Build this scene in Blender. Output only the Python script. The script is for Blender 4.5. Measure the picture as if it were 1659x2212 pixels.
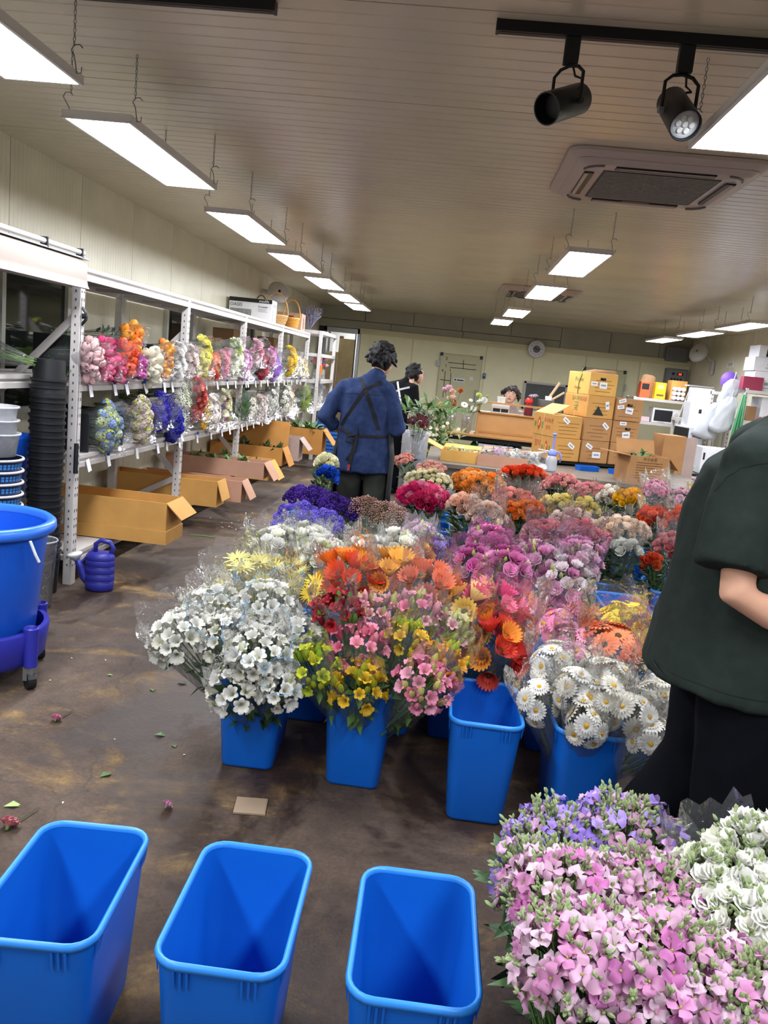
import bpy, bmesh, math, random
from math import sin, cos, pi, radians, sqrt
from mathutils import Vector, Matrix, Quaternion, Euler, noise

random.seed(7)
scene = bpy.context.scene
COL = scene.collection
for o in list(bpy.data.objects):
    bpy.data.objects.remove(o)

# ---------------------------------------------------------------- camera
def camera_matrix(pitch, yaw, roll):
    f = Vector((-sin(yaw) * cos(pitch), cos(yaw) * cos(pitch), -sin(pitch)))
    r = Vector((cos(yaw), sin(yaw), 0)); d = f.cross(r)
    r2 = cos(roll) * r - sin(roll) * d
    d2 = sin(roll) * r + cos(roll) * d
    m = Matrix((r2, -d2, -f)).transposed().to_4x4()
    m.translation = (0, 0, 1.5)
    return m
cam_data = bpy.data.cameras.new('camera')
cam_data.sensor_fit = 'HORIZONTAL'; cam_data.sensor_width = 36; cam_data.lens = 1750 / 1659 * 36
cam_data.clip_start = .05
cam = bpy.data.objects.new('camera', cam_data); COL.objects.link(cam)
cam.matrix_world = camera_matrix(radians(10.0), radians(3.8), radians(5.9))
scene.camera = cam

# ---------------------------------------------------------------- world, exposure
world = bpy.data.worlds.new('world'); scene.world = world; world.use_nodes = True
world.node_tree.nodes['Background'].inputs[0].default_value = (.9, .95, 1, 1)
world.node_tree.nodes['Background'].inputs[1].default_value = .2
scene.view_settings.view_transform = 'Standard'; scene.view_settings.look = 'None'
scene.view_settings.gamma = 1; scene.view_settings.use_curve_mapping = False
scene.view_settings.exposure = 0.3
LAMP = 38.0                                   # emission of the LED panels
try:
    scene.cycles.transparent_max_bounces = 16
    scene.cycles.use_adaptive_sampling = True; scene.cycles.adaptive_threshold = .025
    scene.cycles.max_bounces = 5; scene.cycles.diffuse_bounces = 4; scene.cycles.glossy_bounces = 2
except Exception: pass

pl = bpy.data.lights.new('added_opening_portal', 'AREA'); pl.shape = 'RECTANGLE'; pl.size = 6.7; pl.size_y = 2.35; pl.cycles.is_portal = True
po = bpy.data.objects.new('added_opening_portal', pl); COL.objects.link(po); po.location = (.95, -3.25, 1.175); po.rotation_euler = (radians(90), 0, 0)   # weak sky light from an opening added behind the camera

# ---------------------------------------------------------------- helpers
def lin(h):
    if isinstance(h, (tuple, list)): return tuple(h[:3])
    h = h.lstrip('#'); out = []
    for i in (0, 2, 4):
        c = int(h[i:i + 2], 16) / 255
        out.append(c / 12.92 if c < .04045 else ((c + .055) / 1.055) ** 2.4)
    return tuple(out)

MATS = {}
def mat(name, col='#808080', rough=.5, metal=0, var=0, scale=8, bump=0, bscale=60, coat=0, alpha=None, trans=0, ior=1.45, emit=0, objcol=False, stretch=None, spec=.5, transl=0):
    if name in MATS: return MATS[name]
    m = bpy.data.materials.new(name); m.use_nodes = True
    nt = m.node_tree; n = nt.nodes; l = nt.links; b = n['Principled BSDF']
    c = lin(col) + (1,)
    b.inputs['Base Color'].default_value = c; b.inputs['Roughness'].default_value = rough
    b.inputs['Metallic'].default_value = metal; b.inputs['Specular IOR Level'].default_value = spec
    b.inputs['IOR'].default_value = ior
    if coat: b.inputs['Coat Weight'].default_value = coat; b.inputs['Coat Roughness'].default_value = .15
    if trans: b.inputs['Transmission Weight'].default_value = trans
    if alpha is not None: b.inputs['Alpha'].default_value = alpha
    if emit:
        b.inputs['Emission Color'].default_value = c; b.inputs['Emission Strength'].default_value = emit
    src = None
    if objcol:
        oi = n.new('ShaderNodeObjectInfo'); src = oi.outputs['Color']
        hs = n.new('ShaderNodeHueSaturation'); mr = n.new('ShaderNodeMapRange')
        mr.inputs[3].default_value = .78; mr.inputs[4].default_value = 1.12
        l.new(oi.outputs['Random'], mr.inputs[0]); l.new(mr.outputs[0], hs.inputs['Value']); l.new(src, hs.inputs['Color']); src = hs.outputs[0]
    tc = None
    if var or bump:
        tc = n.new('ShaderNodeTexCoord'); co = tc.outputs['Object']
        if stretch:
            mp = n.new('ShaderNodeMapping'); mp.inputs['Scale'].default_value = stretch; l.new(co, mp.inputs[0]); co = mp.outputs[0]
    if var:
        nz = n.new('ShaderNodeTexNoise'); nz.inputs['Scale'].default_value = scale; nz.inputs['Detail'].default_value = 6; l.new(co, nz.inputs[0])
        mr = n.new('ShaderNodeMapRange'); mr.inputs[1].default_value = .3; mr.inputs[2].default_value = .7
        mr.inputs[3].default_value = 1 - var; mr.inputs[4].default_value = 1 + var; l.new(nz.outputs[0], mr.inputs[0])
        mx = n.new('ShaderNodeMix'); mx.data_type = 'RGBA'; mx.blend_type = 'MULTIPLY'; mx.inputs[0].default_value = 1
        if src: l.new(src, mx.inputs[6])
        else: mx.inputs[6].default_value = c
        l.new(mr.outputs[0], mx.inputs[7]); src = mx.outputs[2]
    if bump:
        nb = n.new('ShaderNodeTexNoise'); nb.inputs['Scale'].default_value = bscale; nb.inputs['Detail'].default_value = 4; l.new(co, nb.inputs[0])
        bp = n.new('ShaderNodeBump'); bp.inputs['Strength'].default_value = bump; bp.inputs['Distance'].default_value = .01
        l.new(nb.outputs[0], bp.inputs['Height']); l.new(bp.outputs[0], b.inputs['Normal'])
    if src: l.new(src, b.inputs['Base Color'])
    if transl:
        t = n.new('ShaderNodeBsdfTranslucent'); ms = n.new('ShaderNodeMixShader'); ms.inputs[0].default_value = transl
        if src: l.new(src, t.inputs[0])
        else: t.inputs[0].default_value = c
        out = n['Material Output']; l.new(b.outputs[0], ms.inputs[1]); l.new(t.outputs[0], ms.inputs[2]); l.new(ms.outputs[0], out.inputs[0])
    MATS[name] = m
    return m

def film(name, tint=(1, 1, 1), gloss=.16, haze=.05, rough=.09):
    """clear wrapping film: mostly see-through, with gloss that grows at grazing angles and a little milky haze"""
    if name in MATS: return MATS[name]
    m = bpy.data.materials.new(name); m.use_nodes = True; nt = m.node_tree; n = nt.nodes; l = nt.links
    n.remove(n['Principled BSDF']); out = n['Material Output']
    tr = n.new('ShaderNodeBsdfTransparent'); tr.inputs[0].default_value = tint + (1,)
    gl = n.new('ShaderNodeBsdfGlossy'); gl.inputs['Roughness'].default_value = rough
    df = n.new('ShaderNodeBsdfDiffuse'); df.inputs[0].default_value = (.85, .88, .92, 1)
    fr = n.new('ShaderNodeFresnel'); fr.inputs[0].default_value = 1.5
    tc = n.new('ShaderNodeTexCoord'); nz = n.new('ShaderNodeTexNoise'); nz.inputs['Scale'].default_value = 26; nz.inputs['Detail'].default_value = 2; nz.inputs['Distortion'].default_value = .6
    l.new(tc.outputs['Object'], nz.inputs[0])
    bp = n.new('ShaderNodeBump'); bp.inputs['Strength'].default_value = .8; bp.inputs['Distance'].default_value = .02
    l.new(nz.outputs[0], bp.inputs['Height']); l.new(bp.outputs[0], gl.inputs['Normal']); l.new(bp.outputs[0], fr.inputs['Normal'])
    m1 = n.new('ShaderNodeMixShader'); m1.inputs[0].default_value = haze; l.new(tr.outputs[0], m1.inputs[1]); l.new(df.outputs[0], m1.inputs[2])
    ad = n.new('ShaderNodeMath'); ad.operation = 'MULTIPLY_ADD'; ad.inputs[1].default_value = .6; ad.inputs[2].default_value = gloss * .1; ad.use_clamp = True
    l.new(fr.outputs[0], ad.inputs[0])
    m2 = n.new('ShaderNodeMixShader'); l.new(ad.outputs[0], m2.inputs[0]); l.new(m1.outputs[0], m2.inputs[1]); l.new(gl.outputs[0], m2.inputs[2])
    l.new(m2.outputs[0], out.inputs[0]); MATS[name] = m
    return m

def frame_of(d):
    d = Vector(d).normalized(); a = Vector((0, 0, 1)) if abs(d.z) < .9 else Vector((1, 0, 0))
    x = a.cross(d).normalized(); return x, d.cross(x), d

class MB:
    def __init__(s): s.v = []; s.f = []; s.m = []
    def add(s, vs, fs, m=0):
        o = len(s.v); s.v += [tuple(p) for p in vs]; s.f += [tuple(i + o for i in f) for f in fs]; s.m += [m] * len(fs); return s
    def box(s, c, d, m=0, R=None):
        x, y, z = d[0] / 2, d[1] / 2, d[2] / 2
        ps = [Vector((i * x, j * y, k * z)) for k in (-1, 1) for j in (-1, 1) for i in (-1, 1)]
        if R is not None: ps = [R @ p for p in ps]
        c = Vector(c)
        return s.add([p + c for p in ps], [(0, 2, 3, 1), (4, 5, 7, 6), (0, 1, 5, 4), (2, 6, 7, 3), (0, 4, 6, 2), (1, 3, 7, 5)], m)
    def span(s, a, b, m=0):
        return s.box([(a[i] + b[i]) / 2 for i in range(3)], [abs(b[i] - a[i]) for i in range(3)], m)
    def bar(s, p, q, w, h, m=0, up=(0, 0, 1)):
        p, q = Vector(p), Vector(q); d = (q - p); L = d.length; d.normalize(); u = Vector(up)
        x = u.cross(d)
        if x.length < 1e-4: x = Vector((1, 0, 0)).cross(d)
        x.normalize(); u = d.cross(x); R = Matrix((x, d, u)).transposed()
        return s.box((p + q) / 2, (w, L, h), m, R)
    def loft(s, rings, m=0, ca=True, cb=True):
        n = len(rings[0]); o = len(s.v); s.v += [tuple(p) for r in rings for p in r]; k0 = len(s.f)
        for i in range(len(rings) - 1):
            for j in range(n):
                a = o + i * n + j; b = o + i * n + (j + 1) % n; s.f.append((a, b, b + n, a + n))
        if ca: s.f.append(tuple(o + j for j in range(n))[::-1])
        if cb: s.f.append(tuple(o + (len(rings) - 1) * n + j for j in range(n)))
        s.m += [m] * (len(s.f) - k0); return s
    def cyl(s, p, q, r, r2=None, n=12, m=0, caps=True):
        r2 = r if r2 is None else r2; p, q = Vector(p), Vector(q); x, y, d = frame_of(q - p)
        ring = lambda c, rr: [c + rr * (cos(2 * pi * i / n) * x + sin(2 * pi * i / n) * y) for i in range(n)]
        return s.loft([ring(p, r), ring(q, r2)], m, caps, caps)
    def tube(s, path, r, n=6, m=0, caps=True):
        path = [Vector(p) for p in path]; rings = []; x = None
        for i, p in enumerate(path):
            d = (path[min(i + 1, len(path) - 1)] - path[max(i - 1, 0)])
            if d.length < 1e-9: d = Vector((0, 0, 1))
            d.normalize()
            if x is None: x = frame_of(d)[0]
            x = (x - d * x.dot(d)); x = x.normalized() if x.length > 1e-5 else frame_of(d)[0]
            y = d.cross(x); rr = r[i] if isinstance(r, (list, tuple)) else r
            rings.append([p + rr * (cos(2 * pi * k / n) * x + sin(2 * pi * k / n) * y) for k in range(n)])
        return s.loft(rings, m, caps, caps)
    def lathe(s, prof, c=(0, 0, 0), n=20, m=0, ca=False, cb=False):
        return s.loft([[(c[0] + r * cos(2 * pi * i / n), c[1] + r * sin(2 * pi * i / n), c[2] + z) for i in range(n)] for r, z in prof], m, ca, cb)
    def ball(s, c, r, n=10, k=6, m=0):
        r = r if isinstance(r, (tuple, list)) else (r, r, r); rings = []
        for i in range(1, k):
            t = pi * i / k - pi / 2
            rings.append([(c[0] + r[0] * cos(t) * cos(2 * pi * j / n), c[1] + r[1] * cos(t) * sin(2 * pi * j / n), c[2] + r[2] * sin(t)) for j in range(n)])
        o = len(s.v); s.loft(rings, m, False, False); b = len(s.v)
        s.v += [(c[0], c[1], c[2] - r[2]), (c[0], c[1], c[2] + r[2])]
        for j in range(n):
            s.f.append((b, o + (j + 1) % n, o + j)); e = o + (k - 2) * n; s.f.append((b + 1, e + j, e + (j + 1) % n)); s.m += [m, m]
        return s
    def quad(s, a, b, c, d, m=0): return s.add([a, b, c, d], [(0, 1, 2, 3)], m)
    def mesh(s, name, mats, smooth=False):
        me = bpy.data.meshes.new(name); me.from_pydata(s.v, [], s.f)
        for mm in (mats if isinstance(mats, (list, tuple)) else [mats]): me.materials.append(mm)
        if len(me.materials) > 1: me.polygons.foreach_set('material_index', s.m)
        if smooth: me.polygons.foreach_set('use_smooth', [True] * len(s.f))
        me.update(); return me
    def build(s, name, mats, parent=None, loc=(0, 0, 0), rot=(0, 0, 0), smooth=False, bevel=0, auto=None):
        me = s.mesh(name, mats, smooth or auto is not None)
        if auto is not None: sharp(me, auto)
        o = bpy.data.objects.new(name, me); COL.objects.link(o); o.parent = parent; o.location = loc; o.rotation_euler = rot
        if bevel:
            b = o.modifiers.new('bevel', 'BEVEL'); b.width = bevel; b.segments = 2; b.limit_method = 'ANGLE'
        return o

def sharp(me, deg=35):
    bm = bmesh.new(); bm.from_mesh(me)
    for e in bm.edges:
        if len(e.link_faces) == 2: e.smooth = e.calc_face_angle(0) < radians(deg)
    bm.to_mesh(me); bm.free()

def tag(o, label=None, cat=None, group=None, kind=None):
    if label: o['label'] = label
    if cat: o['category'] = cat
    if group: o['group'] = group
    if kind: o['kind'] = kind
    return o
def thing(name, label, cat, loc=(0, 0, 0), rz=0, group=None, rot=None):
    o = bpy.data.objects.new(name, None); COL.objects.link(o); o.location = loc; o.empty_display_size = .05
    o.rotation_euler = rot if rot else (0, 0, rz)
    return tag(o, label, cat, group)
def inst(src, name, parent=None, loc=(0, 0, 0), rot=None, scale=1, color=None):
    """another object with the mesh of src (an object or a mesh)"""
    me = src.data if hasattr(src, 'data') else src
    o = bpy.data.objects.new(name, me); COL.objects.link(o); o.parent = parent; o.location = loc
    if rot is not None:
        if isinstance(rot, Quaternion): o.rotation_mode = 'QUATERNION'; o.rotation_quaternion = rot
        else: o.rotation_euler = rot
    o.scale = (scale,) * 3 if not isinstance(scale, (tuple, list)) else scale
    if color: o.color = tuple(color[:3]) + (1,)
    return o
def copy_tree(o, parent=None):
    c = o.copy(); COL.objects.link(c); c.parent = parent
    for ch in list(o.children): copy_tree(ch, c)
    return c
def text_mesh(body, size, material, parent, loc, rot, name='lettering', depth=.0004, align='CENTER', bold=0):
    cu = bpy.data.curves.new(name, 'FONT'); cu.body = body; cu.size = size; cu.extrude = depth; cu.align_x = align; cu.align_y = 'CENTER'; cu.offset = bold
    cu.resolution_u = 2
    t = bpy.data.objects.new(name, cu); COL.objects.link(t)
    me = bpy.data.meshes.new_from_object(t); COL.objects.unlink(t); bpy.data.objects.remove(t)
    me.materials.clear(); me.materials.append(material)
    o = bpy.data.objects.new(name, me); COL.objects.link(o); o.parent = parent; o.location = loc; o.rotation_euler = rot
    return o

# ---------------------------------------------------------------- materials of the room
m_ceil = mat('ceiling_steel', '#cfc5ae', rough=.27, var=.06, scale=2.2, bump=.05, bscale=3, spec=.5)
m_wall = mat('wall_steel', '#dcd8c2', rough=.4, var=.09, scale=2.5, stretch=(1, 1, .35))
m_wallback = mat('cold_room_panel', '#eeeac4', rough=.5, var=.05, scale=3)
m_band = mat('upper_band_panel', '#b0af9e', rough=.45, var=.08, scale=3)
m_trim = mat('cream_trim', '#d6d0a6', rough=.45)
m_joint = mat('dark_joint', '#3b3a34', rough=.8)
m_white = mat('white_enamel', '#bdb8b4', rough=.45, var=.05, scale=9)
m_alu = mat('aluminium', '#a9adb0', rough=.35, metal=.9)
m_steel = mat('grey_steel', '#8e9092', rough=.4, metal=.7)
m_black = mat('black_plastic', '#17181b', rough=.45)
m_blackmetal = mat('black_metal', '#1b1c20', rough=.5, metal=.2)
m_lamp = mat('lamp_diffuser', '#f4f7ff', emit=LAMP)
m_lampframe = mat('lamp_frame', '#d8d6d2', rough=.4)
m_wood = mat('board_wood', '#a98a5e', rough=.6, var=.18, scale=6, stretch=(1, 8, 1))
m_glassdark = mat('dark_window_glass', '#1c221d', rough=.06, spec=.9)

def floor_material():
    m = bpy.data.materials.new('wet_concrete'); m.use_nodes = True; nt = m.node_tree; n = nt.nodes; l = nt.links; b = n['Principled BSDF']
    tc = n.new('ShaderNodeTexCoord')
    def nz(scale, detail=8, dist=0, rough=.6, st=None):
        x = n.new('ShaderNodeTexNoise'); x.inputs['Scale'].default_value = scale; x.inputs['Detail'].default_value = detail
        x.inputs['Distortion'].default_value = dist; x.inputs['Roughness'].default_value = rough
        if st:
            mp = n.new('ShaderNodeMapping'); mp.inputs['Scale'].default_value = st; l.new(tc.outputs['Object'], mp.inputs[0]); l.new(mp.outputs[0], x.inputs[0])
        else: l.new(tc.outputs['Object'], x.inputs[0])
        return x.outputs[0]
    def ramp(src, stops):
        r = n.new('ShaderNodeValToRGB'); e = r.color_ramp.elements
        while len(e) < len(stops): e.new(.5)
        for i, (p, c) in enumerate(stops): e[i].position = p; e[i].color = (lin(c) + (1,)) if isinstance(c, str) else (c, c, c, 1)
        l.new(src, r.inputs[0]); return r.outputs[0]
    def mix(f, a, c, mode='MIX'):
        x = n.new('ShaderNodeMix'); x.data_type = 'RGBA'; x.blend_type = mode
        if isinstance(f, float): x.inputs[0].default_value = f
        else: l.new(f, x.inputs[0])
        l.new(a, x.inputs[6]); l.new(c, x.inputs[7]); return x.outputs[2]
    base = ramp(nz(1.1, 10, .3, .65), [(.3, '#33271f'), (.48, '#4a3c32'), (.72, '#655547')])
    ochre = ramp(nz(9, 6), [(.35, '#6a5030'), (.7, '#94794a')])
    omask = ramp(nz(1.5, 9, .6, .7, (1, 1.6, 1)), [(.53, 0.0), (.63, .8)])
    c1 = mix(omask, base, ochre)
    fine = ramp(nz(70, 10, 0, .8), [(.3, .55), (.7, 1.35)])
    mid = ramp(nz(11, 8, .4, .7), [(.3, .72), (.7, 1.22)])
    c2 = mix(1.0, mix(1.0, c1, fine, 'MULTIPLY'), mid, 'MULTIPLY')
    wet = ramp(nz(1.35, 7, .5, .6, (1.2, .8, 1)), [(.5, 0.0), (.56, 1.0)])
    dark = n.new('ShaderNodeMix'); dark.data_type = 'RGBA'; dark.blend_type = 'MULTIPLY'; l.new(wet, dark.inputs[0]); l.new(c2, dark.inputs[6]); dark.inputs[7].default_value = (.52, .47, .43, 1)
    vor = n.new('ShaderNodeTexVoronoi'); vor.feature = 'DISTANCE_TO_EDGE'; vor.inputs['Scale'].default_value = .8
    mpv = n.new('ShaderNodeMix'); mpv.data_type = 'RGBA'; mpv.inputs[0].default_value = .22; l.new(tc.outputs['Object'], mpv.inputs[6])
    nn = n.new('ShaderNodeTexNoise'); nn.inputs['Scale'].default_value = 3; nn.inputs['Detail'].default_value = 6; l.new(tc.outputs['Object'], nn.inputs[0]); l.new(nn.outputs[1], mpv.inputs[7]); l.new(mpv.outputs[2], vor.inputs[0])
    crack = ramp(vor.outputs[0], [(.0, .72), (.004, 1.0)])
    c3 = mix(1.0, dark.outputs[2], crack, 'MULTIPLY')
    l.new(c3, b.inputs['Base Color']); b.inputs['Specular IOR Level'].default_value = .4
    r1 = ramp(wet, [(0, .8), (1, .36)]); l.new(r1, b.inputs['Roughness'])
    bp = n.new('ShaderNodeBump'); bp.inputs['Strength'].default_value = .6; bp.inputs['Distance'].default_value = .006
    l.new(nz(40, 10, 0, .75), bp.inputs['Height']); l.new(bp.outputs[0], b.inputs['Normal'])
    return m
m_floor = floor_material()

# ---------------------------------------------------------------- the room
XL, XR, YB, YF, ZC = -2.9, 4.75, 17.2, -3.2, 2.68
def struct(name, mb, m, parent=None, **k):
    o = mb.build(name, m, parent, **k)
    if parent is None: o['kind'] = 'structure'
    return o
floor = struct('floor', MB().span((XL - .2, YF - 3.2, -.12), (XR + .2, YB + 2.2, 0)), m_floor)
tag(floor, 'stained brown wet concrete floor')

# ceiling of ribbed steel panels, ribs run from wall to wall
ceil = struct('ceiling', MB().span((XL - .2, YF - .2, ZC + .03), (XR + .2, YB + 2.2, ZC + .15)), m_joint)
tag(ceil, 'beige ribbed steel panel ceiling')
def ribbed(width, length, pitch, groove=.006, deep=.003, thick=.03):
    """profile across (u 0..width), extruded along v 0..length; lower face at w=0"""
    prof = [(.004, 0)]; u = pitch
    while u < width - pitch * .5:
        prof += [(u - groove, 0), (u, deep), (u + groove, 0)]; u += pitch
    prof += [(width - .004, 0)]
    mb = MB(); n = len(prof)
    vs = [(0, p, q) for p, q in prof] + [(length, p, q) for p, q in prof] + [(0, .004, thick), (0, width - .004, thick), (length, .004, thick), (length, width - .004, thick)]
    fs = [(i, i + n, i + n + 1, i + 1) for i in range(n - 1)] + [(0, 2 * n, 2 * n + 2, n), (n - 1, 2 * n - 1, 2 * n + 3, 2 * n + 1)]
    return mb.add(vs, fs)
cp = ribbed(1.0, XR - XL, .1).mesh('ceiling_panel', m_ceil)
for i in range(int(YB - YF) + 1):
    inst(cp, 'ceiling_panel', ceil, (XL, YF + i * 1.0 + .1, ZC))

# left wall: upright ribbed panels
wl = struct('wall_left', MB().span((XL - .2, YF - .2, 0), (XL - .03, YB + 2.2, ZC)), m_joint); tag(wl, 'left wall of ribbed beige steel panels')
wp = ribbed(1.0, ZC, .05, .004, .002).mesh('wall_panel', m_wall)
for i in range(int(YB - YF) + 1):       # (u -> Y, v -> Z, w -> -X)
    o = inst(wp, 'wall_panel', wl); o.matrix_local = Matrix(((0, 0, -1, XL), (0, 1, 0, YF + i + .35), (1, 0, 0, 0), (0, 0, 0, 1)))
# right wall
wr = struct('wall_right', MB().span((XR + .03, YF - .2, 0), (XR + .2, YB + .2, ZC)), m_joint); tag(wr, 'right wall of ribbed beige steel panels')
for i in range(int(YB - YF) + 1):
    o = inst(wp, 'wall_panel', wr); o.matrix_local = Matrix(((0, 0, 1, XR), (0, 1, 0, YF + i), (1, 0, 0, 0), (0, 0, 0, 1)))
# unseen wall behind the camera, its wide opening added to let in light
wf = struct('wall_front', MB().span((XL - .2, YF - .2, 2.35), (XR + .2, YF, ZC)).span((XL - .2, YF - .2, 0), (-2.4, YF, 2.35)).span((4.3, YF - .2, 0), (XR + .2, YF, 2.35)), m_wall)
tag(wf, 'front wall behind the camera, with a wide opening added to let in light')

# back wall: grey band on top, cold-room panels below, doorway at the left
DX0, DX1 = -2.72, -2.07
wb = struct('wall_back', MB().span((DX1 + .04, YB + .05, 0), (XR + .2, YB + .2, ZC)).span((XL - .2, YB + .05, 2.24), (DX1 + .04, YB + .2, ZC)).span((XL - .2, YB + .05, 0), (DX0 - .05, YB + .2, 2.24)), m_joint)
tag(wb, 'back wall with cream cold room panels below a grey band')
for a, b in ((-2.9, -1.95), (-1.94, -.94), (-.93, .07), (.08, 1.08), (1.09, 2.1), (2.11, 3.1), (3.11, 4.1), (4.11, 4.75)):
    MB().span((a, YB, 2.42 if a < 2 else 2.27), (b, YB + .05, ZC)).build('band_panel', m_band, wb)
for a, b in ((-2.9, -1.4), (-1.39, .1), (.11, 1.6), (1.61, 2.1)):
    MB().span((a, YB + .01, 2.25), (b, YB + .05, 2.41)).build('band_panel', m_band, wb)
xs = [DX1 + .06, -.9, .63, 1.61, 2.67, 3.3, 3.76, XR]
for a, b in zip(xs[:-1], xs[1:]):
    MB().span((a + .008, YB - .03, 0), (b - .008, YB + .05, 2.17)).build('cold_room_panel', m_wallback, wb)
    MB().span((b - .012, YB - .04, 0), (b + .012, YB - .02, 2.17)).build('joint_strip', m_trim, wb)
tr = struct('trim_1', MB().span((DX1 + .05, YB - .07, 2.16), (XR, YB - .0, 2.27)).span((DX1 + .05, YB - .09, 2.205), (XR, YB - .06, 2.225)), m_trim); tag(tr, 'cream trim rail along the top of the cold room panels')
# doorway at the back left with a lit store behind
dr = thing('door_1', 'open doorway with grey frame at the far left corner', 'door'); dr['kind'] = 'structure'
MB().span((DX0 - .06, YB - .03, 0), (DX0, YB + .22, 2.24)).span((DX1, YB - .03, 0), (DX1 + .06, YB + .22, 2.24)).span((DX0 - .06, YB - .03, 2.15), (DX1 + .06, YB + .22, 2.24)).build('door_frame', m_alu, dr)
MB().span((DX1 - .05, YB + .02, 0), (DX1 - .03, YB + .06, 2.15)).build('door_edge', m_black, dr)
struct('wall_store', MB().span((XL - .2, YB + 1.9, 0), (DX1 + .8, YB + 2.0, ZC)).span((DX1 + .7, YB + .2, 0), (DX1 + .8, YB + 2, ZC)), mat('store_wall', '#cfcdc4', rough=.6))
sl = thing('ceiling_light', 'panel light inside the store behind the doorway', 'light', (-2.2, YB + 1.0, 2.5))
MB().span((-.3, -.3, 0), (.3, .3, .03)).build('frame', m_lampframe, sl); MB().span((-.27, -.27, -.004), (.27, .27, .0)).build('diffuser', m_lamp, sl)
for i, (x, w, h, rx, c) in enumerate(((-2.68, .3, 1.75, 5, '#b7a27c'), (-2.36, .34, 2.05, 4, '#c9b184'), (-2.5, .09, 2.1, 3, '#6d5844'), (-2.3, .16, 1.9, 4, '#7f6851'))):
    lb = ['pale tall board leaning at the doorway, leftmost', 'wide light board leaning inside the doorway', 'thin dark brown slat leaning inside the doorway', 'dark brown plank leaning inside the doorway'][i]
    tag(MB().span((-w / 2, -.015, 0), (w / 2, .015, h)).build('leaning_board', mat('board%d' % i, c, rough=.65, var=.12, scale=5), None, (x, YB + .42 + .1 * i, 0), (radians(-rx), 0, 0)), lb, 'board', 'boards in the doorway')

# cold-room door with painted lines
cd = thing('cold_room_door', 'cream cold room door with hand drawn black lines', 'door', (.13, YB - .085, 0))
DW = .44
MB().span((-DW, 0, .1), (DW, .04, 1.94)).build('door_leaf', mat('door_cream', '#c9c69f', rough=.45, var=.03), cd, bevel=.03)
for s in (-1, 1): MB().span((s * DW - .06 * (s > 0), -.012, 1.88), (s * DW + .06 * (s < 0), .02, 1.95)).build('corner_cap', m_black, cd)
MB().span((-DW - .06, -.02, 1.66), (-DW + .01, .02, 1.78)).span((-DW - .06, -.02, .3), (-DW + .01, .02, .42)).build('hinge', m_steel, cd)
m_ink = mat('black_ink', '#222019', rough=.7)
def strip(mb, x0, z0, x1, z1, w=.012, y=-.004):
    mb.bar((x0, y, z0), (x1, y, z1), w, .004, up=(0, 1, 0)); return mb
g = MB()
for a in ((-.26, 1.756, .32, 1.756), (-.21, 1.66, .33, 1.66), (.05, 1.835, .06, 1.656), (-.3, 1.571, -.29, 1.03), (-.18, 1.555, -.16, 1.03), (-.38, 1.39, -.18, 1.39)): strip(g, *a)
g.build('drawn_line', m_ink, cd)
for t_, x, z in (('2', -.3, 1.83), ('1', -.3, 1.68), ('4', -.36, 1.58), ('1', -.2, 1.6)): text_mesh(t_, .09, m_ink, cd, (x, -.004, z), (pi / 2, 0, 0))
MB().span((-.11, -.006, 1.38), (.12, 0, 1.46)).build('sticker', mat('paper_white', '#e8e8e4', rough=.6), cd)
MB().span((-.09, -.009, 1.4), (-.06, -.005, 1.44)).span((-.04, -.009, 1.405), (.1, -.005, 1.43)).build('print', mat('ink_navy', '#2a2f55'), cd)
MB().span((.22, -.006, 1.44), (.29, 0, 1.51)).build('sticker', MATS['paper_white'], cd)
MB().span((.36, -.06, 1.0), (.41, -.01, 1.25)).build('handle', m_steel, cd, bevel=.01)
sw = thing('door_switch', 'small blue switch box beside the cold room door', 'switch', (.64, YB - .06, 1.5))
MB().span((-.03, -.02, 0), (.03, .03, .11)).build('case', mat('navy_plastic', '#28406e', rough=.4), sw, bevel=.008); MB().span((-.018, -.026, .06), (.018, -.018, .09)).build('button', mat('cyan_plastic', '#8fb0d8'), sw)

# wall clock
ck = thing('wall_clock', 'round white wall clock above the back room panels', 'clock', (1.63, YB - .09, 2.2))
def disc(mb, r, y0, y1, n=32, m=0): return mb.cyl((0, y0, 0), (0, y1, 0), r, r, n, m)
disc(MB(), .175, 0, -.05).build('case', mat('clock_rim', '#c9ccd2', rough=.3), ck, auto=30)
disc(MB(), .158, -.05, -.053).build('dial', mat('clock_dial', '#e9eaee', rough=.5), ck)
disc(MB(), .075, -.053, -.055).build('dial_picture', mat('clock_picture', '#767b86', rough=.6, var=.4, scale=20), ck)
for h in range(12):
    a = h * pi / 6; text_mesh(str(h or 12), .045, m_ink, ck, (.122 * sin(a), -.056, .122 * cos(a)), (pi / 2, 0, 0))
MB().bar((0, -.058, 0), (.1, -.058, .012), .01, .003, up=(0, 1, 0)).build('minute_hand', m_black, ck); MB().bar((0, -.06, 0), (-.055, -.06, .03), .013, .003, up=(0, 1, 0)).build('hour_hand', m_black, ck)

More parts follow.
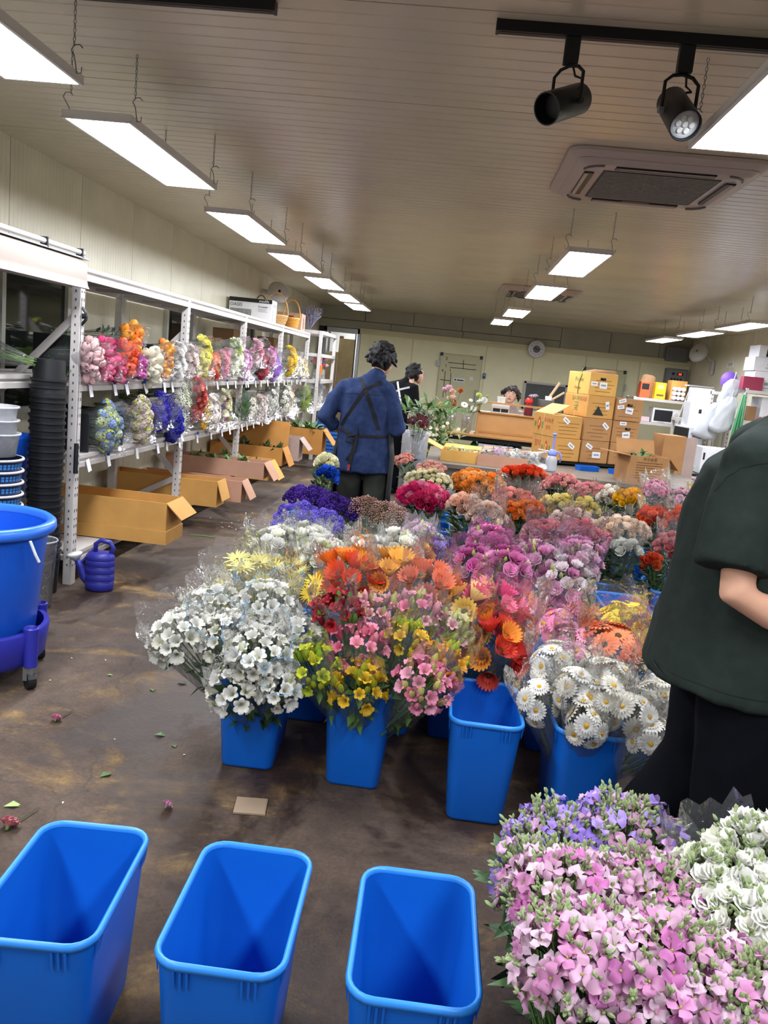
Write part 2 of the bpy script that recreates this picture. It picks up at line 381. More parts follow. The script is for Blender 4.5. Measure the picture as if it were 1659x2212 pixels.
# whiteboard-like panel, black board, control box, grey box
wbd = thing('second_cold_room_door', 'cream cold room door behind the stacked cartons', 'door', (3.06, YB - .085, 0))
MB().span((-.44, 0, .1), (.44, .04, 1.94)).build('door_leaf', MATS['door_cream'], wbd, bevel=.03)
for s in (-1, 1): MB().span((s * .44 - .06 * (s > 0), -.012, 1.88), (s * .44 + .06 * (s < 0), .02, 1.95)).build('corner_cap', m_black, wbd)
MB().span((.42, -.03, 1.55), (.46, .01, 1.68)).build('hinge', m_steel, wbd)
bb = thing('chalkboard', 'dark grey chalkboard with pale frame on the back wall', 'board', (1.9, YB - .08, 1.02))
MB().span((-.38, 0, 0), (.42, .02, .48)).build('slate', mat('slate', '#4d5250', rough=.5, var=.1, scale=6), bb)
MB().span((-.42, -.02, -.04), (-.38, .03, .52)).span((.42, -.02, -.04), (.46, .03, .52)).span((-.42, -.02, .48), (.46, .03, .52)).span((-.42, -.02, -.04), (.46, .03, 0)).build('frame', m_white, bb)
cb = thing('control_box', 'grey electrical control box with red display', 'control box', (4.47, YB - .2, 1.56))
MB().span((-.21, 0, 0), (.21, .18, .53)).build('case', mat('panel_grey', '#7d7f80', rough=.5), cb, bevel=.01)
MB().span((-.19, -.012, .02), (.19, 0, .51)).build('cover', mat('panel_grey2', '#85878a', rough=.5), cb, bevel=.006)
MB().span((.0, -.018, .4), (.12, -.01, .45)).build('display', m_black, cb)
MB().span((.03, -.022, .41), (.09, -.017, .44)).build('display_digits', mat('red_led', '#ff3020', emit=3), cb)
for k in range(4): MB().span((-.11 + k * .06, -.02, .3), (-.075 + k * .06, -.01, .34)).build('push_button', m_black, cb)
MB().span((-.1, -.018, .4), (-.05, -.01, .45)).build('meter', m_black, cb)
gb = thing('junction_box', 'plain grey box high in the back right corner', 'box', (4.43, YB - .16, 2.23))
MB().span((-.22, 0, 0), (.22, .16, .3)).build('case', MATS['panel_grey2'], gb, bevel=.012); MB().span((-.2, -.012, .02), (.2, 0, .28)).build('lid', MATS['panel_grey'], gb, bevel=.008)

# ---------------------------------------------------------------- lamps: LED panels hung on chains
def hook(mb, x, y, z0, z1):
    mb.tube([(x, y, z1), (x + .004, y, (z0 + z1) * .5 + .03)], .0022, 4)
    zc = (z0 + z1) / 2
    mb.tube([(x + .012 * sin(t), y, zc + .02 + .014 * cos(t)) for t in (0, .6, 1.2, 1.9, 2.6)], .0018, 4)
def make_lamp(label, loc, group, chains=True):
    L = thing('led_panel_light', label, 'light', loc, 0, group)
    w, l, t = .15, .625, .028
    MB().span((-w, -l, 0), (w, l, t)).build('housing', m_lampframe, L)
    MB().span((-w, -l, -.006), (-w + .012, l, .002)).span((w - .012, -l, -.006), (w, l, .002)).span((-w, -l, -.006), (w, -l + .012, .002)).span((-w, l - .012, -.006), (w, l, .002)).build('frame', m_lampframe, L)
    MB().quad((-w + .012, -l + .012, -.002), (-w + .012, l - .012, -.002), (w - .012, l - .012, -.002), (w - .012, -l + .012, -.002)).build('diffuser', m_lamp, L)
    if chains:
        for sx in (-1, 1):
            for sy in (-1, 1):
                x, y = sx * (w - .01), sy * (l - .06); top = ZC - loc[2] - .002; g = MB(); z = t + .085; k = 0
                while z < top:
                    r = .009; ax = (1, 0) if k % 2 else (0, 1)
                    g.tube([(x + ax[0] * .0045 * cos(a), y + ax[1] * .0045 * cos(a), z + r * sin(a)) for a in [i * pi / 3 for i in range(7)]], .0014, 4); z += .0145; k += 1
                g.build('chain', m_steel, L)
                h = MB(); h.tube([(x + sx * .012 + .022 * sin(a) , y, t + .085 - .02 + .02 * cos(a)) for a in (-2.6, -1.6, -.6, .4, 1.2)] , .0022, 5)
                h.tube([(x + sx * .012 + .022 * sin(-2.6), y, t + .048), (x + sx * .006, y, t + .02), (x + sx * .012, y, t - .012), (x + sx * .028, y, t - .01), (x + sx * .03, y, t + .01)], .0022, 5)
                h.build('hook', m_steel, L)
    return L
ZL = 2.4
lamp0 = make_lamp('bright panel light at the top left edge, nearest in the left row', (-1.6, 2.43, ZL), 'hanging panel lights, left row')
def lampcopy(label, loc, group):
    c = copy_tree(lamp0); c.location = loc; c['label'] = label; c['group'] = group; return c
for y, lb in ((4.12, 'second panel light of the left row, hung on chains above the near shelf posts'), (6.1, 'third panel light of the left row'), (7.92, 'fourth panel light of the left row'), (9.68, 'fifth panel light of the left row'), (11.42, 'sixth panel light of the left row'), (12.98, 'farthest panel light of the left row'),
              (.5, 'panel light of the left row above the camera'), (-1.5, 'panel light of the left row behind the camera')):
    lampcopy(lb, (-1.6, y, ZL), 'hanging panel lights, left row')
for y, x, lb in ((2.58, .9, 'large bright panel light cut by the right edge, beside the spotlights'), (6.35, .82, 'panel light behind the ceiling air conditioner'), (8.45, .81, 'panel light just in front of the far air conditioner'), (11.25, .74, 'panel light past the far air conditioner'), (13.2, .66, 'farthest panel light of the middle row'), (.5, .87, 'panel light of the middle row above the camera'), (-1.5, .87, 'panel light of the middle row behind the camera')):
    lampcopy(lb, (x, y, ZL), 'hanging panel lights, middle row')
for y, lb in ((13.7, 'farthest panel light of the right row, near the back corner'), (11.75, 'second farthest panel light of the right row'), (10.0, 'panel light at the right edge above the white boxes'), (8.2, 'panel light of the right row outside the picture'), (6.2, 'panel light of the right row farther outside the picture'), (4.2, 'panel light of the right row beside the picture')):
    lampcopy(lb, (3.3, y, ZL), 'hanging panel lights, right row')

# ---------------------------------------------------------------- track spotlights
def track(label, x0, x1, y):
    T = thing('light_track', label, 'light track', (x0, y, ZC - .035))
    MB().span((0, -.018, 0), (x1 - x0, .018, .035)).build('rail', m_blackmetal, T)
    for s, e in ((-.004, .006), (x1 - x0 - .006, x1 - x0 + .004)): MB().span((s, -.02, -.002), (e, .02, .035)).build('end_cap', m_black, T)
    MB().span((.01, -.006, -.001), (x1 - x0 - .01, .006, .002)).build('slot', m_black, T)
track('black lighting track with two spotlights', .014, 1.5, 2.97)
track('black lighting track at the top edge of the picture', -2.2, -.74, 2.95)
m_spot = mat('spot_grey_black', '#26282b', rough=.38, metal=.3)
def spot(label, x, y, yaw, tilt, lens):
    S = thing('track_spotlight', label, 'spotlight', (x, y, ZC - .035), 0, 'spotlights on the black track')
    MB().span((-.025, -.016, -.085), (.025, .016, 0)).build('adapter', m_black, S, bevel=.003)
    y0 = Matrix.Rotation(yaw, 3, 'Z')
    def P(v): return y0 @ Vector(v)
    MB().tube([P(v) for v in ((-.058, 0, -.205), (-.058, 0, -.115), (-.035, 0, -.095), (0, 0, -.088), (.035, 0, -.095), (.058, 0, -.115), (.058, 0, -.205))], .006, 6).build('yoke', m_blackmetal, S)
    d = P((0, -cos(tilt), -sin(tilt))); c = Vector((0, 0, -.205)); a = c - d * .095; b = c + d * .105
    g = MB(); x_, y_, d_ = frame_of(b - a); ring = lambda ct, r: [ct + r * (cos(2 * pi * i / 24) * x_ + sin(2 * pi * i / 24) * y_) for i in range(24)]
    g.loft([ring(a + d * .012, .03), ring(a, .042), ring(a + d * .01, .05), ring(b, .052), ring(b, .048), ring(b - d * .05, .046)], 0, True, False)
    g.build('barrel', m_spot, S, auto=40)
    g2 = MB(); q = b - d * (.012 if lens else .05); g2.loft([ring(q, .046), ring(q + d * .002, .038)], 0, True, True); bz = g2.build('bezel', mat('spot_bezel', '#b9bcbf', rough=.4) if lens else m_black, S)
    if lens:
        g3 = MB()
        for k in range(7):
            a_ = k * pi / 3; o = (0 if k == 6 else .023); p = q + d * .003 + o * (cos(a_) * x_ + sin(a_) * y_); g3.cyl(p, p + d * .003, .0105, .008, 10)
        g3.build('led_lens', mat('led_lens', '#d6d8d6', rough=.15), S)
    MB().tube([(.01, 0, -.085), P((.02, .01, -.12)), P((.045, .02, -.13)), c - d * .09 + Vector((0, 0, .02))], .004, 5).build('cable', m_black, S)
    for s in (-1, 1): MB().cyl(P((s * .052, 0, -.205)), P((s * .068, 0, -.205)), .011, n=8).build('pivot_knob', m_steel if lens else m_black, S)
spot('dark spotlight turned away to the left', .27, 2.97, radians(-42), radians(25), False)
spot('spotlight facing the camera with its round led lens', .645, 2.97, radians(10), radians(38), True)

# ---------------------------------------------------------------- ceiling air conditioners
def cassette(label, cx, cy, h=.5):
    A = thing('ceiling_air_conditioner', label, 'air conditioner', (cx, cy, ZC), 0, 'ceiling cassette air conditioners')
    m1 = mat('ac_plastic', '#bdb0a8', rough=.4); m2 = mat('ac_grille', '#8e8a86', rough=.6)
    def rr(w, z, r=.09, n=6):
        out = []
        for qx, qy, a0 in ((1, 1, 0), (-1, 1, pi / 2), (-1, -1, pi), (1, -1, 1.5 * pi)):
            for k in range(n + 1):
                a = a0 + pi / 2 * k / n; out.append((qx * (w - r) + r * cos(a), qy * (w - r) + r * sin(a), z))
        return out
    MB().loft([rr(h, -.003), rr(h, -.02), rr(h - .03, -.038), rr(h - .06, -.042)], 0, False, True).build('fascia', m1, A, auto=40)
    MB().loft([rr(h * .9, -.042, .06), rr(h * .84, -.062, .05)], 0, False, True).build('panel', m1, A, auto=40)
    g = MB()
    for k in range(24):
        y = -.29 + k * .58 / 23; g.span((-.29, y - .004, -.07), (.29, y + .004, -.062))
    MB().span((-.3, -.3, -.066), (.3, .3, -.06)).build('grille_back', mat('ac_dark', '#55524e', rough=.8), A)
    g.build('grille', m2, A)
    for r in range(4):
        a = r * pi / 2; R = Matrix.Rotation(a, 3, 'Z')
        b = MB(); b.box(R @ Vector((0, -.365, -.063)), (.5, .05, .012), 0, R); b.build('air_slot', m_black, A)
        b = MB(); b.box(R @ Vector((0, -.372, -.068)), (.48, .03, .006), 0, R @ Matrix.Rotation(.35, 3, 'X')); b.build('louver', m1, A)
        b = MB(); b.tube([R @ Vector((.3 + .1 * cos(t), -.3 - .1 * sin(t), -.066)) for t in (.1, .5, 1.0, 1.45)], .007, 5); b.build('corner_vent', mat('ac_vent_tone', '#6f6862'), A)  # corner arcs in a darker tone than the fascia
    MB().span((-.08, .31, -.07), (.08, .335, -.062)).build('indicator', m_black, A)
cassette('large ceiling air conditioner near the spotlights', .95, 4.8)
cassette('small looking far ceiling air conditioner behind a panel light', .98, 10.95)
# ---------------------------------------------------------------- long white rack along the left wall
PY = [2.75, 4.68, 6.6, 8.45, 10.3, 12.2]; XF, XBK = -2.2, -2.76
LV = [.2, .8, 1.26, 1.9]
rack = thing('storage_rack', 'long white steel storage rack along the left wall', 'rack', (XF, 2.75, 0))
def rk(mb, name, m=m_white, **k):
    o = mb.build(name, m, rack, (2.2, -2.75, 0), **k); return o
for y in PY:
    rk(MB().span((XF - .035, y - .03, 0), (XF + .02, y + .03, LV[3])), 'post', bevel=.004)
    rk(MB().span((XBK - .03, y - .03, 0), (XBK + .03, y + .03, LV[3])), 'post', bevel=.004)
    g = MB()
    for k in range(36):
        z = .12 + k * .048
        if k % 9 == 8: continue
        for s in (-1, 1): g.span((XF + .018, y + s * .014 - .004, z), (XF + .0215, y + s * .014 + .004, z + (.018 if k % 2 else .01)))
        g.span((XF - .012, y - .0312, z), (XF - .004, y - .029, z + .014))
    o = rk(g, 'post_slot', mat('slot_dark', '#4b4a4c', rough=.8)); o['kind'] = 'stuff'
    for (x0, z0, x1, z1) in ((XBK, 1.0, XF - .02, .45), (XBK, 1.05, XF - .02, 1.62), (XBK, .12, XF - .02, .42)):
        rk(MB().bar((x0, y, z0), (x1, y, z1), .012, .045, up=(1, 0, 1)), 'side_brace')
    for z in LV: rk(MB().span((XBK, y - .02, z - .05), (XF, y + .02, z - .02)), 'side_beam')
m_deck = mat('deck_board', '#8c867c', rough=.7, var=.1)
for a, b in zip(PY[:-1], PY[1:]):
    for i, z in enumerate(LV):
        if a < 3 and i in (0, 1): continue
        XF_, XFs = XF, XF
        if a < 3: XF = -2.42
        g = MB(); prof = [(0, -.075), (.02, -.075), (.02, -.045), (.008, -.038), (.008, -.03), (.022, -.022), (.022, 0), (0, 0)]
        g.loft([[(XF + p, yy, z + q) for p, q in prof] for yy in (a + .03, b - .03)])
        rk(g, 'front_beam')
        rk(MB().span((XBK - .02, a + .03, z - .06), (XBK + .015, b - .03, z)), 'back_beam')
        n = 4; w = (b - a - .06) / n
        for k in range(n):
            rk(MB().span((XBK, a + .03 + k * w + .003, z - .016), (XF, a + .03 + (k + 1) * w - .003, z - .004)), 'deck_panel', m_deck if i == 3 else m_white)
        XF = XF_
    for k in range(3):  # cross bars under the top deck
        y = a + (b - a) * (k + 1) / 4
        rk(MB().span((XBK, y - .02, LV[3] - .05), (XF, y + .02, LV[3] - .018)), 'cross_bar')
# windows and door panel in the wall behind the rack
def wall_window(n, y0, y1, z0, z1, panes, label):
    w = thing('window_%d' % n, label, 'window', (XL, y0, z0)); w['kind'] = 'structure'
    L, H = y1 - y0, z1 - z0; f = .05
    MB().span((0, 0, 0), (.04, L, f)).span((0, 0, H - f), (.04, L, H)).span((0, 0, 0), (.04, f, H)).span((0, L - f, 0), (.04, L, H)).build('window_frame', mat('window_white', '#c9cabf', rough=.5), w)
    s = (L - 2 * f) / panes
    for i in range(panes):
        MB().span((.008, f + i * s, f), (.014, f + (i + 1) * s, H - f)).build('pane', m_glassdark, w)
        if i: MB().span((.005, f + i * s - .022, f), (.035, f + i * s + .022, H - f)).build('mullion', MATS['window_white'], w)
wall_window(1, 3.3, 5.95, .95, 2.0, 3, 'dark sliding window behind the near part of the rack')
wall_window(2, 8.0, 8.9, .95, 1.95, 1, 'narrow dark window behind the rack')
wall_window(3, 10.6, 11.6, .95, 1.95, 1, 'dark window behind the far end of the rack')
for y in (6.05, 6.95, 9.1):
    tag(MB().span((XL, y, .3), (XL + .02, y + .07, 2.0)).build('trim_%d' % (2 + int(y)), mat('window_white', '#c9cabf'), None), 'pale upright trim on the left wall')['kind'] = 'structure'

# valance with a roll-up screen at the near end
va = thing('roller_screen', 'rolled white plastic screen on the near end of the rack', 'screen', (XF + .02, 2.15, 1.8))
pr = [(0, .13), (.03, .13), (.055, .115), (.066, .085), (.067, .02), (.072, -.01), (.082, -.03), (.077, -.034), (.065, -.015), (.059, .02), (.058, .08), (.048, .103), (.03, .118), (0, .118)]
MB().loft([[(x, y, z) for x, z in pr] for y in (0, 2.43)]).build('curtain', mat('screen_cream', '#857a71', rough=.5), va, auto=40)
MB().cyl((.03, 0, .165), (.03, 2.45, .165), .014, n=12).build('tube', m_white, va, auto=40); MB().span((-.02, 0, .132), (.05, 2.5, .14)).build('mount_rail', m_alu, va)
for y in (2.0, 2.4): MB().span((.01, y, .135), (.05, y + .012, .185)).build('bracket', m_blackmetal, va)
# hook and pole handle on the first post
hk = thing('pull_handle', 'black pull handle hanging by a cord on the near rack post', 'handle', (XF + .035, 4.63, .7))
MB().tube([(0, 0, 0), (0, 0, .18)], .014, 8).build('grip', m_black, hk); MB().tube([(0, 0, .18), (0, .002, 1.0)], .0025, 4).build('cord', m_alu, hk)
rc = thing('rope_cleat', 'small black cleat on the near rack post', 'cleat', (XF + .025, 4.66, 1.62))
MB().tube([(.0, 0, -.05), (.025, 0, -.02), (.028, 0, 0), (.025, 0, .02), (0, 0, .05)], .009, 6).build('horn', m_black, rc); MB().cyl((0, 0, 0), (.03, 0, 0), .016, n=8).build('pivot', m_black, rc)
# ---------------------------------------------------------------- people
from mathutils.bvhtree import BVHTree
def chain(mb, pts, rad, side=None, n=14, flat=(False, False)):
    """closed rounded tube through pts; rad = r or (r_side, r_other) per point; side = direction of the first radius"""
    pts = [Vector(p) for p in pts]; rad = [(r, r) if not isinstance(r, (tuple, list)) else r for r in rad]; rings = []; x = None
    def ring(c, d, ra, k=1.0):
        nonlocal x
        if side is not None: xx = Vector(side)
        else: xx = x if x is not None else frame_of(d)[0]
        xx = xx - d * xx.dot(d)
        xx = xx.normalized() if xx.length > 1e-4 else frame_of(d)[0]
        x = xx; yy = d.cross(xx)
        return [c + xx * (ra[0] * k * cos(2 * pi * i / n)) + yy * (ra[1] * k * sin(2 * pi * i / n)) for i in range(n)]
    L = len(pts)
    ds = [(pts[min(i + 1, L - 1)] - pts[max(i - 1, 0)]).normalized() for i in range(L)]
    r0 = min(rad[0]); r1 = min(rad[-1])
    for t, k in (() if flat[0] else ((.75, .55), (.4, .85))): rings.append(ring(pts[0] - ds[0] * r0 * t, ds[0], rad[0], k))
    for i in range(L): rings.append(ring(pts[i], ds[i], rad[i]))
    for t, k in (() if flat[1] else ((.4, .85), (.75, .55))): rings.append(ring(pts[-1] + ds[-1] * r1 * t, ds[-1], rad[-1], k))
    mb.loft(rings)
def fuse(name, mb, voxel, m, parent, smooth=6, wr=None, seed=0):
    me = mb.mesh(name, m); t = bpy.data.objects.new(name, me); COL.objects.link(t)
    r = t.modifiers.new('r', 'REMESH'); r.mode = 'VOXEL'; r.voxel_size = voxel
    s = t.modifiers.new('s', 'SMOOTH'); s.iterations = smooth; s.factor = .5
    dg = bpy.context.evaluated_depsgraph_get(); me2 = bpy.data.meshes.new_from_object(t.evaluated_get(dg)); me2.name = name
    COL.objects.unlink(t); bpy.data.objects.remove(t)
    if not me2.materials: me2.materials.append(m)
    if wr:
        amp, fr = wr; sv = Vector((seed, seed * 2.3, 0))
        nn = [v.normal.copy() for v in me2.vertices]
        for v, nv in zip(me2.vertices, nn):
            p = Vector((v.co.x * fr[0], v.co.y * fr[1], v.co.z * fr[2])) + sv
            a = 1 - abs(noise.noise(p)) * 2.2 + .5 * noise.noise(p * 2.1)
            v.co += nv * (amp * a)
    me2.polygons.foreach_set('use_smooth', [True] * len(me2.polygons))
    o = bpy.data.objects.new(name, me2); COL.objects.link(o); o.parent = parent
    if parent: o.location = -Vector(parent.location)
    return o
def hand(mb, w, d, up, s=1.0, curl=.5):
    """palm and five bent fingers from wrist w along d; up = back of the hand"""
    w, d, up = Vector(w), Vector(d).normalized(), Vector(up); up = (up - d * up.dot(d)).normalized(); sd = d.cross(up)
    chain(mb, [w - d * .02, w + d * .035 * s, w + d * .08 * s], [(.027 * s, .018 * s), (.038 * s, .016 * s), (.04 * s, .014 * s)], sd)
    for i, (o, L) in enumerate(((-.03, .066), (-.01, .076), (.011, .072), (.03, .056))):
        p = w + d * .085 * s + sd * o * s; a = curl; pts = [p - d * .02]; dd = d.copy()
        for k in range(3):
            dd = (dd * cos(a) - up * sin(a)).normalized(); p = p + dd * L * s * (.45, .32, .25)[k]; pts.append(p.copy())
        chain(mb, pts, [.0095 * s, .009 * s, .0085 * s, .0075 * s], n=8)
    p = w + d * .03 * s - sd * .03 * s; t = (d * .7 - sd * .6 - up * .25).normalized()
    chain(mb, [p, p + t * .035 * s, p + (t + d * .5).normalized() * .065 * s], [.012 * s, .0105 * s, .0085 * s], n=8)
def head_parts(mb, M4, s=1.0):
    """head in its own frame: x right, y forward, z up, centre of the skull at 0"""
    def P(x, y, z): return M4 @ Vector((x * s, y * s, z * s))
    X = (M4.to_3x3() @ Vector((1, 0, 0)))
    chain(mb, [P(0, .012, -.115), P(0, .02, -.085), P(0, .012, -.04), P(0, 0, .01), P(0, -.008, .06), P(0, -.012, .095)], [(.03 * s, .035 * s), (.052 * s, .06 * s), (.068 * s, .082 * s), (.075 * s, .093 * s), (.07 * s, .09 * s), (.045 * s, .06 * s)], X)
    chain(mb, [P(0, .098, .005), P(0, .108, -.025), P(0, .104, -.036)], [.008 * s, .012 * s, .013 * s], n=8)
    for sx in (-1, 1): chain(mb, [P(sx * .076, -.005, -.035), P(sx * .08, -.012, .0), P(sx * .079, -.012, .02)], [(.008 * s, .012 * s), (.009 * s, .018 * s), (.008 * s, .013 * s)], X, 8)
    chain(mb, [P(-.02, .088, -.062), P(.02, .088, -.062)], [.0085 * s, .0085 * s], n=8); chain(mb, [P(0, .062, -.1), P(0, .07, -.098)], [.02 * s, .018 * s], n=8)
def face(M4, parent, s=1.0, lips='#9c5a50'):
    R = M4.to_3x3(); off = -Vector(parent.location)
    def P(x, y, z): return M4 @ Vector((x * s, y * s, z * s)) + off
    for sx in (-1, 1):
        g = MB(); g.ball((0, 0, 0), (.0125 * s, .008 * s, .0065 * s), 10, 6); e = g.build('eye', mat('eye_white', '#d8d2cc', rough=.2), parent, smooth=True); e.matrix_local = Matrix.Translation(P(sx * .031, .079, .004)) @ R.to_4x4()
        g = MB(); g.ball((0, .006 * s, 0), (.0055 * s, .0035 * s, .0055 * s), 8, 6); e = g.build('iris', mat('eye_dark', '#1c120e', rough=.2), parent, smooth=True); e.matrix_local = Matrix.Translation(P(sx * .031, .079, .004)) @ R.to_4x4()
        MB().tube([P(sx * .014, .088, .022), P(sx * .031, .086, .028), P(sx * .05, .074, .021)], .0035 * s, 5).build('eyebrow', mat('brow', '#2a1c16'), parent)
    MB().tube([P(-.022, .094, -.063), P(0, .1, -.061), P(.022, .094, -.063)], [.003 * s, .006 * s, .003 * s], 6).build('lips', mat('lips' + lips, lips, rough=.5), parent, smooth=True)
def hair_mesh(M4, parent, m, s=1.0, style='short', seed=1, voxel=.006):
    rnd = random.Random(seed); g = MB(); R3 = M4.to_3x3()
    def P(x, y, z): return M4 @ Vector((x * s, y * s, z * s))
    X = R3 @ Vector((1, 0, 0))
    chain(g, [P(0, -.035, -.025), P(0, -.022, .02), P(0, -.012, .06), P(0, -.01, .088)], [(.07 * s, .062 * s), (.085 * s, .09 * s), (.083 * s, .098 * s), (.058 * s, .072 * s)], X)
    nl = 110 if style == 'short' else 90
    for i in range(nl):
        t = (i + .5) / nl; th = math.acos(1 - 1.15 * t); ph = i * 2.39996
        d = Vector((sin(th) * cos(ph), sin(th) * sin(ph), cos(th)))
        if d.y > .35 and d.z < .55: continue
        p0 = Vector((d.x * .083, d.y * .092 - .012, d.z * .085 + .02)); 
        if style == 'short': e = p0 + Vector((d.x * .016 + rnd.uniform(-.03, .03), d.y * .014 + rnd.uniform(-.03, .03), (.016 if d.z > .6 else -.03) + rnd.uniform(-.015, .02)))
        else: e = p0 + Vector((d.x * .04 + rnd.uniform(-.02, .02), d.y * .035 + rnd.uniform(-.02, .02), -.05 + rnd.uniform(-.02, .03)))
        chain(g, [P(*p0), P(*((p0 + e) / 2 + d * (.008 if style == 'short' else .02))), P(*e)], [.013 * s, .012 * s, .005 * s], n=6)
    return fuse('hair', g, voxel, m, parent, 1, (.002 * s, (70, 70, 40)), seed)
def head_matrix(c, yaw=0, pitch=0, roll=0):
    return Matrix.Translation(c) @ Matrix.Rotation(yaw, 4, 'Z') @ Matrix.Rotation(-pitch, 4, 'X') @ Matrix.Rotation(roll, 4, 'Y')
m_skin = mat('skin', '#c99a80', rough=.5, var=.05, scale=20, spec=.35)
m_skin2 = mat('skin_pale', '#d0a590', rough=.5, var=.05, scale=20, spec=.35)
m_hair = mat('hair_black', '#0a090b', rough=.65, bump=.5, bscale=120)
m_hair2 = mat('hair_brown', '#2c2320', rough=.65, bump=.5, bscale=120)
m_denim = mat('denim_shirt', '#2c3a5e', rough=.85, var=.18, scale=26, bump=1.0, bscale=13, spec=.12)
m_apron = mat('apron_black', '#1a1b1e', rough=.85)
m_trouser = mat('olive_trousers', '#3f413b', rough=.9, var=.1, scale=20, spec=.12)
m_black_cloth = mat('black_cloth', '#131417', rough=.9, spec=.12)
m_green = mat('dark_green_tshirt', '#272f2b', rough=.9, var=.1, scale=30, bump=.8, bscale=8, spec=.08)
m_navy = mat('black_trousers', '#0c0d12', rough=.9, var=.1, scale=20, spec=.08)
m_shoe = mat('shoe_black', '#1b1b1d', rough=.6)

def limbs(mb, J, s=1.0):
    for k in 'LR':
        chain(mb, [J['sh' + k], Vector(J['sh' + k]).lerp(Vector(J['el' + k]), .5), J['el' + k], Vector(J['el' + k]).lerp(Vector(J['wr' + k]), .35), J['wr' + k]], [.05 * s, .045 * s, .038 * s, .038 * s, .026 * s])
        hand(mb, J['wr' + k], J['hd' + k], J.get('up' + k, (0, 0, 1)), s, J.get('curl', .5))
        chain(mb, [J['hip' + k], J['kn' + k], Vector(J['kn' + k]).lerp(Vector(J['an' + k]), .35), J['an' + k]], [.085 * s, .055 * s, .056 * s, .036 * s])
        f = Vector(J.get('foot' + k, J['foot'])); a = Vector(J['an' + k]); chain(mb, [a - f * .04 + Vector((0, 0, -.05)), a + f * .1 + Vector((0, 0, -.06))], [.035, .032])
    chain(mb, [J['pelvis'], J['waist'], J['chest'], J['neckb']], [(.15 * s, .1 * s), (.135 * s, .09 * s), (.155 * s, .1 * s), (.08 * s, .06 * s)], J['side'])
    for k in 'LR': chain(mb, [J['chest'] if False else Vector(J['neckb']) - Vector((0, 0, .05)), J['sh' + k]], [.06 * s, .052 * s])
    chain(mb, [J['neckb'], Vector(J['neckb']).lerp(Vector(J['headc']), .6)], [.055 * s, .05 * s])
def legs_cloth(parent, J, m, r=(.11, .09, .075), name='trousers', seed=3, stop=0.0, voxel=.014):
    g = MB()
    for k in 'LR':
        a = Vector(J['an' + k]); e = Vector(J['kn' + k]).lerp(a, 1 - stop)
        chain(g, [J['hip' + k], Vector(J['hip' + k]).lerp(Vector(J['kn' + k]), .5), J['kn' + k], e], [r[0], (r[0] + r[1]) / 2, r[1], r[2]])
    chain(g, [Vector(J['pelvis']) + Vector((0, 0, -.08)), Vector(J['pelvis']) + Vector((0, 0, .04)), J['waist']], [(.15, .105), (.15, .105), (.14, .1)], J['side'])
    return fuse(name, g, voxel, m, parent, 6, (.006, (9, 9, 5)), seed)
def shoes(parent, J):
    for k in 'LR':
        f = Vector(J.get('foot' + k, J['foot'])); a = Vector(J['an' + k]); o = -Vector(parent.location); g = MB()
        chain(g, [a - f * .07 + Vector((0, 0, -a.z + .045)) + o, a + f * .03 + Vector((0, 0, -a.z + .055)) + o, a + f * .12 + Vector((0, 0, -a.z + .042)) + o, a + f * .17 + Vector((0, 0, -a.z + .034)) + o], [(.04, .04), (.045, .05), (.047, .038), (.04, .03)], Vector((0, 0, 1)).cross(f))
        g.build('shoe', m_shoe, parent, smooth=True)
def ribbon(parent, target, pts, w, m, name, dirv=(0, 1, 0), off=.004, back=.6, thick=.003, rows=12):
    """cloth strap laid on a garment: the points are shot onto it along dirv"""
    bv = BVHTree.FromPolygons([v.co.copy() for v in target.data.vertices], [tuple(p.vertices) for p in target.data.polygons]); d = Vector(dirv); path = []
    pts = [Vector(p) for p in pts]
    for i in range(len(pts) - 1):
        for k in range(rows):
            path.append(pts[i].lerp(pts[i + 1], k / rows))
    path.append(pts[-1]); P2 = []
    for p in path:
        h = bv.ray_cast(p - d * back, d)
        P2.append((h[0] - d * off) if h[0] is not None else p)
    g = MB(); rings = []
    for i, p in enumerate(P2):
        t = (P2[min(i + 1, len(P2) - 1)] - P2[max(i - 1, 0)]).normalized(); sd = t.cross(d).normalized(); q = p - Vector(parent.location)
        rings.append([q - sd * w / 2, q + sd * w / 2, q + sd * w / 2 - d * thick, q - sd * w / 2 - d * thick])
    g.loft(rings); return g.build(name, m, parent)

# man in the blue shirt and black apron, seen from behind
J = dict(side=(1, 0, 0), foot=(0, 1, 0), pelvis=(-.605, 6.12, .92), waist=(-.61, 6.11, 1.03), chest=(-.62, 6.1, 1.25), neckb=(-.575, 6.1, 1.42), headc=(-.535, 6.16, 1.56),
         shL=(-.80, 6.1, 1.325), shR=(-.47, 6.1, 1.335), elL=(-.915, 6.08, 1.1), wrL=(-.83, 6.2, 1.0), hdL=(.5, .5, -.35), upL=(-.5, -.5, .2), elR=(-.375, 6.08, 1.06), wrR=(-.37, 6.32, 1.09), hdR=(.05, 1, .1), upR=(.3, 0, 1), hipL=(-.70, 6.12, .88), hipR=(-.51, 6.12, .88), knL=(-.71, 6.15, .48), knR=(-.49, 6.15, .48), anL=(-.72, 6.12, .09), anR=(-.48, 6.12, .09))
p1 = thing('person', 'person in a blue denim shirt and black cross-back apron, seen from behind', 'person', (-.6, 6.12, 0))
HM = head_matrix((-.535, 6.16, 1.565), radians(-20), radians(-18), radians(4))
g = MB(); limbs(g, J); head_parts(g, HM); fuse('body', g, .011, m_skin, p1)
face(HM, p1); hair_mesh(HM, p1, m_hair, 1.06, 'short', 4)
g = MB()
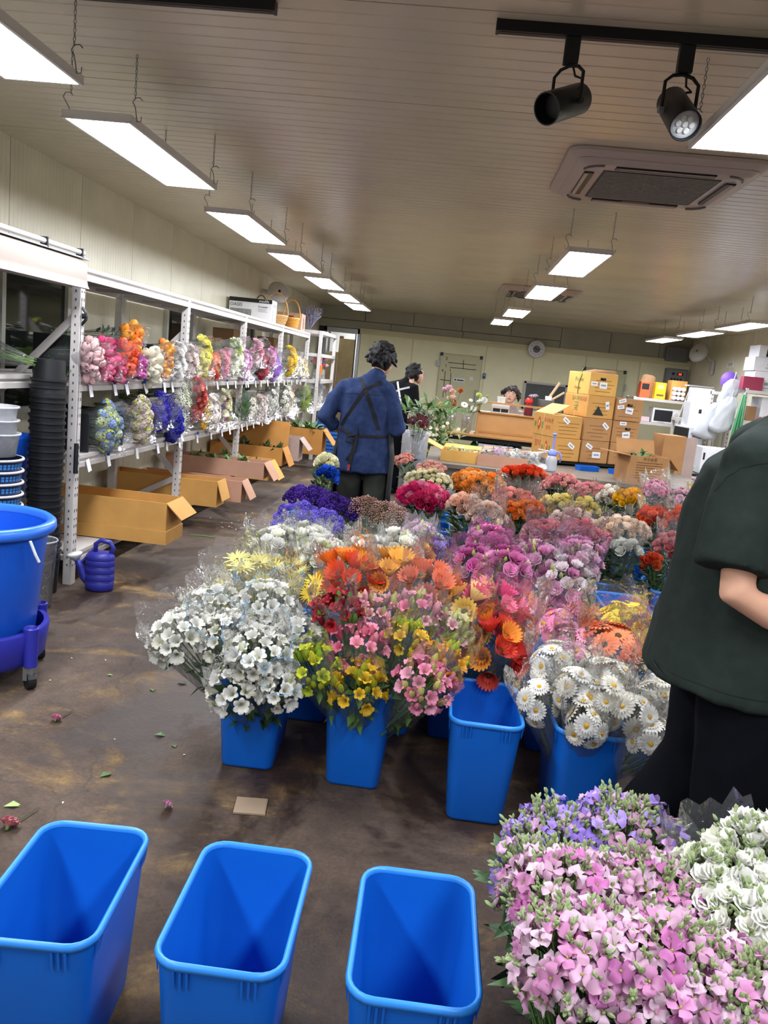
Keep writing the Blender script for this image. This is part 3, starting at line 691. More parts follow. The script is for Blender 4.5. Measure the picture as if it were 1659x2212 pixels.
chain(g, [(-.607, 6.12, .72), (-.608, 6.12, .85), (-.612, 6.11, 1.0), (-.62, 6.095, 1.18), (-.628, 6.09, 1.29), (-.61, 6.09, 1.37)], [(.222, .165), (.215, .16), (.192, .138), (.19, .132), (.178, .115), (.09, .08)], (1, 0, 0), 20, (True, False))
for k in 'LR': chain(g, [(-.58, 6.09, 1.4), Vector((-.58, 6.09, 1.39)).lerp(Vector(J['sh' + k]), .55), J['sh' + k]], [.05, .056, .062])
chain(g, [(-.605, 6.09, 1.36), (-.57, 6.1, 1.44)], [(.085, .075), (.066, .064)], (1, 0, 0))
for k, q in (('L', (-.86, 6.14, 1.035)), ('R', (-.372, 6.24, 1.075))):
    chain(g, [Vector((-.62, 6.09, 1.33)), J['sh' + k], Vector(J['sh' + k]).lerp(Vector(J['el' + k]), .5), J['el' + k], q], [.08, .066, .066, .06, .053], flat=(False, True))
shirt1 = fuse('shirt', g, .011, m_denim, p1, 3, (.013, (8, 8, 5)), 2)
MB().loft([[(-.005 + .069 * cos(a), -.02 + .066 * sin(a) + dy, z) for a in [2 * pi * i / 20 for i in range(20)]] for z, dy in ((1.405, -.012), (1.43, -.01), (1.452, 0), (1.452, .004))], 0, False, False).build('collar', m_denim, p1, (.045, 0, 0), smooth=True)
legs_cloth(p1, J, m_trouser, (.1, .09, .08)); shoes(p1, J)
ribbon(p1, shirt1, [(-.79, 6, 1.29), (-.62, 6, 1.305), (-.47, 6, 1.3)], .006, mat('denim_seam', '#1f2b49', rough=.9), 'yoke_seam', off=.001, thick=.0015)
ribbon(p1, shirt1, [(-.675, 6, 1.41), (-.63, 6, 1.345), (-.5, 6, 1.05)], .026, m_apron, 'apron_strap')
ribbon(p1, shirt1, [(-.515, 6, 1.4), (-.63, 6, 1.33), (-.785, 6, 1.05)], .026, m_apron, 'apron_strap')
ribbon(p1, shirt1, [(-.795, 6, 1.03), (-.68, 6, .99), (-.6, 6, .995), (-.43, 6, 1.0)], .02, m_apron, 'apron_belt')
ribbon(p1, shirt1, [(-.66, 6, .99), (-.675, 6, .86), (-.69, 6, .76)], .024, m_apron, 'apron_tie', off=.01)
ribbon(p1, shirt1, [(-.655, 6, .985), (-.665, 6, .88), (-.715, 6, .8)], .024, m_apron, 'apron_tie', off=.014)
ribbon(p1, shirt1, [(-.69, 6, .775), (-.692, 6, .73)], .02, mat('red_leather', '#8c2c28', rough=.6), 'leather_tag', off=.016)
MB().tube([(-.07, -.16, .995), (-.12, -.18, .985), (-.13, -.18, .945), (-.09, -.17, .94), (-.06, -.16, .985)], .008, 5).build('bow_loop', m_apron, p1)
MB().tube([(-.05, -.16, .992), (-.05, -.155, 1.1), (-.03, -.15, 1.2)], .006, 4).build('pleat_shade', m_apron, p1)  # dark cord modelled in place of the shade along the shirt's back pleat
g = MB(); rows = []
for z, rx, ry in ((1.02, .205, .16), (.85, .235, .185), (.6, .235, .185), (.42, .235, .19)):
    rows.append([(-.0 + rx * cos(a), ry * sin(a), z) for a in [radians(-28 + 236 * i / 22) for i in range(23)]])
vs = [p for r in rows for p in r] + [(p[0] * .97, p[1] * .97, p[2]) for r in rows for p in r]; n_ = 23; N_ = len(rows) * n_; fs = []
for i in range(len(rows) - 1):
    for j in range(n_ - 1):
        a = i * n_ + j; fs += [(a, a + 1, a + n_ + 1, a + n_), (N_ + a, N_ + a + n_, N_ + a + n_ + 1, N_ + a + 1)]
    for j, dr_ in ((0, 1), (n_ - 1, 0)):
        a = i * n_ + j; q = (a, a + n_, N_ + a + n_, N_ + a); fs.append(q if dr_ else q[::-1])
for j in range(n_ - 1): a = (len(rows) - 1) * n_ + j; fs += [(a, a + 1, N_ + a + 1, N_ + a)]; fs += [(j + 1, j, N_ + j, N_ + j + 1)]
g.add(vs, fs).build('apron_skirt', mat('apron_green_black', '#262a2a', rough=.85), p1, (-.005, 0, 0), smooth=True)

# second man in black with pale cross straps
J = dict(side=(.8, -.6, 0), foot=(.5, .86, 0), pelvis=(-.66, 10.0, .92), waist=(-.65, 10.0, 1.04), chest=(-.6, 10.0, 1.22), neckb=(-.53, 10.0, 1.37), headc=(-.46, 10.05, 1.47),
         shL=(-.74, 10.08, 1.3), shR=(-.46, 9.88, 1.3), elL=(-.72, 10.25, 1.08), wrL=(-.5, 10.32, 1.02), hdL=(1, .3, -.2), elR=(-.41, 9.9, 1.05), wrR=(-.3, 10.08, 1.0), hdR=(.7, .7, -.2), hipL=(-.72, 10.06, .88), hipR=(-.58, 9.94, .88), knL=(-.72, 10.1, .48), knR=(-.57, 9.96, .48), anL=(-.72, 10.06, .09), anR=(-.58, 9.92, .09))
p2 = thing('person', 'person in a black sweater with pale cross straps, bending over', 'person', (-.65, 10.0, 0))
HM = head_matrix((-.455, 10.06, 1.475), radians(-50), radians(-28), 0)
g = MB(); limbs(g, J); head_parts(g, HM); fuse('body', g, .013, m_skin2, p2)
face(HM, p2); hair_mesh(HM, p2, m_hair, 1.04, 'short', 9, .01)
g = MB(); chain(g, [(-.66, 10, .86), (-.65, 10, 1.0), (-.61, 10, 1.2), (-.59, 10, 1.3), (-.55, 10, 1.37)], [(.18, .13), (.175, .125), (.19, .13), (.165, .11), (.07, .065)], J['side'])
for k in 'LR': chain(g, [(-.58, 10, 1.3), J['sh' + k], J['el' + k], J['wr' + k]], [.08, .07, .058, .045])
sw2 = fuse('sweater', g, .013, m_black_cloth, p2, 5, (.006, (9, 9, 5)), 5); legs_cloth(p2, J, m_navy); shoes(p2, J)
m_strap = mat('strap_pale', '#c9cbd0', rough=.8)
ribbon(p2, sw2, [(-.66, 10, 1.36), (-.63, 10, 1.26), (-.58, 10, 1.1)], .022, m_strap, 'apron_strap'); ribbon(p2, sw2, [(-.5, 10, 1.31), (-.62, 10, 1.27), (-.72, 10, 1.2)], .022, m_strap, 'apron_strap')
# woman behind the counter
J = dict(side=(1, -.1, 0), foot=(0, -1, 0), pelvis=(.8, 10.5, .68), waist=(.795, 10.49, .82), chest=(.785, 10.46, 1.02), neckb=(.765, 10.43, 1.17), headc=(.75, 10.4, 1.33),
         shL=(.64, 10.45, 1.1), shR=(.92, 10.43, 1.1), elL=(.6, 10.36, .9), wrL=(.68, 10.16, .86), hdL=(.5, -.8, 0), elR=(.96, 10.34, .9), wrR=(.9, 10.14, .87), hdR=(-.4, -.8, 0), hipL=(.72, 10.48, .66), hipR=(.88, 10.48, .66), knL=(.7, 10.1, .62), knR=(.9, 10.1, .62), anL=(.7, 10.12, .2), anR=(.9, 10.12, .2))
p3 = thing('person', 'person with short curly brown hair looking over the wooden counter', 'person', (.8, 10.5, 0))
HM = head_matrix((.752, 10.39, 1.335), radians(172), radians(-8), radians(-10))
g = MB(); limbs(g, J, .92); head_parts(g, HM, .95); fuse('body', g, .009, m_skin2, p3)
face(HM, p3, .95, '#a05a54'); hair_mesh(HM, p3, m_hair2, 1.0, 'curly', 6, .009)
g = MB(); chain(g, [(.8, 10.5, .66), (.795, 10.49, .8), (.787, 10.46, 1.0), (.78, 10.45, 1.1), (.77, 10.44, 1.16)], [(.17, .13), (.16, .12), (.175, .125), (.16, .115), (.09, .08)], J['side'])
for k in 'LR': chain(g, [(.78, 10.45, 1.07), J['sh' + k], Vector(J['sh' + k]).lerp(Vector(J['el' + k]), .8)], [.07, .062, .058])
fuse('blouse', g, .012, mat('blouse_taupe', '#8d7d76', rough=.85, var=.3, scale=40), p3, 5, (.005, (10, 10, 6)), 8)
legs_cloth(p3, J, m_navy, (.095, .075, .06)); shoes(p3, J)
st_ = thing('stool', 'stool behind the counter under the seated person', 'stool', (.8, 10.55, 0))
MB().cyl((0, 0, .5), (0, 0, .55), .17, n=20).build('seat', m_black, st_)
for a in range(4): MB().cyl((.13 * cos(a * pi / 2 + .8), .13 * sin(a * pi / 2 + .8), .5), (.17 * cos(a * pi / 2 + .8), .17 * sin(a * pi / 2 + .8), 0), .012, n=8).build('leg', m_steel, st_)
# big person in the dark green t-shirt at the right edge
J = dict(side=(0, 1, 0), foot=(1, 0, 0), pelvis=(.83, 2.12, .9), waist=(.84, 2.12, 1.04), chest=(.86, 2.11, 1.27), neckb=(.86, 2.1, 1.46), headc=(.92, 2.1, 1.63),
         shL=(.86, 2.3, 1.38), shR=(.72, 1.93, 1.365), elL=(.9, 2.36, 1.06), wrL=(1.12, 2.3, 1.0), hdL=(1, -.2, 0), elR=(.70, 1.86, 1.075), wrR=(.95, 1.86, .975), hdR=(1, .1, -.05), hipL=(.83, 2.22, .86), hipR=(.83, 2.02, .86), knL=(.84, 2.23, .5), knR=(.86, 2.0, .48), anL=(.66, 2.26, .12), anR=(.92, 2.0, .09))
p4 = thing('person', 'person in a dark green t-shirt and black trousers cut by the right edge', 'person', (.83, 2.12, 0))
HM = head_matrix((.92, 2.1, 1.645), radians(-90), radians(-12), 0)
g = MB(); limbs(g, J, 1.06); head_parts(g, HM, 1.04); fuse('body', g, .0095, m_skin, p4)
face(HM, p4, 1.04); hair_mesh(HM, p4, m_hair, 1.08, 'short', 12)
g = MB(); chain(g, [(.815, 2.12, .785), (.822, 2.12, .9), (.83, 2.12, 1.05), (.835, 2.115, 1.22), (.84, 2.11, 1.33), (.855, 2.105, 1.42)], [(.24, .222), (.232, .212), (.222, .2), (.22, .195), (.195, .17), (.1, .1)], (0, 1, 0), 22, (True, False))
for k, q in (('L', (.885, 2.345, 1.13)), ('R', (.682, 1.87, 1.13))): chain(g, [(.85, 2.1, 1.36), J['sh' + k], Vector(J['sh' + k]).lerp(Vector(q), .6), q], [.09, .082, .08, .08], flat=(False, True))
for k in 'LR': chain(g, [(.855, 2.1, 1.44), Vector((.855, 2.1, 1.425)).lerp(Vector(J['sh' + k]), .5), J['sh' + k]], [.07, .078, .082])
tee = fuse('tshirt', g, .0105, m_green, p4, 3, (.008, (7, 7, 4)), 15)
legs_cloth(p4, J, m_navy, (.125, .12, .115), seed=6); shoes(p4, J)
ribbon(p4, tee, [(.58, 2, .83), (.66, 2, .825), (.8, 2, .822), (1.0, 2, .822)], .003, mat('tee_seam', '#161c19', rough=.9), 'hem_seam', off=.0005, thick=.001)
ribbon(p4, tee, [(.625, 2, 1.3), (.642, 2, 1.335), (.665, 2, 1.36), (.695, 2, 1.377), (.73, 2, 1.384), (.77, 2, 1.38), (.81, 2, 1.366), (.85, 2, 1.345)], .003, MATS['tee_seam'], 'shoulder_seam', off=.0005, thick=.001)
MB().loft([[(.028 + .088 * cos(a), -.016 + .092 * sin(a), z + .035 * (1 - cos(a)) * -.5) for a in [2 * pi * i / 24 for i in range(24)]] for z in (1.455, 1.485)], 0, False, False).build('neckband', m_green, p4, smooth=True)
# ---------------------------------------------------------------- flower buckets
m_blue = mat('blue_plastic', '#0d60c2', rough=.36, var=.04, scale=5, spec=.4)
m_bluerim = mat('blue_rim', '#2f88e4', rough=.35, var=.03, scale=9)
def rrect(w, l, z, r, n=5):
    out = []
    for qx, qy, a0 in ((1, 1, 0), (-1, 1, pi / 2), (-1, -1, pi), (1, -1, 1.5 * pi)):
        for k in range(n + 1):
            a = a0 + pi / 2 * k / n; out.append((qx * (w - r) + r * cos(a), qy * (l - r) + r * sin(a), z))
    return out
BH = .38
def make_bucket_meshes():
    W0, L0, W1, L1 = .096, .162, .122, .196
    def at(z, d=0): t = z / BH; return W0 + (W1 - W0) * t - d, L0 + (L1 - L0) * t - d
    def ring(z, d=0, r=None): w, l = at(z, d); t = z / BH; return rrect(w, l, z, (.03 + .018 * t - d) if r is None else r)
    body = MB().loft([ring(0, .012), ring(.004, .004), ring(.015), ring(BH - .006), ring(BH - .006, .004), ring(.02, .004), ring(.008, .012)], 0, True, True).mesh('body', m_blue, True); sharp(body, 40)
    rim = MB(); ww, ll = at(BH)
    rr = lambda d, z: rrect(ww + d, ll + d, z, .05 + d)
    rim.loft([rr(.0, BH - .016), rr(.006, BH - .015), rr(.0075, BH - .006), rr(.0045, BH + .001), rr(0, BH + .002), rr(-.005, BH - .003), rr(-.005, BH - .01)], 0, False, False)
    rim = rim.mesh('rim', m_bluerim, True)
    rib = MB().add([(-.0025, 0, 0), (.0025, 0, 0), (.0025, .007, 0), (-.0025, .007, 0), (-.0025, .001, -.042), (.0025, .001, -.042)], [(0, 1, 2, 3), (3, 2, 5, 4), (0, 3, 4), (1, 5, 2), (0, 4, 5, 1)]).mesh('rib', m_blue)
    allr = MB()
    for sx in (-1, 1):
        for sy in (-1, 1):
            for k in range(3):
                for loc, a in (((sx * (.052 + .013 * k), sy * .194), 0 if sy > 0 else pi), ((sx * .12, sy * (.13 + .012 * k)), -pi / 2 if sx > 0 else pi / 2)):
                    M_ = Matrix.Translation((loc[0], loc[1], BH - .016)) @ Matrix.Rotation(a, 4, 'Z')
                    allr.add([M_ @ v.co for v in rib.vertices], [tuple(p.vertices) for p in rib.polygons])
    return body, rim, rib, allr.mesh('ribs', m_blue)
BK_body, BK_rim, BK_rib, BK_ribs = make_bucket_meshes()
def bucket(label, x, y, rz=0, group='blue flower buckets', ribs=True):
    B = thing('flower_bucket', label, 'bucket', (x, y, 0), radians(rz), group)
    inst(BK_body, 'body', B); inst(BK_rim, 'rim', B)
    if ribs:
        for sx in (-1, 1):
            for sy in (-1, 1):
                for k in range(3):
                    inst(BK_rib, 'rib', B, (sx * (.052 + .013 * k), sy * .194, BH - .016), (0, 0, 0 if sy > 0 else pi))
                    inst(BK_rib, 'rib', B, (sx * .12, sy * (.13 + .012 * k), BH - .016), (0, 0, -pi / 2 if sx > 0 else pi / 2))
    else: inst(BK_ribs, 'ribs', B)
    return B
G0 = 'empty blue buckets in the foreground'
bucket('empty blue bucket with a little water, leftmost in the foreground', -.69, 1.5, 4, G0)
bucket('empty blue bucket in the middle of the foreground row', -.315, 1.505, 1, G0)
bucket('empty blue bucket, rightmost of the three in the foreground', .055, 1.495, 1, G0)
bucket('empty blue bucket standing behind the foreground row, beside the mixed bunches', .245, 2.745, 0)
bucket('blue bucket holding the white alstroemeria bunches', -.6, 2.9, 2)
bucket('blue bucket holding the red, pink and gold alstroemeria bunches', -.195, 2.87, -1)
for lb, x, y, r in (('blue bucket of yellow gerberas behind the white alstroemeria', -.47, 3.36, 0), ('blue bucket of orange gerberas behind the mixed alstroemeria', -.12, 3.34, 0), ('blue bucket of pink and red gerberas behind the empty bucket', .16, 3.36, 0),
    ('blue bucket of white gerberas beside the person in green', .6, 2.77, 2), ('blue bucket of pink gerberas behind the white gerberas', .57, 3.36, 0), ('blue bucket of yellow gerberas next to the green shirt', 1.0, 3.3, 0),
    ('blue bucket of white lisianthus at the left of the flower rows', -.62, 3.86, 0), ('blue bucket of white lisianthus second from the left', -.22, 3.9, 0), ('blue bucket of purple lisianthus', .03, 4.32, 0),
    ('blue bucket of deep pink lisianthus', .27, 4.22, 0), ('blue bucket of pale pink lisianthus with green buds', .7, 4.42, 1), ('empty blue bucket between lisianthus and yellow gerberas', 1.06, 4.38, 1), ('blue bucket of long stemmed peach roses', 1.1, 4.97, 1), ('blue bucket of orange and pink roses by the green shirt', 1.44, 4.92, -2), ('blue bucket half hidden behind the green shirt', 1.47, 4.42, 0),
    ('blue bucket of purple statice', -.72, 4.72, 0), ('blue bucket of dusty pink statice', -.36, 4.7, 0), ('blue bucket of salmon roses', .66, 4.98, 0), ('blue bucket of peach roses', .27, 5.1, 0), ('blue bucket of hot pink roses', -.08, 5.3, 0),
    ('blue bucket of coral spray roses', .55, 5.5, 0), ('blue bucket of pale yellow roses', .92, 5.55, 0), ('blue bucket of cream spray roses', -.02, 6.02, 0), ('blue bucket of orange roses', .3, 6.46, 0), ('blue bucket of red roses', .72, 6.55, 0), ('blue bucket of dusty pink roses', 1.12, 6.35, 0), ('blue bucket of bright yellow roses', 1.46, 5.95, 0), ('blue bucket of orange red roses', 1.62, 5.5, 0), ('blue bucket of pink spray flowers at the back', 1.95, 6.55, 0),
    ('blue bucket with cream and blue roses beside the man in the blue shirt', -.98, 5.75, 0), ('blue bucket with coral flowers behind the man in the blue shirt', -.02, 6.75, 0),
    ('blue bucket of pink stock in the near right corner', .44, 1.27, 3), ('blue bucket of lilac stock in the near right corner', .46, 1.7, 3), ('blue bucket of white stock at the right edge', .72, 1.36, 0), ('blue bucket at the right edge beside the black trousers', 1.26, 2.24, 0)):
    bucket(lb, x, y, r, 'filled blue buckets', False)
wt = MB().loft([rrect(.098, .165, .07, .03)], 0, True, False).build('water_pool', mat('bucket_water', '#0d4fa0', rough=.03, spec=.7, trans=.5), None, (-.69, 1.5, 0), (0, 0, radians(4)))
tag(wt, 'shallow water in the leftmost foreground bucket', 'water')
# ---------------------------------------------------------------- flower heads (shared meshes, coloured by object colour)
m_pet = mat('petal', rough=.55, objcol=True, transl=.25, spec=.3)
m_yel = mat('flower_centre', '#c79b1c', rough=.8, bump=.3, bscale=300)
m_dkc = mat('flower_centre_dark', '#5a3a1c', rough=.8)
m_lgreen = mat('bud_green', '#a9b44a', rough=.5, transl=.15)
m_leaf = mat('leaf_dark', '#2f4a2a', rough=.45, var=.25, scale=14)
m_leaf2 = mat('leaf_mid', '#4d6b35', rough=.45, var=.25, scale=14)
m_stem = mat('stem_green', '#5f7d3f', rough=.5)
def petal(mb, phi, prof, W, cup=.3, m=0, wave=0, tw=0):
    d = Vector((cos(phi), sin(phi), 0)); p = Vector((-sin(phi), cos(phi), 0)); vs = []
    for i, (r, z, w) in enumerate(prof):
        ww = W * w; wv = wave * (1 if i % 2 else -1)
        c = d * r + Vector((0, 0, z))
        if ww < 1e-6: vs += [c, c, c]; continue
        vs += [c - p * ww + Vector((0, 0, cup * ww + wv + tw * ww)), c, c + p * ww + Vector((0, 0, cup * ww - wv - tw * ww))]
    fs = []
    for i in range(len(prof) - 1):
        a = 3 * i; fs += [(a, a + 3, a + 4, a + 1), (a + 1, a + 4, a + 5, a + 2)]
    mb.add(vs, fs, m)
def dome(mb, r, h, m=1, n=8, z=0):
    mb.loft([[(r * cos(2 * pi * i / n), r * sin(2 * pi * i / n), z) for i in range(n)], [(r * .6 * cos(2 * pi * i / n), r * .6 * sin(2 * pi * i / n), z + h) for i in range(n)]], m, False, True)
FM = {}
def reg(name, mb, mats, smooth=True): FM[name] = mb.mesh(name, mats, smooth)
def scalep(prof, s, zs=None): return [(r * s, z * (zs or s), w) for r, z, w in prof]
g = MB()
for k in range(20): petal(g, 2 * pi * k / 20, [(.008, .0, .5), (.028, .006, 1), (.044, .004 + .002 * (k % 2), .9), (.05, .001, .35)], .0062, .25)
for k in range(15): petal(g, 2 * pi * (k + .5) / 15, [(.006, .005, .5), (.02, .012, 1), (.03, .012, .3)], .0052, .25)
dome(g, .012, .006, 1, 10, .007); reg('gerbera', g, [m_pet, m_yel])
g = MB()
for k in range(20): petal(g, 2 * pi * k / 20, [(.008, .0, .5), (.028, .006, 1), (.044, .004 + .002 * (k % 2), .9), (.05, .001, .35)], .0062, .25)
for k in range(15): petal(g, 2 * pi * (k + .5) / 15, [(.006, .005, .5), (.02, .012, 1), (.03, .012, .3)], .0052, .25)
dome(g, .012, .006, 1, 10, .007); reg('gerbera_dark', g, [m_pet, m_dkc])
g = MB()
for k in range(24): petal(g, 2 * pi * k / 24 + .05 * sin(k * 3), [(.006, 0, .6), (.03, .012 + .004 * (k % 3), 1), (.052, .012 + .007 * (k % 3), .4)], .0036, .3)
for k in range(16): petal(g, 2 * pi * (k + .5) / 16, [(.006, .004, .6), (.022, .02, 1), (.036, .026, .4)], .0034, .3)
dome(g, .007, .004, 1, 8, .01); reg('spider_gerbera', g, [m_pet, m_dkc])
g = MB()                                     # gerbera squeezed upward by its sleeve
for k in range(18): petal(g, 2 * pi * k / 18, [(.01, 0, .5), (.022, .018, .9), (.033, .036, 1), (.041, .046, .4)], .0064, .1)
for k in range(10): petal(g, 2 * pi * (k + .5) / 10, [(.006, .006, .5), (.014, .022, .9), (.02, .032, .4)], .0055, .1)
dome(g, .011, .006, 1, 8, .012); g.cyl((0, 0, -.006), (0, 0, .002), .006, .014, 8, 2); reg('cup_gerbera', g, [m_pet, m_dkc, m_stem])
g = MB()
for k in range(6):
    o = .4 if k % 2 else 0
    petal(g, 2 * pi * k / 6, [(.003, -.012, .35), (.009, .01, .85), (.017, .023 + o * .008, 1), (.026, .029 + o * .01, .85), (.032, .026 + o * .01, .3)], .0122, .3, tw=.15)
g.cyl((0, 0, -.016), (0, 0, -.004), .002, .005, 6, 1); g.tube([(0, 0, 0), (.006, .002, .024)], .0012, 3, 1); reg('alstroemeria', g, [m_pet, m_lgreen])
g = MB()
for k in range(6): petal(g, 2 * pi * k / 6, [(.002, -.018, .4), (.0075, -.004, 1), (.0075, .012, .9), (.002, .026, .2)], .0065, -.2)
reg('alstroemeria_bud', g, [m_pet])
g = MB()
for ring, (nn, s, zz, off) in enumerate(((5, 1.0, 0, 0), (5, .78, .004, .6), (4, .56, .007, .2), (3, .34, .009, .5))):
    pr = [(.004, -.012, .5), (.017, -.003, .95), (.0215, .011, 1.05), (.0225 + .006 * (ring == 0), .021 - .003 * (ring == 0), .6)]
    for k in range(nn): petal(g, 2 * pi * k / nn + off, [(r * s, z + zz, w) for r, z, w in pr], .0155 * (s ** .7), .12, tw=.12)
g.cyl((0, 0, -.018), (0, 0, -.008), .003, .007, 6, 1); reg('rose', g, [m_pet, m_stem])
g = MB()
for ring, (nn, s, zz, off) in enumerate(((5, 1.0, 0, 0), (5, .7, .004, .6), (3, .4, .006, .2))):
    pr = [(.003, -.016, .4), (.015, -.004, .9), (.026, .012, 1.1), (.034, .017, .75)]
    for k in range(nn): petal(g, 2 * pi * k / nn + off, [(r * s, z + zz, w) for r, z, w in pr], .019 * (s ** .6), .15, wave=.0018, tw=.15)
g.cyl((0, 0, -.024), (0, 0, -.012), .002, .005, 6, 1); reg('lisianthus', g, [m_pet, m_lgreen])
g = MB()
g.loft([[(r * cos(2 * pi * i / 6), r * sin(2 * pi * i / 6), z) for i in range(6)] for r, z in ((.002, -.02), (.0085, -.008), (.0095, .004), (.005, .016), (.001, .022))], 0); reg('lisianthus_bud', g, [m_pet])
g = MB()
for s, zz, off, nn in ((1, 0, 0, 9), (.75, .005, .3, 8), (.5, .009, .1, 7), (.28, .011, .5, 5)):
    for k in range(nn): petal(g, 2 * pi * k / nn + off, [(.003, -.006, .4), (.014 * s, .002 + zz, .9), (.024 * s, .007 + zz, 1.1), (.027 * s, .006 + zz, .7)], .0095, .1, wave=.0022)
g.cyl((0, 0, -.016), (0, 0, -.002), .004, .006, 6, 1); reg('carnation', g, [m_pet, m_stem])
g = MB()
for k in range(6): petal(g, 2 * pi * k / 6 + (.1 if k % 2 else 0), [(.004, -.02, .5), (.019 - .002 * (k % 2), -.006, 1), (.0215 - .003 * (k % 2), .012, 1), (.014, .03, .65), (.006, .036, .1)], .0145, -.25)
reg('tulip', g, [m_pet])
def cluster(name, n, R, f, mats, flat=.8):
    g = MB()
    for i in range(n):
        t = (i + .5) / n; th = math.acos(1 - 1.35 * t); ph = i * 2.39996; nrm = Vector((sin(th) * cos(ph), sin(th) * sin(ph), cos(th)))
        p = Vector((R * nrm.x, R * nrm.y, R * flat * nrm.z)) * (.85 + .25 * random.random()); sub = MB(); f(sub, i)
        q = Vector((0, 0, 1)).rotation_difference(nrm); g.add([p + q @ Vector(v) for v in sub.v], sub.f); g.m[-len(sub.f):] = sub.m
    reg(name, g, mats)
def stat(sub, i):
    for k in range(4): petal(sub, pi / 2 * k + i, [(.001, -.004, .4), (.006, .002, 1), (.0095, .003, .5)], .0055, .3)
cluster('statice_head', 26, .026, stat, [m_pet], .75)
def hyd(sub, i):
    for k in range(4): petal(sub, pi / 2 * k + i, [(.001, 0, .3), (.006, .002, 1), (.011, .001, .5)], .0062, .2, m=1 if i % 4 == 0 else 0)
cluster('hydrangea_head', 24, .03, hyd, [m_pet, m_lgreen], .8)
def tiny(sub, i): sub.ball((0, 0, 0), .0045, 5, 4, 0)
cluster('spray_head', 22, .022, tiny, [m_pet], .9)
for v in range(4):
    g = MB(); rr_ = random.Random(v)
    for k in range(4):
        petal(g, pi / 2 * k + rr_.uniform(-.3, .3), [(.002, -.004, .25), (.009, .003 + rr_.uniform(0, .004), .8), (.0165, .003 + rr_.uniform(-.003, .008), 1.05), (.0225, rr_.uniform(-.006, .01), .85), (.025, rr_.uniform(-.008, .008), .45)], .0112, rr_.uniform(-.4, .6), wave=.0016, tw=rr_.uniform(-.6, .6))
    g.cyl((0, 0, -.012), (0, 0, -.001), .0016, .0028, 5, 1); dome(g, .0022, .002, 1, 5, .0)
    reg('stock_flower%d' % v, g, [m_pet, m_lgreen])
g = MB()
g.loft([[(r * cos(2 * pi * i / 5), r * sin(2 * pi * i / 5), z) for i in range(5)] for r, z in ((.001, -.008), (.0035, -.002), (.0038, .004), (.001, .011))], 0); reg('stock_bud', g, [mat('stock_bud_green', '#8a9a6a', rough=.6)])
g = MB()
for k in range(11): petal(g, 2 * pi * k / 11, [(.003, 0, .5), (.014, .001, 1), (.02, -.001, .5)], .0045, .2)
dome(g, .006, .003, 1, 8, .001); reg('daisy', g, [m_pet, m_yel])

BLOOMNAME = {'gerbera': 'gerbera_bloom', 'gerbera_dark': 'gerbera_bloom', 'spider_gerbera': 'gerbera_bloom', 'cup_gerbera': 'gerbera_bloom', 'alstroemeria': 'alstroemeria_bloom', 'rose': 'rose_bloom', 'lisianthus': 'lisianthus_bloom', 'carnation': 'carnation_bloom', 'tulip': 'tulip_bloom', 'statice_head': 'statice_cluster', 'hydrangea_head': 'hydrangea_head', 'spray_head': 'blossom_cluster', 'daisy': 'daisy_bloom'}
m_film = film('clear_film', gloss=.12, haze=.045)
m_film2 = film('hazy_film', gloss=.2, haze=.16, rough=.2)
m_bluetrim = mat('blue_film_edge', '#5aa7d8', rough=.4)
def leafshape(mb, p, d, n, L, W, m=0):
    s = d.cross(n)
    if s.length < 1e-4: s = Vector((1, 0, 0))
    s.normalize(); q = p + d * L * .5
    up = n * W * .35
    mb.add([p, q - s * W + up, q, q + s * W + up, p + d * L - n * L * .12], [(0, 2, 1), (0, 3, 2), (1, 2, 4), (2, 3, 4)], m)
def sleeve(mb, base, axis, x, y, s0, s1, r0, r1, seed, flat=1.0, jag=.035, segs=30, rows=7, slit=True):
    rnd = random.Random(seed); ph = [rnd.uniform(0, 6.28) for _ in range(5)]; grid = []
    js = [rnd.uniform(-1, 1) for _ in range(segs)]
    for i in range(rows + 1):
        t = i / rows; row = []
        for k in range(segs):
            a = 2 * pi * k / segs
            rr = r0 + (r1 - r0) * (t ** .85)
            fold = 1 + t * (.05 * sin(3 * a + ph[0]) + .05 * sin(7 * a + ph[1] + 2 * t) + .045 * (1 if k % 2 else -1) * sin(5 * a + ph[2]))
            s = s0 + (s1 - s0) * t + (jag * (js[k] + .6 * sin(2 * a + ph[3])) if i == rows else jag * .4 * js[k] * t)
            row.append(base + axis * s + rr * fold * (cos(a) * x + flat * sin(a) * y))
        grid.append(row)
    mb.loft(grid, 0, False, False)
    return grid[-1]
BN = [0]
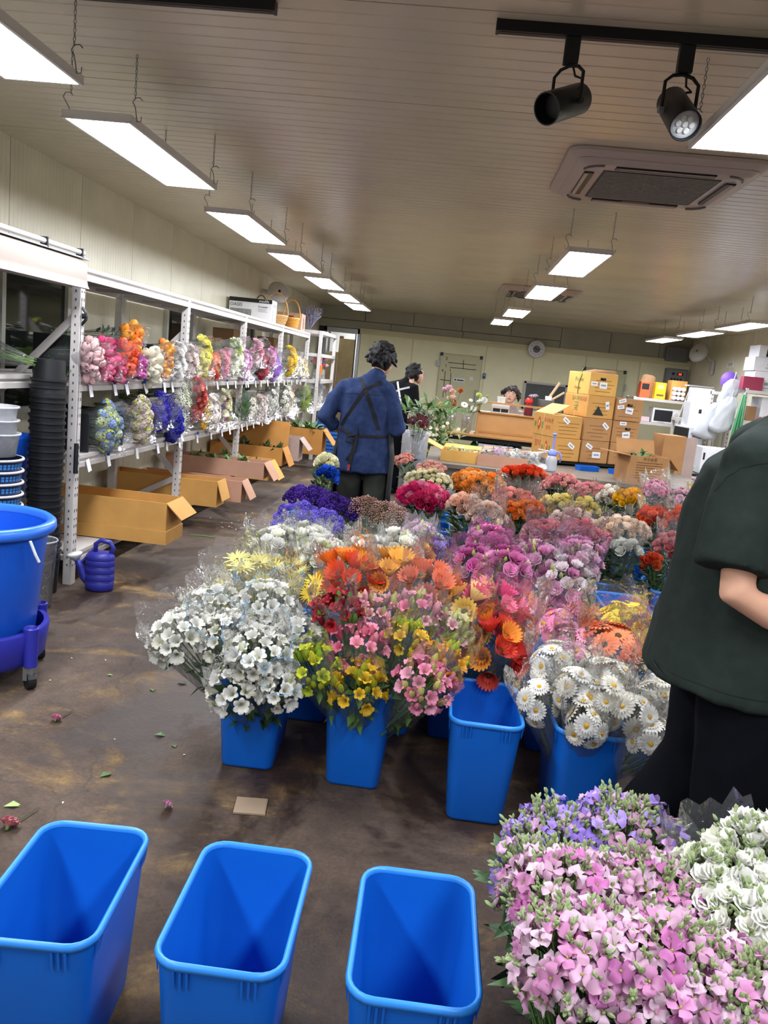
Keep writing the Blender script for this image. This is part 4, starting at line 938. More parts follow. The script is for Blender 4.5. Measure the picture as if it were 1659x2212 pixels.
def bunch(label, kind, cols, base, head, R, H, n, size=1.0, th=1.5, wrap=None, leaves=30, leafm=None, leafL=.06, buds=None, group=None, aspect=1.0, flat=1.0, trim=False, cat='flowers', up=.25, name=None, bz=.04, stems=True, filmm=None, filler=None, jitter=.5):
    BN[0] += 1; rnd = random.Random(BN[0] * 77 + 5)
    base = Vector((base[0], base[1], bz if len(base) < 3 else base[2])); head = Vector(head); axis = (head - base); LEN = axis.length; axis.normalize()
    x = axis.cross(Vector((0, 0, 1)));
    if x.length < .05: x = Vector((1, 0, 0)) - axis * axis.x
    x.normalize(); y = axis.cross(x)
    if abs(axis.z) > .5 and x.x < 0: x, y = -x, -y
    T = thing(name or ({'spider_gerbera': 'gerbera', 'cup_gerbera': 'gerbera', 'gerbera_dark': 'gerbera', 'statice_head': 'statice', 'hydrangea_head': 'hydrangea', 'spray_head': 'blossom'}.get(kind, kind) + '_bunch'), label, cat, base, 0, group)
    pos = []
    for i in range(n):
        t = (i + .5) / n; a = math.acos(max(-1, 1 - t * (1 - cos(th)))); ph = i * 2.39996 + rnd.uniform(-.25, .25) * jitter
        u = Vector((sin(a) * cos(ph) * aspect, sin(a) * sin(ph) * flat, cos(a)))
        k = 1 + rnd.uniform(-.09, .05) * jitter * 2
        p = head + (x * u.x + y * u.y) * R * k + axis * (H * u.z * k + rnd.uniform(-.01, .01))
        nr = (x * u.x / R + y * u.y / R + axis * u.z / H).normalized()
        nr = (nr + Vector((0, 0, up)) + Vector((rnd.uniform(-.3, .3), rnd.uniform(-.3, .3), rnd.uniform(-.2, .2))) * jitter).normalized()
        pos.append((p, nr))
        if callable(cols): c = lin(cols(u, rnd))
        else: c = lin(cols[rnd.randrange(len(cols))])
        q = Vector((0, 0, 1)).rotation_difference(nr) @ Quaternion((0, 0, 1), rnd.uniform(0, 6.28))
        kd = kind if isinstance(kind, str) else kind[i % len(kind)]
        o = inst(FM[kd], BLOOMNAME.get(kd, kd), T, p - base, q, size * rnd.uniform(.86, 1.14), c)
    if buds:
        bk, bc, bn, bs = buds
        for i in range(bn):
            a = rnd.uniform(.1, th); ph = rnd.uniform(0, 6.28); u = Vector((sin(a) * cos(ph) * aspect, sin(a) * sin(ph) * flat, cos(a))); k = rnd.uniform(1.0, 1.22)
            p = head + (x * u.x + y * u.y) * R * k + axis * H * u.z * k
            nr = ((x * u.x + y * u.y) * .5 + axis + Vector((0, 0, .4))).normalized(); q = Vector((0, 0, 1)).rotation_difference(nr)
            inst(FM[bk], 'flower_bud', T, p - base, q, bs * rnd.uniform(.8, 1.2), lin(bc[rnd.randrange(len(bc))])); pos.append((p, nr))
    if stems:
        g = MB()
        for i, (p, nr) in enumerate(pos):
            if i % (1 if n < 18 else 2): continue
            b = base + (x * rnd.uniform(-1, 1) + y * rnd.uniform(-1, 1)) * .025 - base; e = p - nr * .015 - base; mid = b.lerp(e, .6) + (axis * .02)
            g.tube([b, mid, e], .0022, 3, caps=False)
        if g.f: g.build('stems', m_stem, T)
    if leaves:
        g = MB()
        for i in range(leaves):
            t = rnd.uniform(.45, .97); rr = R * max(0, (t - .25)) * 1.05 * sqrt(rnd.random()); ph = rnd.uniform(0, 6.28)
            p = axis * (LEN * t) + rr * (cos(ph) * x * aspect + sin(ph) * y * flat)
            d = (axis * rnd.uniform(.2, 1) + cos(ph) * x + sin(ph) * y + Vector((0, 0, rnd.uniform(-.3, .3)))).normalized()
            leafshape(g, p, d, (axis + Vector((rnd.uniform(-.5, .5), rnd.uniform(-.5, .5), .3))).normalized(), leafL * rnd.uniform(.7, 1.3), leafL * .2 * rnd.uniform(.8, 1.3))
        o = g.build('foliage', leafm or m_leaf, T); o['kind'] = 'stuff'
    if filler: filler(T, base, head, axis, x, y, R, H, rnd)
    if wrap:
        s0, ext, rf = wrap[:3]; g = MB()
        rim = sleeve(g, Vector((0, 0, 0)), axis, x, y, LEN * s0, LEN + H + ext, max(.03, R * .35), R * rf * max(1, 1), BN[0], flat * .95)
        w = g.build('sleeve', filmm or m_film, T, smooth=True)
        if trim:
            t = MB(); pts = []
            for k in range(len(rim)):
                a, b = rim[k], rim[(k + 1) % len(rim)]
                pts += [a, (a + b) / 2 - axis * .01]
            t.tube(pts + [pts[0]], .001, 3, caps=False); t.build('trim', m_bluetrim, w)
    return T
# ---------------------------------------------------------------- bunches standing in the buckets
bunch('bunch of white alstroemeria leaning far left out of its bucket', 'alstroemeria', ['#d8d7ce', '#cfd0c6', '#e0dfd8', '#d3d1c2'], (-0.600, 2.920), (-0.864, 2.720, 0.483), 0.095, 0.071, 32, size=0.84, th=1.75, wrap=(.35, .06, 1.25), leaves=26, leafL=.07, trim=False, buds=('alstroemeria_bud', ['#dfe3c8', '#c3cf95'], 4, .9), group='white alstroemeria bunches')
bunch('upright bunch of white alstroemeria at the back left of its bucket', 'alstroemeria', ['#d8d7ce', '#cfd0c6', '#e0dfd8', '#d3d1c2'], (-0.600, 2.920), (-0.812, 2.950, 0.521), 0.1, 0.075, 34, size=0.84, th=1.75, wrap=(.35, .06, 1.25), leaves=26, leafL=.07, trim=False, buds=('alstroemeria_bud', ['#dfe3c8', '#c3cf95'], 4, .9), group='white alstroemeria bunches')
bunch('bunch of white alstroemeria at the back, in front of the yellow gerberas', 'alstroemeria', ['#d8d7ce', '#cfd0c6', '#e0dfd8', '#d3d1c2'], (-0.600, 2.920), (-0.616, 2.980, 0.545), 0.11, 0.083, 40, size=0.84, th=1.75, wrap=(.35, .06, 1.25), leaves=26, leafL=.07, trim=True, buds=('alstroemeria_bud', ['#dfe3c8', '#c3cf95'], 4, .9), group='white alstroemeria bunches')
bunch('bunch of white alstroemeria in the middle of its bucket', 'alstroemeria', ['#d8d7ce', '#cfd0c6', '#e0dfd8', '#d3d1c2'], (-0.600, 2.920), (-0.699, 2.750, 0.484), 0.09, 0.068, 30, size=0.84, th=1.75, wrap=(.35, .06, 1.25), leaves=26, leafL=.07, trim=True, buds=('alstroemeria_bud', ['#dfe3c8', '#c3cf95'], 4, .9), group='white alstroemeria bunches')
bunch('bunch of white alstroemeria facing forward in the centre of its bucket', 'alstroemeria', ['#d8d7ce', '#cfd0c6', '#e0dfd8', '#d3d1c2'], (-0.600, 2.920), (-0.552, 2.620, 0.481), 0.095, 0.071, 34, size=0.84, th=1.75, wrap=(.35, .06, 1.25), leaves=26, leafL=.07, trim=True, buds=('alstroemeria_bud', ['#dfe3c8', '#c3cf95'], 4, .9), group='white alstroemeria bunches')
bunch('bunch of white alstroemeria next to the red ones', 'alstroemeria', ['#d8d7ce', '#cfd0c6', '#e0dfd8', '#d3d1c2'], (-0.600, 2.920), (-0.435, 2.780, 0.507), 0.075, 0.056, 24, size=0.84, th=1.75, wrap=(.35, .06, 1.25), leaves=26, leafL=.07, trim=False, buds=('alstroemeria_bud', ['#dfe3c8', '#c3cf95'], 4, .9), group='white alstroemeria bunches')
bunch('small bunch of white alstroemeria hanging low at the front left', 'alstroemeria', ['#d8d7ce', '#cfd0c6', '#e0dfd8', '#d3d1c2'], (-0.600, 2.920), (-0.612, 2.580, 0.376), 0.075, 0.056, 22, size=0.84, th=1.75, wrap=(.35, .06, 1.25), leaves=26, leafL=.07, trim=False, buds=('alstroemeria_bud', ['#dfe3c8', '#c3cf95'], 4, .9), group='white alstroemeria bunches')
bunch('narrow bunch of white alstroemeria hanging low with a long loose sleeve', 'alstroemeria', ['#d8d7ce', '#cfd0c6', '#e0dfd8', '#d3d1c2'], (-0.600, 2.920), (-0.465, 2.580, 0.400), 0.058, 0.044, 18, size=0.84, th=1.75, wrap=(.35, .06, 1.25), leaves=26, leafL=.07, trim=True, buds=('alstroemeria_bud', ['#dfe3c8', '#c3cf95'], 4, .9), group='white alstroemeria bunches')
bunch('bunch of dark red alstroemeria beside the white bunches', 'alstroemeria', ['#8e1420', '#a01a24', '#7a1018'], (-0.195, 2.900), (-0.316, 2.800, 0.616), 0.075, 0.056, 20, size=0.76, th=1.7, wrap=(.35, .05, 1.22), leaves=34, leafm=m_leaf2, leafL=.06, buds=('alstroemeria_bud', ['#7c1420', '#5c8a3c'], 20, 1.15), group='mixed alstroemeria bunches')
bunch('bunch of yellow green alstroemeria buds, low at the left of the mixed bucket', 'alstroemeria', ['#b9bf2c', '#a9b52e', '#c9c22e'], (-0.195, 2.900), (-0.354, 2.620, 0.465), 0.075, 0.056, 11, size=0.76, th=1.7, wrap=(.35, .05, 1.22), leaves=34, leafm=m_leaf2, leafL=.06, buds=('alstroemeria_bud', ['#b4c040', '#8fae3a', '#c8c43a'], 20, 1.15), group='mixed alstroemeria bunches')
bunch('bunch of pink alstroemeria in the middle of the mixed bucket', 'alstroemeria', ['#d9718f', '#e08aa0', '#cf6480'], (-0.195, 2.900), (-0.221, 2.720, 0.515), 0.095, 0.071, 20, size=0.76, th=1.7, wrap=(.35, .05, 1.22), leaves=34, leafm=m_leaf2, leafL=.06, buds=('alstroemeria_bud', ['#d8788e', '#e59aa8'], 20, 1.15), group='mixed alstroemeria bunches')
bunch('bunch of gold alstroemeria hanging low at the front', 'alstroemeria', ['#c9a11c', '#d3ab2a', '#b8941a'], (-0.195, 2.900), (-0.197, 2.580, 0.435), 0.075, 0.056, 14, size=0.76, th=1.7, wrap=(.35, .05, 1.22), leaves=34, leafm=m_leaf2, leafL=.06, buds=('alstroemeria_bud', ['#c7a92a', '#a5a833'], 20, 1.15), group='mixed alstroemeria bunches')
bunch('bunch of pink alstroemeria at the lower right of the mixed bucket', 'alstroemeria', ['#d786a0', '#e2a0b4', '#c76a88'], (-0.195, 2.900), (0.023, 2.600, 0.465), 0.085, 0.064, 24, size=0.76, th=1.7, wrap=(.35, .05, 1.22), leaves=34, leafm=m_leaf2, leafL=.06, buds=('alstroemeria_bud', ['#d98aa2', '#cfc47a'], 20, 1.15), group='mixed alstroemeria bunches')
bunch('bunch of yellow alstroemeria at the upper right of the mixed bucket', 'alstroemeria', ['#d0a62a', '#bfa030'], (-0.195, 2.900), (-0.052, 2.780, 0.546), 0.07, 0.053, 14, size=0.76, th=1.7, wrap=(.35, .05, 1.22), leaves=34, leafm=m_leaf2, leafL=.06, buds=('alstroemeria_bud', ['#c9b13c', '#9dae3c'], 20, 1.15), group='mixed alstroemeria bunches')
bunch('bunch of orange yellow alstroemeria at the right of the mixed bucket', 'alstroemeria', ['#e0a022', '#d8982a'], (-0.195, 2.900), (0.080, 2.700, 0.514), 0.065, 0.049, 11, size=0.76, th=1.7, wrap=(.35, .05, 1.22), leaves=34, leafm=m_leaf2, leafL=.06, buds=('alstroemeria_bud', ['#a8b446', '#d2a83a'], 20, 1.15), group='mixed alstroemeria bunches')
bunch('bunch of pale pink alstroemeria at the back of the mixed bucket', 'alstroemeria', ['#dd94a4', '#d9a3a0'], (-0.195, 2.900), (-0.184, 2.980, 0.560), 0.1, 0.075, 20, size=0.76, th=1.7, wrap=(.35, .05, 1.22), leaves=34, leafm=m_leaf2, leafL=.06, buds=('alstroemeria_bud', ['#c6b878', '#e0a4ac'], 20, 1.15), group='mixed alstroemeria bunches')
bunch('bunch of rose pink alstroemeria with green buds at the back right', 'alstroemeria', ['#d87c98', '#e0a2b0'], (-0.195, 2.900), (-0.036, 2.980, 0.589), 0.095, 0.071, 17, size=0.76, th=1.7, wrap=(.35, .05, 1.22), leaves=34, leafm=m_leaf2, leafL=.06, buds=('alstroemeria_bud', ['#b9bd6c', '#dfa0ae'], 20, 1.15), group='mixed alstroemeria bunches')
bunch('bunch of green budded alstroemeria behind the empty bucket', 'alstroemeria', ['#d9a0a8', '#c7c088'], (-0.195, 2.900), (0.102, 2.950, 0.548), 0.075, 0.056, 11, size=0.76, th=1.7, wrap=(.35, .05, 1.22), leaves=34, leafm=m_leaf2, leafL=.06, buds=('alstroemeria_bud', ['#b6bd6a', '#cdd08a'], 20, 1.15), group='mixed alstroemeria bunches')
bunch('bunch of pale yellow spiky gerberas behind the white alstroemeria', 'spider_gerbera', ['#e9e08a', '#efe89a', '#e4d878'], (-0.470, 3.360), (-0.734, 3.150, 0.566), 0.13, 0.1, 14, size=1.03, th=1.6, wrap=(.3, .08, 1.22), leaves=0, group='gerbera bunches', up=.3, jitter=1.3)
bunch('bunch of pale yellow spiky gerberas, upper of the two', 'spider_gerbera', ['#ece39a', '#e6d888'], (-0.470, 3.360), (-0.632, 3.250, 0.584), 0.1, 0.08, 9, size=1.03, th=1.6, wrap=(.3, .08, 1.22), leaves=0, group='gerbera bunches', up=.3, jitter=1.3)
bunch('bunch of bright yellow gerberas with dark centres', 'spider_gerbera', ['#ecd23c', '#f0dc5a', '#ebe08c'], (-0.470, 3.360), (-0.470, 3.150, 0.524), 0.09, 0.13, 12, size=0.99, th=1.6, wrap=(.3, .08, 1.22), leaves=0, group='gerbera bunches', up=.3, jitter=1.3)
bunch('bunch of red and orange gerberas, flared upward in their sleeves', 'cup_gerbera', ['#d8481c', '#e8842a', '#eca03a', '#e06a24', '#cf3a20'], (-0.120, 3.340), (-0.302, 3.150, 0.630), 0.105, 0.11, 15, size=1.14, th=1.6, wrap=(.3, .08, 1.22), leaves=0, group='gerbera bunches', up=.3, jitter=1.3)
bunch('bunch of amber and orange gerberas in clear sleeves', 'cup_gerbera', ['#e8b050', '#e88a3a', '#e2a04c'], (-0.120, 3.340), (-0.147, 3.200, 0.637), 0.1, 0.11, 13, size=1.19, th=1.6, wrap=(.3, .08, 1.22), leaves=0, group='gerbera bunches', up=.3, jitter=1.3)
bunch('bunch of peach pink gerberas behind the pink alstroemeria', 'cup_gerbera', ['#e5907c', '#e8a898', '#e07a5a'], (-0.120, 3.340), (-0.015, 3.150, 0.630), 0.1, 0.1, 13, size=1.14, th=1.6, wrap=(.3, .08, 1.22), leaves=0, group='gerbera bunches', up=.3, jitter=1.3)
bunch('bunch of soft yellow gerberas beside the bright pink ones', 'cup_gerbera', ['#eac868', '#ecd58a', '#e8b060'], (0.160, 3.360), (0.150, 3.100, 0.564), 0.085, 0.1, 12, size=1.19, th=1.6, wrap=(.3, .08, 1.22), leaves=0, group='gerbera bunches', up=.3, jitter=1.3)
bunch('bunch of bright pink gerberas behind the empty bucket', 'cup_gerbera', ['#ea6f92', '#ec84a4', '#e6588a'], (0.160, 3.360), (0.251, 3.150, 0.573), 0.1, 0.1, 14, size=1.19, th=1.6, wrap=(.3, .08, 1.22), leaves=0, group='gerbera bunches', up=.3, jitter=1.3)
bunch('bunch of orange and red gerberas above the empty bucket', 'cup_gerbera', ['#e8923a', '#e2503a', '#d93a2c', '#ea5c7c'], (0.160, 3.360), (0.262, 3.000, 0.481), 0.1, 0.11, 16, size=1.14, th=1.6, wrap=(.3, .08, 1.22), leaves=0, group='gerbera bunches', up=.3, jitter=1.3)
bunch('bunch of whitish pink gerberas with yellow centres', 'gerbera', ['#efdfe0', '#f2e8e6', '#ecd0d6'], (0.380, 3.400), (0.366, 3.200, 0.528), 0.09, 0.1, 12, size=0.86, th=1.6, wrap=(.3, .08, 1.22), leaves=0, group='gerbera bunches', up=.3, jitter=1.3)
bunch('few orange gerberas behind the whitish pink ones', 'gerbera_dark', ['#e5824a', '#e06c34'], (0.400, 3.450), (0.433, 3.300, 0.574), 0.05, 0.06, 5, size=1.00, th=1.6, wrap=(.3, .08, 1.22), leaves=0, group='gerbera bunches', up=.3, jitter=1.3)
bunch('bunch of pink gerberas with one long stem sticking up', 'gerbera', ['#e79ab6', '#ea86ae', '#efb0c6'], (0.570, 3.360), (0.525, 3.150, 0.548), 0.085, 0.09, 11, size=0.86, th=1.6, wrap=(.3, .08, 1.22), leaves=0, group='gerbera bunches', up=.3, jitter=1.3)
bunch('bunch of light pink gerberas behind the white ones', 'gerbera', ['#ea90b4', '#f0a8c2'], (0.570, 3.360), (0.570, 3.000, 0.531), 0.08, 0.08, 9, size=0.86, th=1.6, wrap=(.3, .08, 1.22), leaves=0, group='gerbera bunches', up=.3, jitter=1.3)
bunch('bunch of orange gerberas behind the white ones', 'gerbera_dark', ['#e98456', '#ee9464', '#e56c40'], (0.750, 3.200), (0.699, 2.980, 0.555), 0.105, 0.08, 12, size=1.10, th=1.6, wrap=(.3, .08, 1.22), leaves=0, group='gerbera bunches', up=.3, jitter=1.3)
bunch('bunch of bright yellow gerberas, left of two', 'gerbera', ['#efd73a', '#f2de52'], (1.000, 3.300), (0.787, 3.200, 0.567), 0.11, 0.09, 14, size=0.86, th=1.6, wrap=(.3, .08, 1.22), leaves=0, group='gerbera bunches', up=.3, jitter=1.3)
bunch('bunch of soft yellow gerberas touching the green shirt', 'gerbera', ['#e6c95a', '#eed676'], (1.000, 3.300), (0.884, 3.100, 0.524), 0.09, 0.12, 14, size=0.86, th=1.6, wrap=(.3, .08, 1.22), leaves=0, group='gerbera bunches', up=.3, jitter=1.3)
bunch('tall narrow bunch of white gerberas, highest at the left', 'gerbera', ['#eeece2', '#f3f1ea', '#e6e2d4'], (0.600, 2.790), (0.466, 2.780, 0.521), 0.075, 0.085, 11, size=0.79, th=1.9, wrap=(.3, .05, 1.25), leaves=0, group='white gerbera bunches', up=.15, aspect=.8, jitter=1.0)
bunch('bunch of white gerberas leaning left out of the bucket', 'gerbera', ['#eeece2', '#f3f1ea', '#e6e2d4'], (0.600, 2.790), (0.431, 2.680, 0.418), 0.075, 0.085, 11, size=0.79, th=1.9, wrap=(.3, .05, 1.25), leaves=0, group='white gerbera bunches', up=.15, aspect=.8, jitter=1.0)
bunch('bunch of white gerberas left of centre, facing the camera', 'gerbera', ['#eeece2', '#f3f1ea', '#e6e2d4'], (0.600, 2.790), (0.532, 2.660, 0.482), 0.075, 0.085, 11, size=0.79, th=1.9, wrap=(.3, .05, 1.25), leaves=0, group='white gerbera bunches', up=.15, aspect=.8, jitter=1.0)
bunch('bunch of white gerberas with two yellow eyes, in the centre', 'gerbera', ['#eeece2', '#f3f1ea', '#e6e2d4'], (0.600, 2.790), (0.617, 2.620, 0.477), 0.075, 0.085, 11, size=0.79, th=1.9, wrap=(.3, .05, 1.25), leaves=0, group='white gerbera bunches', up=.15, aspect=.8, jitter=1.0)
bunch('bunch of white gerberas behind the centre ones', 'gerbera', ['#eeece2', '#f3f1ea', '#e6e2d4'], (0.600, 2.790), (0.648, 2.750, 0.514), 0.075, 0.085, 11, size=0.79, th=1.9, wrap=(.3, .05, 1.25), leaves=0, group='white gerbera bunches', up=.15, aspect=.8, jitter=1.0)
bunch('bunch of white gerberas hanging over the front rim', 'gerbera', ['#eeece2', '#f3f1ea', '#e6e2d4'], (0.600, 2.790), (0.568, 2.580, 0.413), 0.075, 0.085, 11, size=0.79, th=1.9, wrap=(.3, .05, 1.25), leaves=0, group='white gerbera bunches', up=.15, aspect=.8, jitter=1.0)
bunch('bunch of white gerberas with dark centres, right of centre', 'gerbera', ['#eeece2', '#f3f1ea', '#e6e2d4'], (0.600, 2.790), (0.708, 2.600, 0.457), 0.075, 0.085, 11, size=0.79, th=1.9, wrap=(.3, .05, 1.25), leaves=0, group='white gerbera bunches', up=.15, aspect=.8, jitter=1.0)
bunch('bunch of white gerberas next to the black trousers', 'gerbera', ['#eeece2', '#f3f1ea', '#e6e2d4'], (0.600, 2.790), (0.829, 2.720, 0.482), 0.075, 0.085, 11, size=0.79, th=1.9, wrap=(.3, .05, 1.25), leaves=0, group='white gerbera bunches', up=.15, aspect=.8, jitter=1.0)
bunch('bunch of white gerberas hanging lowest at the right', 'gerbera', ['#eeece2', '#f3f1ea', '#e6e2d4'], (0.600, 2.790), (0.773, 2.560, 0.394), 0.075, 0.085, 11, size=0.79, th=1.9, wrap=(.3, .05, 1.25), leaves=0, group='white gerbera bunches', up=.15, aspect=.8, jitter=1.0)
bunch('bunch of white lisianthus with green buds, leftmost in the flower rows', 'lisianthus', ['#ecebe2', '#f2f1ea', '#e6e6d6'], (-0.650, 3.860), (-0.736, 3.700, 0.609), 0.115, 0.092, 20, size=0.97, th=1.6, wrap=(.4, .05, 1.15), leaves=30, leafm=m_leaf2, buds=('lisianthus_bud', ['#b9c46a', '#c9d28a', '#a8b858'], 8, 1.0), group='lisianthus bunches')
bunch('bunch of white lisianthus, second from the left', 'lisianthus', ['#ecebe2', '#f2f1ea', '#e6e6d6'], (-0.600, 3.860), (-0.613, 3.800, 0.621), 0.11, 0.088, 19, size=0.97, th=1.6, wrap=(.4, .05, 1.15), leaves=30, leafm=m_leaf2, buds=('lisianthus_bud', ['#b9c46a', '#c9d28a', '#a8b858'], 8, 1.0), group='lisianthus bunches')
bunch('bunch of full white lisianthus above the yellow gerberas', 'lisianthus', ['#ecebe2', '#f2f1ea', '#e6e6d6'], (-0.550, 3.860), (-0.490, 3.600, 0.614), 0.1, 0.08, 19, size=0.97, th=1.6, wrap=(.4, .05, 1.15), leaves=30, leafm=m_leaf2, buds=('lisianthus_bud', ['#b9c46a', '#c9d28a', '#a8b858'], 8, 1.0), group='lisianthus bunches')
bunch('bunch of white lisianthus in the middle, behind the orange gerberas', 'lisianthus', ['#ecebe2', '#f2f1ea', '#e6e6d6'], (-0.250, 3.900), (-0.302, 3.700, 0.630), 0.1, 0.08, 18, size=0.97, th=1.6, wrap=(.4, .05, 1.15), leaves=30, leafm=m_leaf2, buds=('lisianthus_bud', ['#b9c46a', '#c9d28a', '#a8b858'], 8, 1.0), group='lisianthus bunches')
bunch('bunch of large white lisianthus beside the amber ones', 'lisianthus', ['#ecebe2', '#f2f1ea', '#e6e6d6'], (-0.200, 3.900), (-0.161, 3.750, 0.654), 0.1, 0.08, 16, size=0.97, th=1.6, wrap=(.4, .05, 1.15), leaves=30, leafm=m_leaf2, buds=('lisianthus_bud', ['#b9c46a', '#c9d28a', '#a8b858'], 8, 1.0), group='lisianthus bunches')
bunch('small bunch of amber lisianthus', 'lisianthus', ['#cf9a4c', '#c9854a', '#d6b060'], (0.000, 4.300), (-0.060, 3.900, 0.612), 0.055, 0.044, 11, size=0.97, th=1.6, wrap=(.4, .05, 1.15), leaves=30, leafm=m_leaf2, buds=('lisianthus_bud', ['#b8a84a'], 8, 1.0), group='lisianthus bunches')
bunch('bunch of purple and white lisianthus', 'lisianthus', ['#5a3f94', '#8474b4', '#d9d2e6', '#4a2f86'], (0.030, 4.300), (0.008, 3.950, 0.600), 0.085, 0.068, 18, size=0.97, th=1.6, wrap=(.4, .05, 1.15), leaves=30, leafm=m_leaf2, buds=('lisianthus_bud', ['#8a86a8'], 8, 1.0), group='lisianthus bunches')
bunch('bunch of deep purple lisianthus', 'lisianthus', ['#2e1c64', '#3a2478', '#47308a'], (0.050, 4.300), (0.082, 4.000, 0.565), 0.075, 0.06, 16, size=0.97, th=1.6, wrap=(.4, .05, 1.15), leaves=30, leafm=m_leaf2, buds=('lisianthus_bud', ['#4a4480'], 8, 1.0), group='lisianthus bunches')
bunch('small bunch of lilac pink lisianthus in cloudy film', 'lisianthus', ['#dcb8cc', '#e6ccd8', '#ecebe2'], (-0.100, 4.300), (-0.082, 4.100, 0.669), 0.075, 0.06, 12, size=0.97, th=1.6, wrap=(.4, .05, 1.15), leaves=30, leafm=m_leaf2, buds=('lisianthus_bud', ['#b9c46a', '#c9d28a', '#a8b858'], 8, 1.0), group='lisianthus bunches', filmm=m_film2)
bunch('bunch of deep pink lisianthus at the top, with tall green buds', 'lisianthus', ['#cf6ea6', '#d884b4', '#c25c9a', '#dc98c0'], (0.250, 4.200), (0.275, 4.000, 0.689), 0.1, 0.08, 18, size=0.97, th=1.6, wrap=(.4, .05, 1.15), leaves=30, leafm=m_leaf2, buds=('lisianthus_bud', ['#b9c46a', '#c9d28a', '#a8b858'], 8, 1.0), group='lisianthus bunches')
bunch('bunch of deep pink lisianthus at the left over the pink gerberas', 'lisianthus', ['#cf6ea6', '#d884b4', '#c25c9a', '#dc98c0'], (0.250, 4.200), (0.201, 3.750, 0.619), 0.1, 0.08, 19, size=0.97, th=1.6, wrap=(.4, .05, 1.15), leaves=30, leafm=m_leaf2, buds=('lisianthus_bud', ['#b9c46a', '#c9d28a', '#a8b858'], 8, 1.0), group='lisianthus bunches')
bunch('bunch of deep pink lisianthus at the lower right', 'lisianthus', ['#cf6ea6', '#d884b4', '#c25c9a', '#dc98c0'], (0.300, 4.200), (0.348, 3.700, 0.636), 0.105, 0.084, 20, size=0.97, th=1.6, wrap=(.4, .05, 1.15), leaves=30, leafm=m_leaf2, buds=('lisianthus_bud', ['#b9c46a', '#c9d28a', '#a8b858'], 8, 1.0), group='lisianthus bunches')
bunch('bunch of pale pink lisianthus with many green buds, left', 'lisianthus', ['#dba0c0', '#e2b2cc', '#e9c8d6', '#d48ab4'], (0.650, 4.420), (0.531, 4.000, 0.620), 0.115, 0.092, 20, size=0.97, th=1.6, wrap=(.4, .05, 1.15), leaves=30, leafm=m_leaf2, buds=('lisianthus_bud', ['#b9c46a', '#c9d28a', '#a8b858'], 8, 1.0), group='lisianthus bunches')
bunch('bunch of pale pink lisianthus with many green buds, right', 'lisianthus', ['#dba0c0', '#e2b2cc', '#e9c8d6', '#d48ab4'], (0.750, 4.420), (0.730, 4.050, 0.645), 0.115, 0.092, 20, size=0.97, th=1.6, wrap=(.4, .05, 1.15), leaves=30, leafm=m_leaf2, buds=('lisianthus_bud', ['#b9c46a', '#c9d28a', '#a8b858'], 8, 1.0), group='lisianthus bunches')
bunch('bunch of pink and white lisianthus over the front rim', 'lisianthus', ['#e2b2cc', '#efe2e6', '#d48ab4'], (0.700, 4.420), (0.656, 3.900, 0.563), 0.12, 0.096, 23, size=0.97, th=1.6, wrap=(.4, .05, 1.15), leaves=30, leafm=m_leaf2, buds=('lisianthus_bud', ['#b9c46a', '#c9d28a', '#a8b858'], 8, 1.0), group='lisianthus bunches')
bunch('tall clear sleeve of green budded stems in front of the peach roses', 'lisianthus', ['#e4e6da', '#cfd2dc'], (0.120, 4.450), (-0.020, 4.300, 0.603), 0.06, 0.048, 5, size=0.97, th=1.6, wrap=(.4, .05, 1.15), leaves=30, leafm=m_leaf2, buds=('lisianthus_bud', ['#a9b86a', '#8fa45c'], 8, 1.0), group='lisianthus bunches', name='lisianthus_bunch')
bunch('wide bunch of dark purple statice, upper left', 'statice_head', ['#3a1a7a', '#4a2490', '#301468'], (-0.750, 4.720), (-0.771, 4.750, 0.666), 0.14, 0.084, 30, size=1.00, th=1.45, leaves=30, group='statice bunches')
bunch('wide bunch of dark purple statice, right beside the dusty pink', 'statice_head', ['#3a1a7a', '#44208a', '#301468'], (-0.680, 4.720), (-0.575, 4.600, 0.660), 0.125, 0.075, 28, size=1.00, th=1.45, leaves=30, group='statice bunches')
bunch('bunch of lavender blue statice above the white lisianthus', 'statice_head', ['#6a5cc0', '#7a6cc8', '#5a4cb0'], (-0.750, 4.600), (-0.747, 4.300, 0.623), 0.13, 0.078, 26, size=1.00, th=1.45, leaves=30, group='statice bunches')
bunch('bunch of lavender blue statice, right half', 'statice_head', ['#6a5cc0', '#7466c4'], (-0.620, 4.600), (-0.593, 4.300, 0.629), 0.09, 0.054, 16, size=1.00, th=1.45, leaves=30, group='statice bunches')
bunch('bunch of dusty pink statice, left half', 'spray_head', ['#a07868', '#b48c7c', '#8c6a58'], (-0.400, 4.700), (-0.413, 4.600, 0.671), 0.12, 0.072, 28, size=1.10, th=1.45, leaves=30, group='statice bunches')
bunch('bunch of dusty pink statice, right half in cloudy film', 'spray_head', ['#a88474', '#b8948a', '#907060'], (-0.320, 4.700), (-0.270, 4.500, 0.669), 0.11, 0.066, 26, size=1.10, th=1.45, leaves=30, group='statice bunches')
bunch('pack of hot pink roses beside the man in the blue shirt', 'rose', ['#d2346c', '#dc5080', '#c42460', '#e68ca8'], (-0.080, 5.300), (-0.099, 5.150, 0.686), 0.155, 0.1, 46, size=1.22, th=1.5, leaves=85, leafL=.085, group='rose bunches', up=.1, flat=.7)
bunch('pack of cream spray roses behind the hot pink ones', 'rose', ['#e6dcb8', '#ddd4a8', '#ece4c8'], (-0.020, 6.020), (-0.093, 5.900, 0.693), 0.185, 0.1, 60, size=0.79, th=1.5, leaves=85, leafL=.085, group='rose bunches', up=.1, flat=.7)
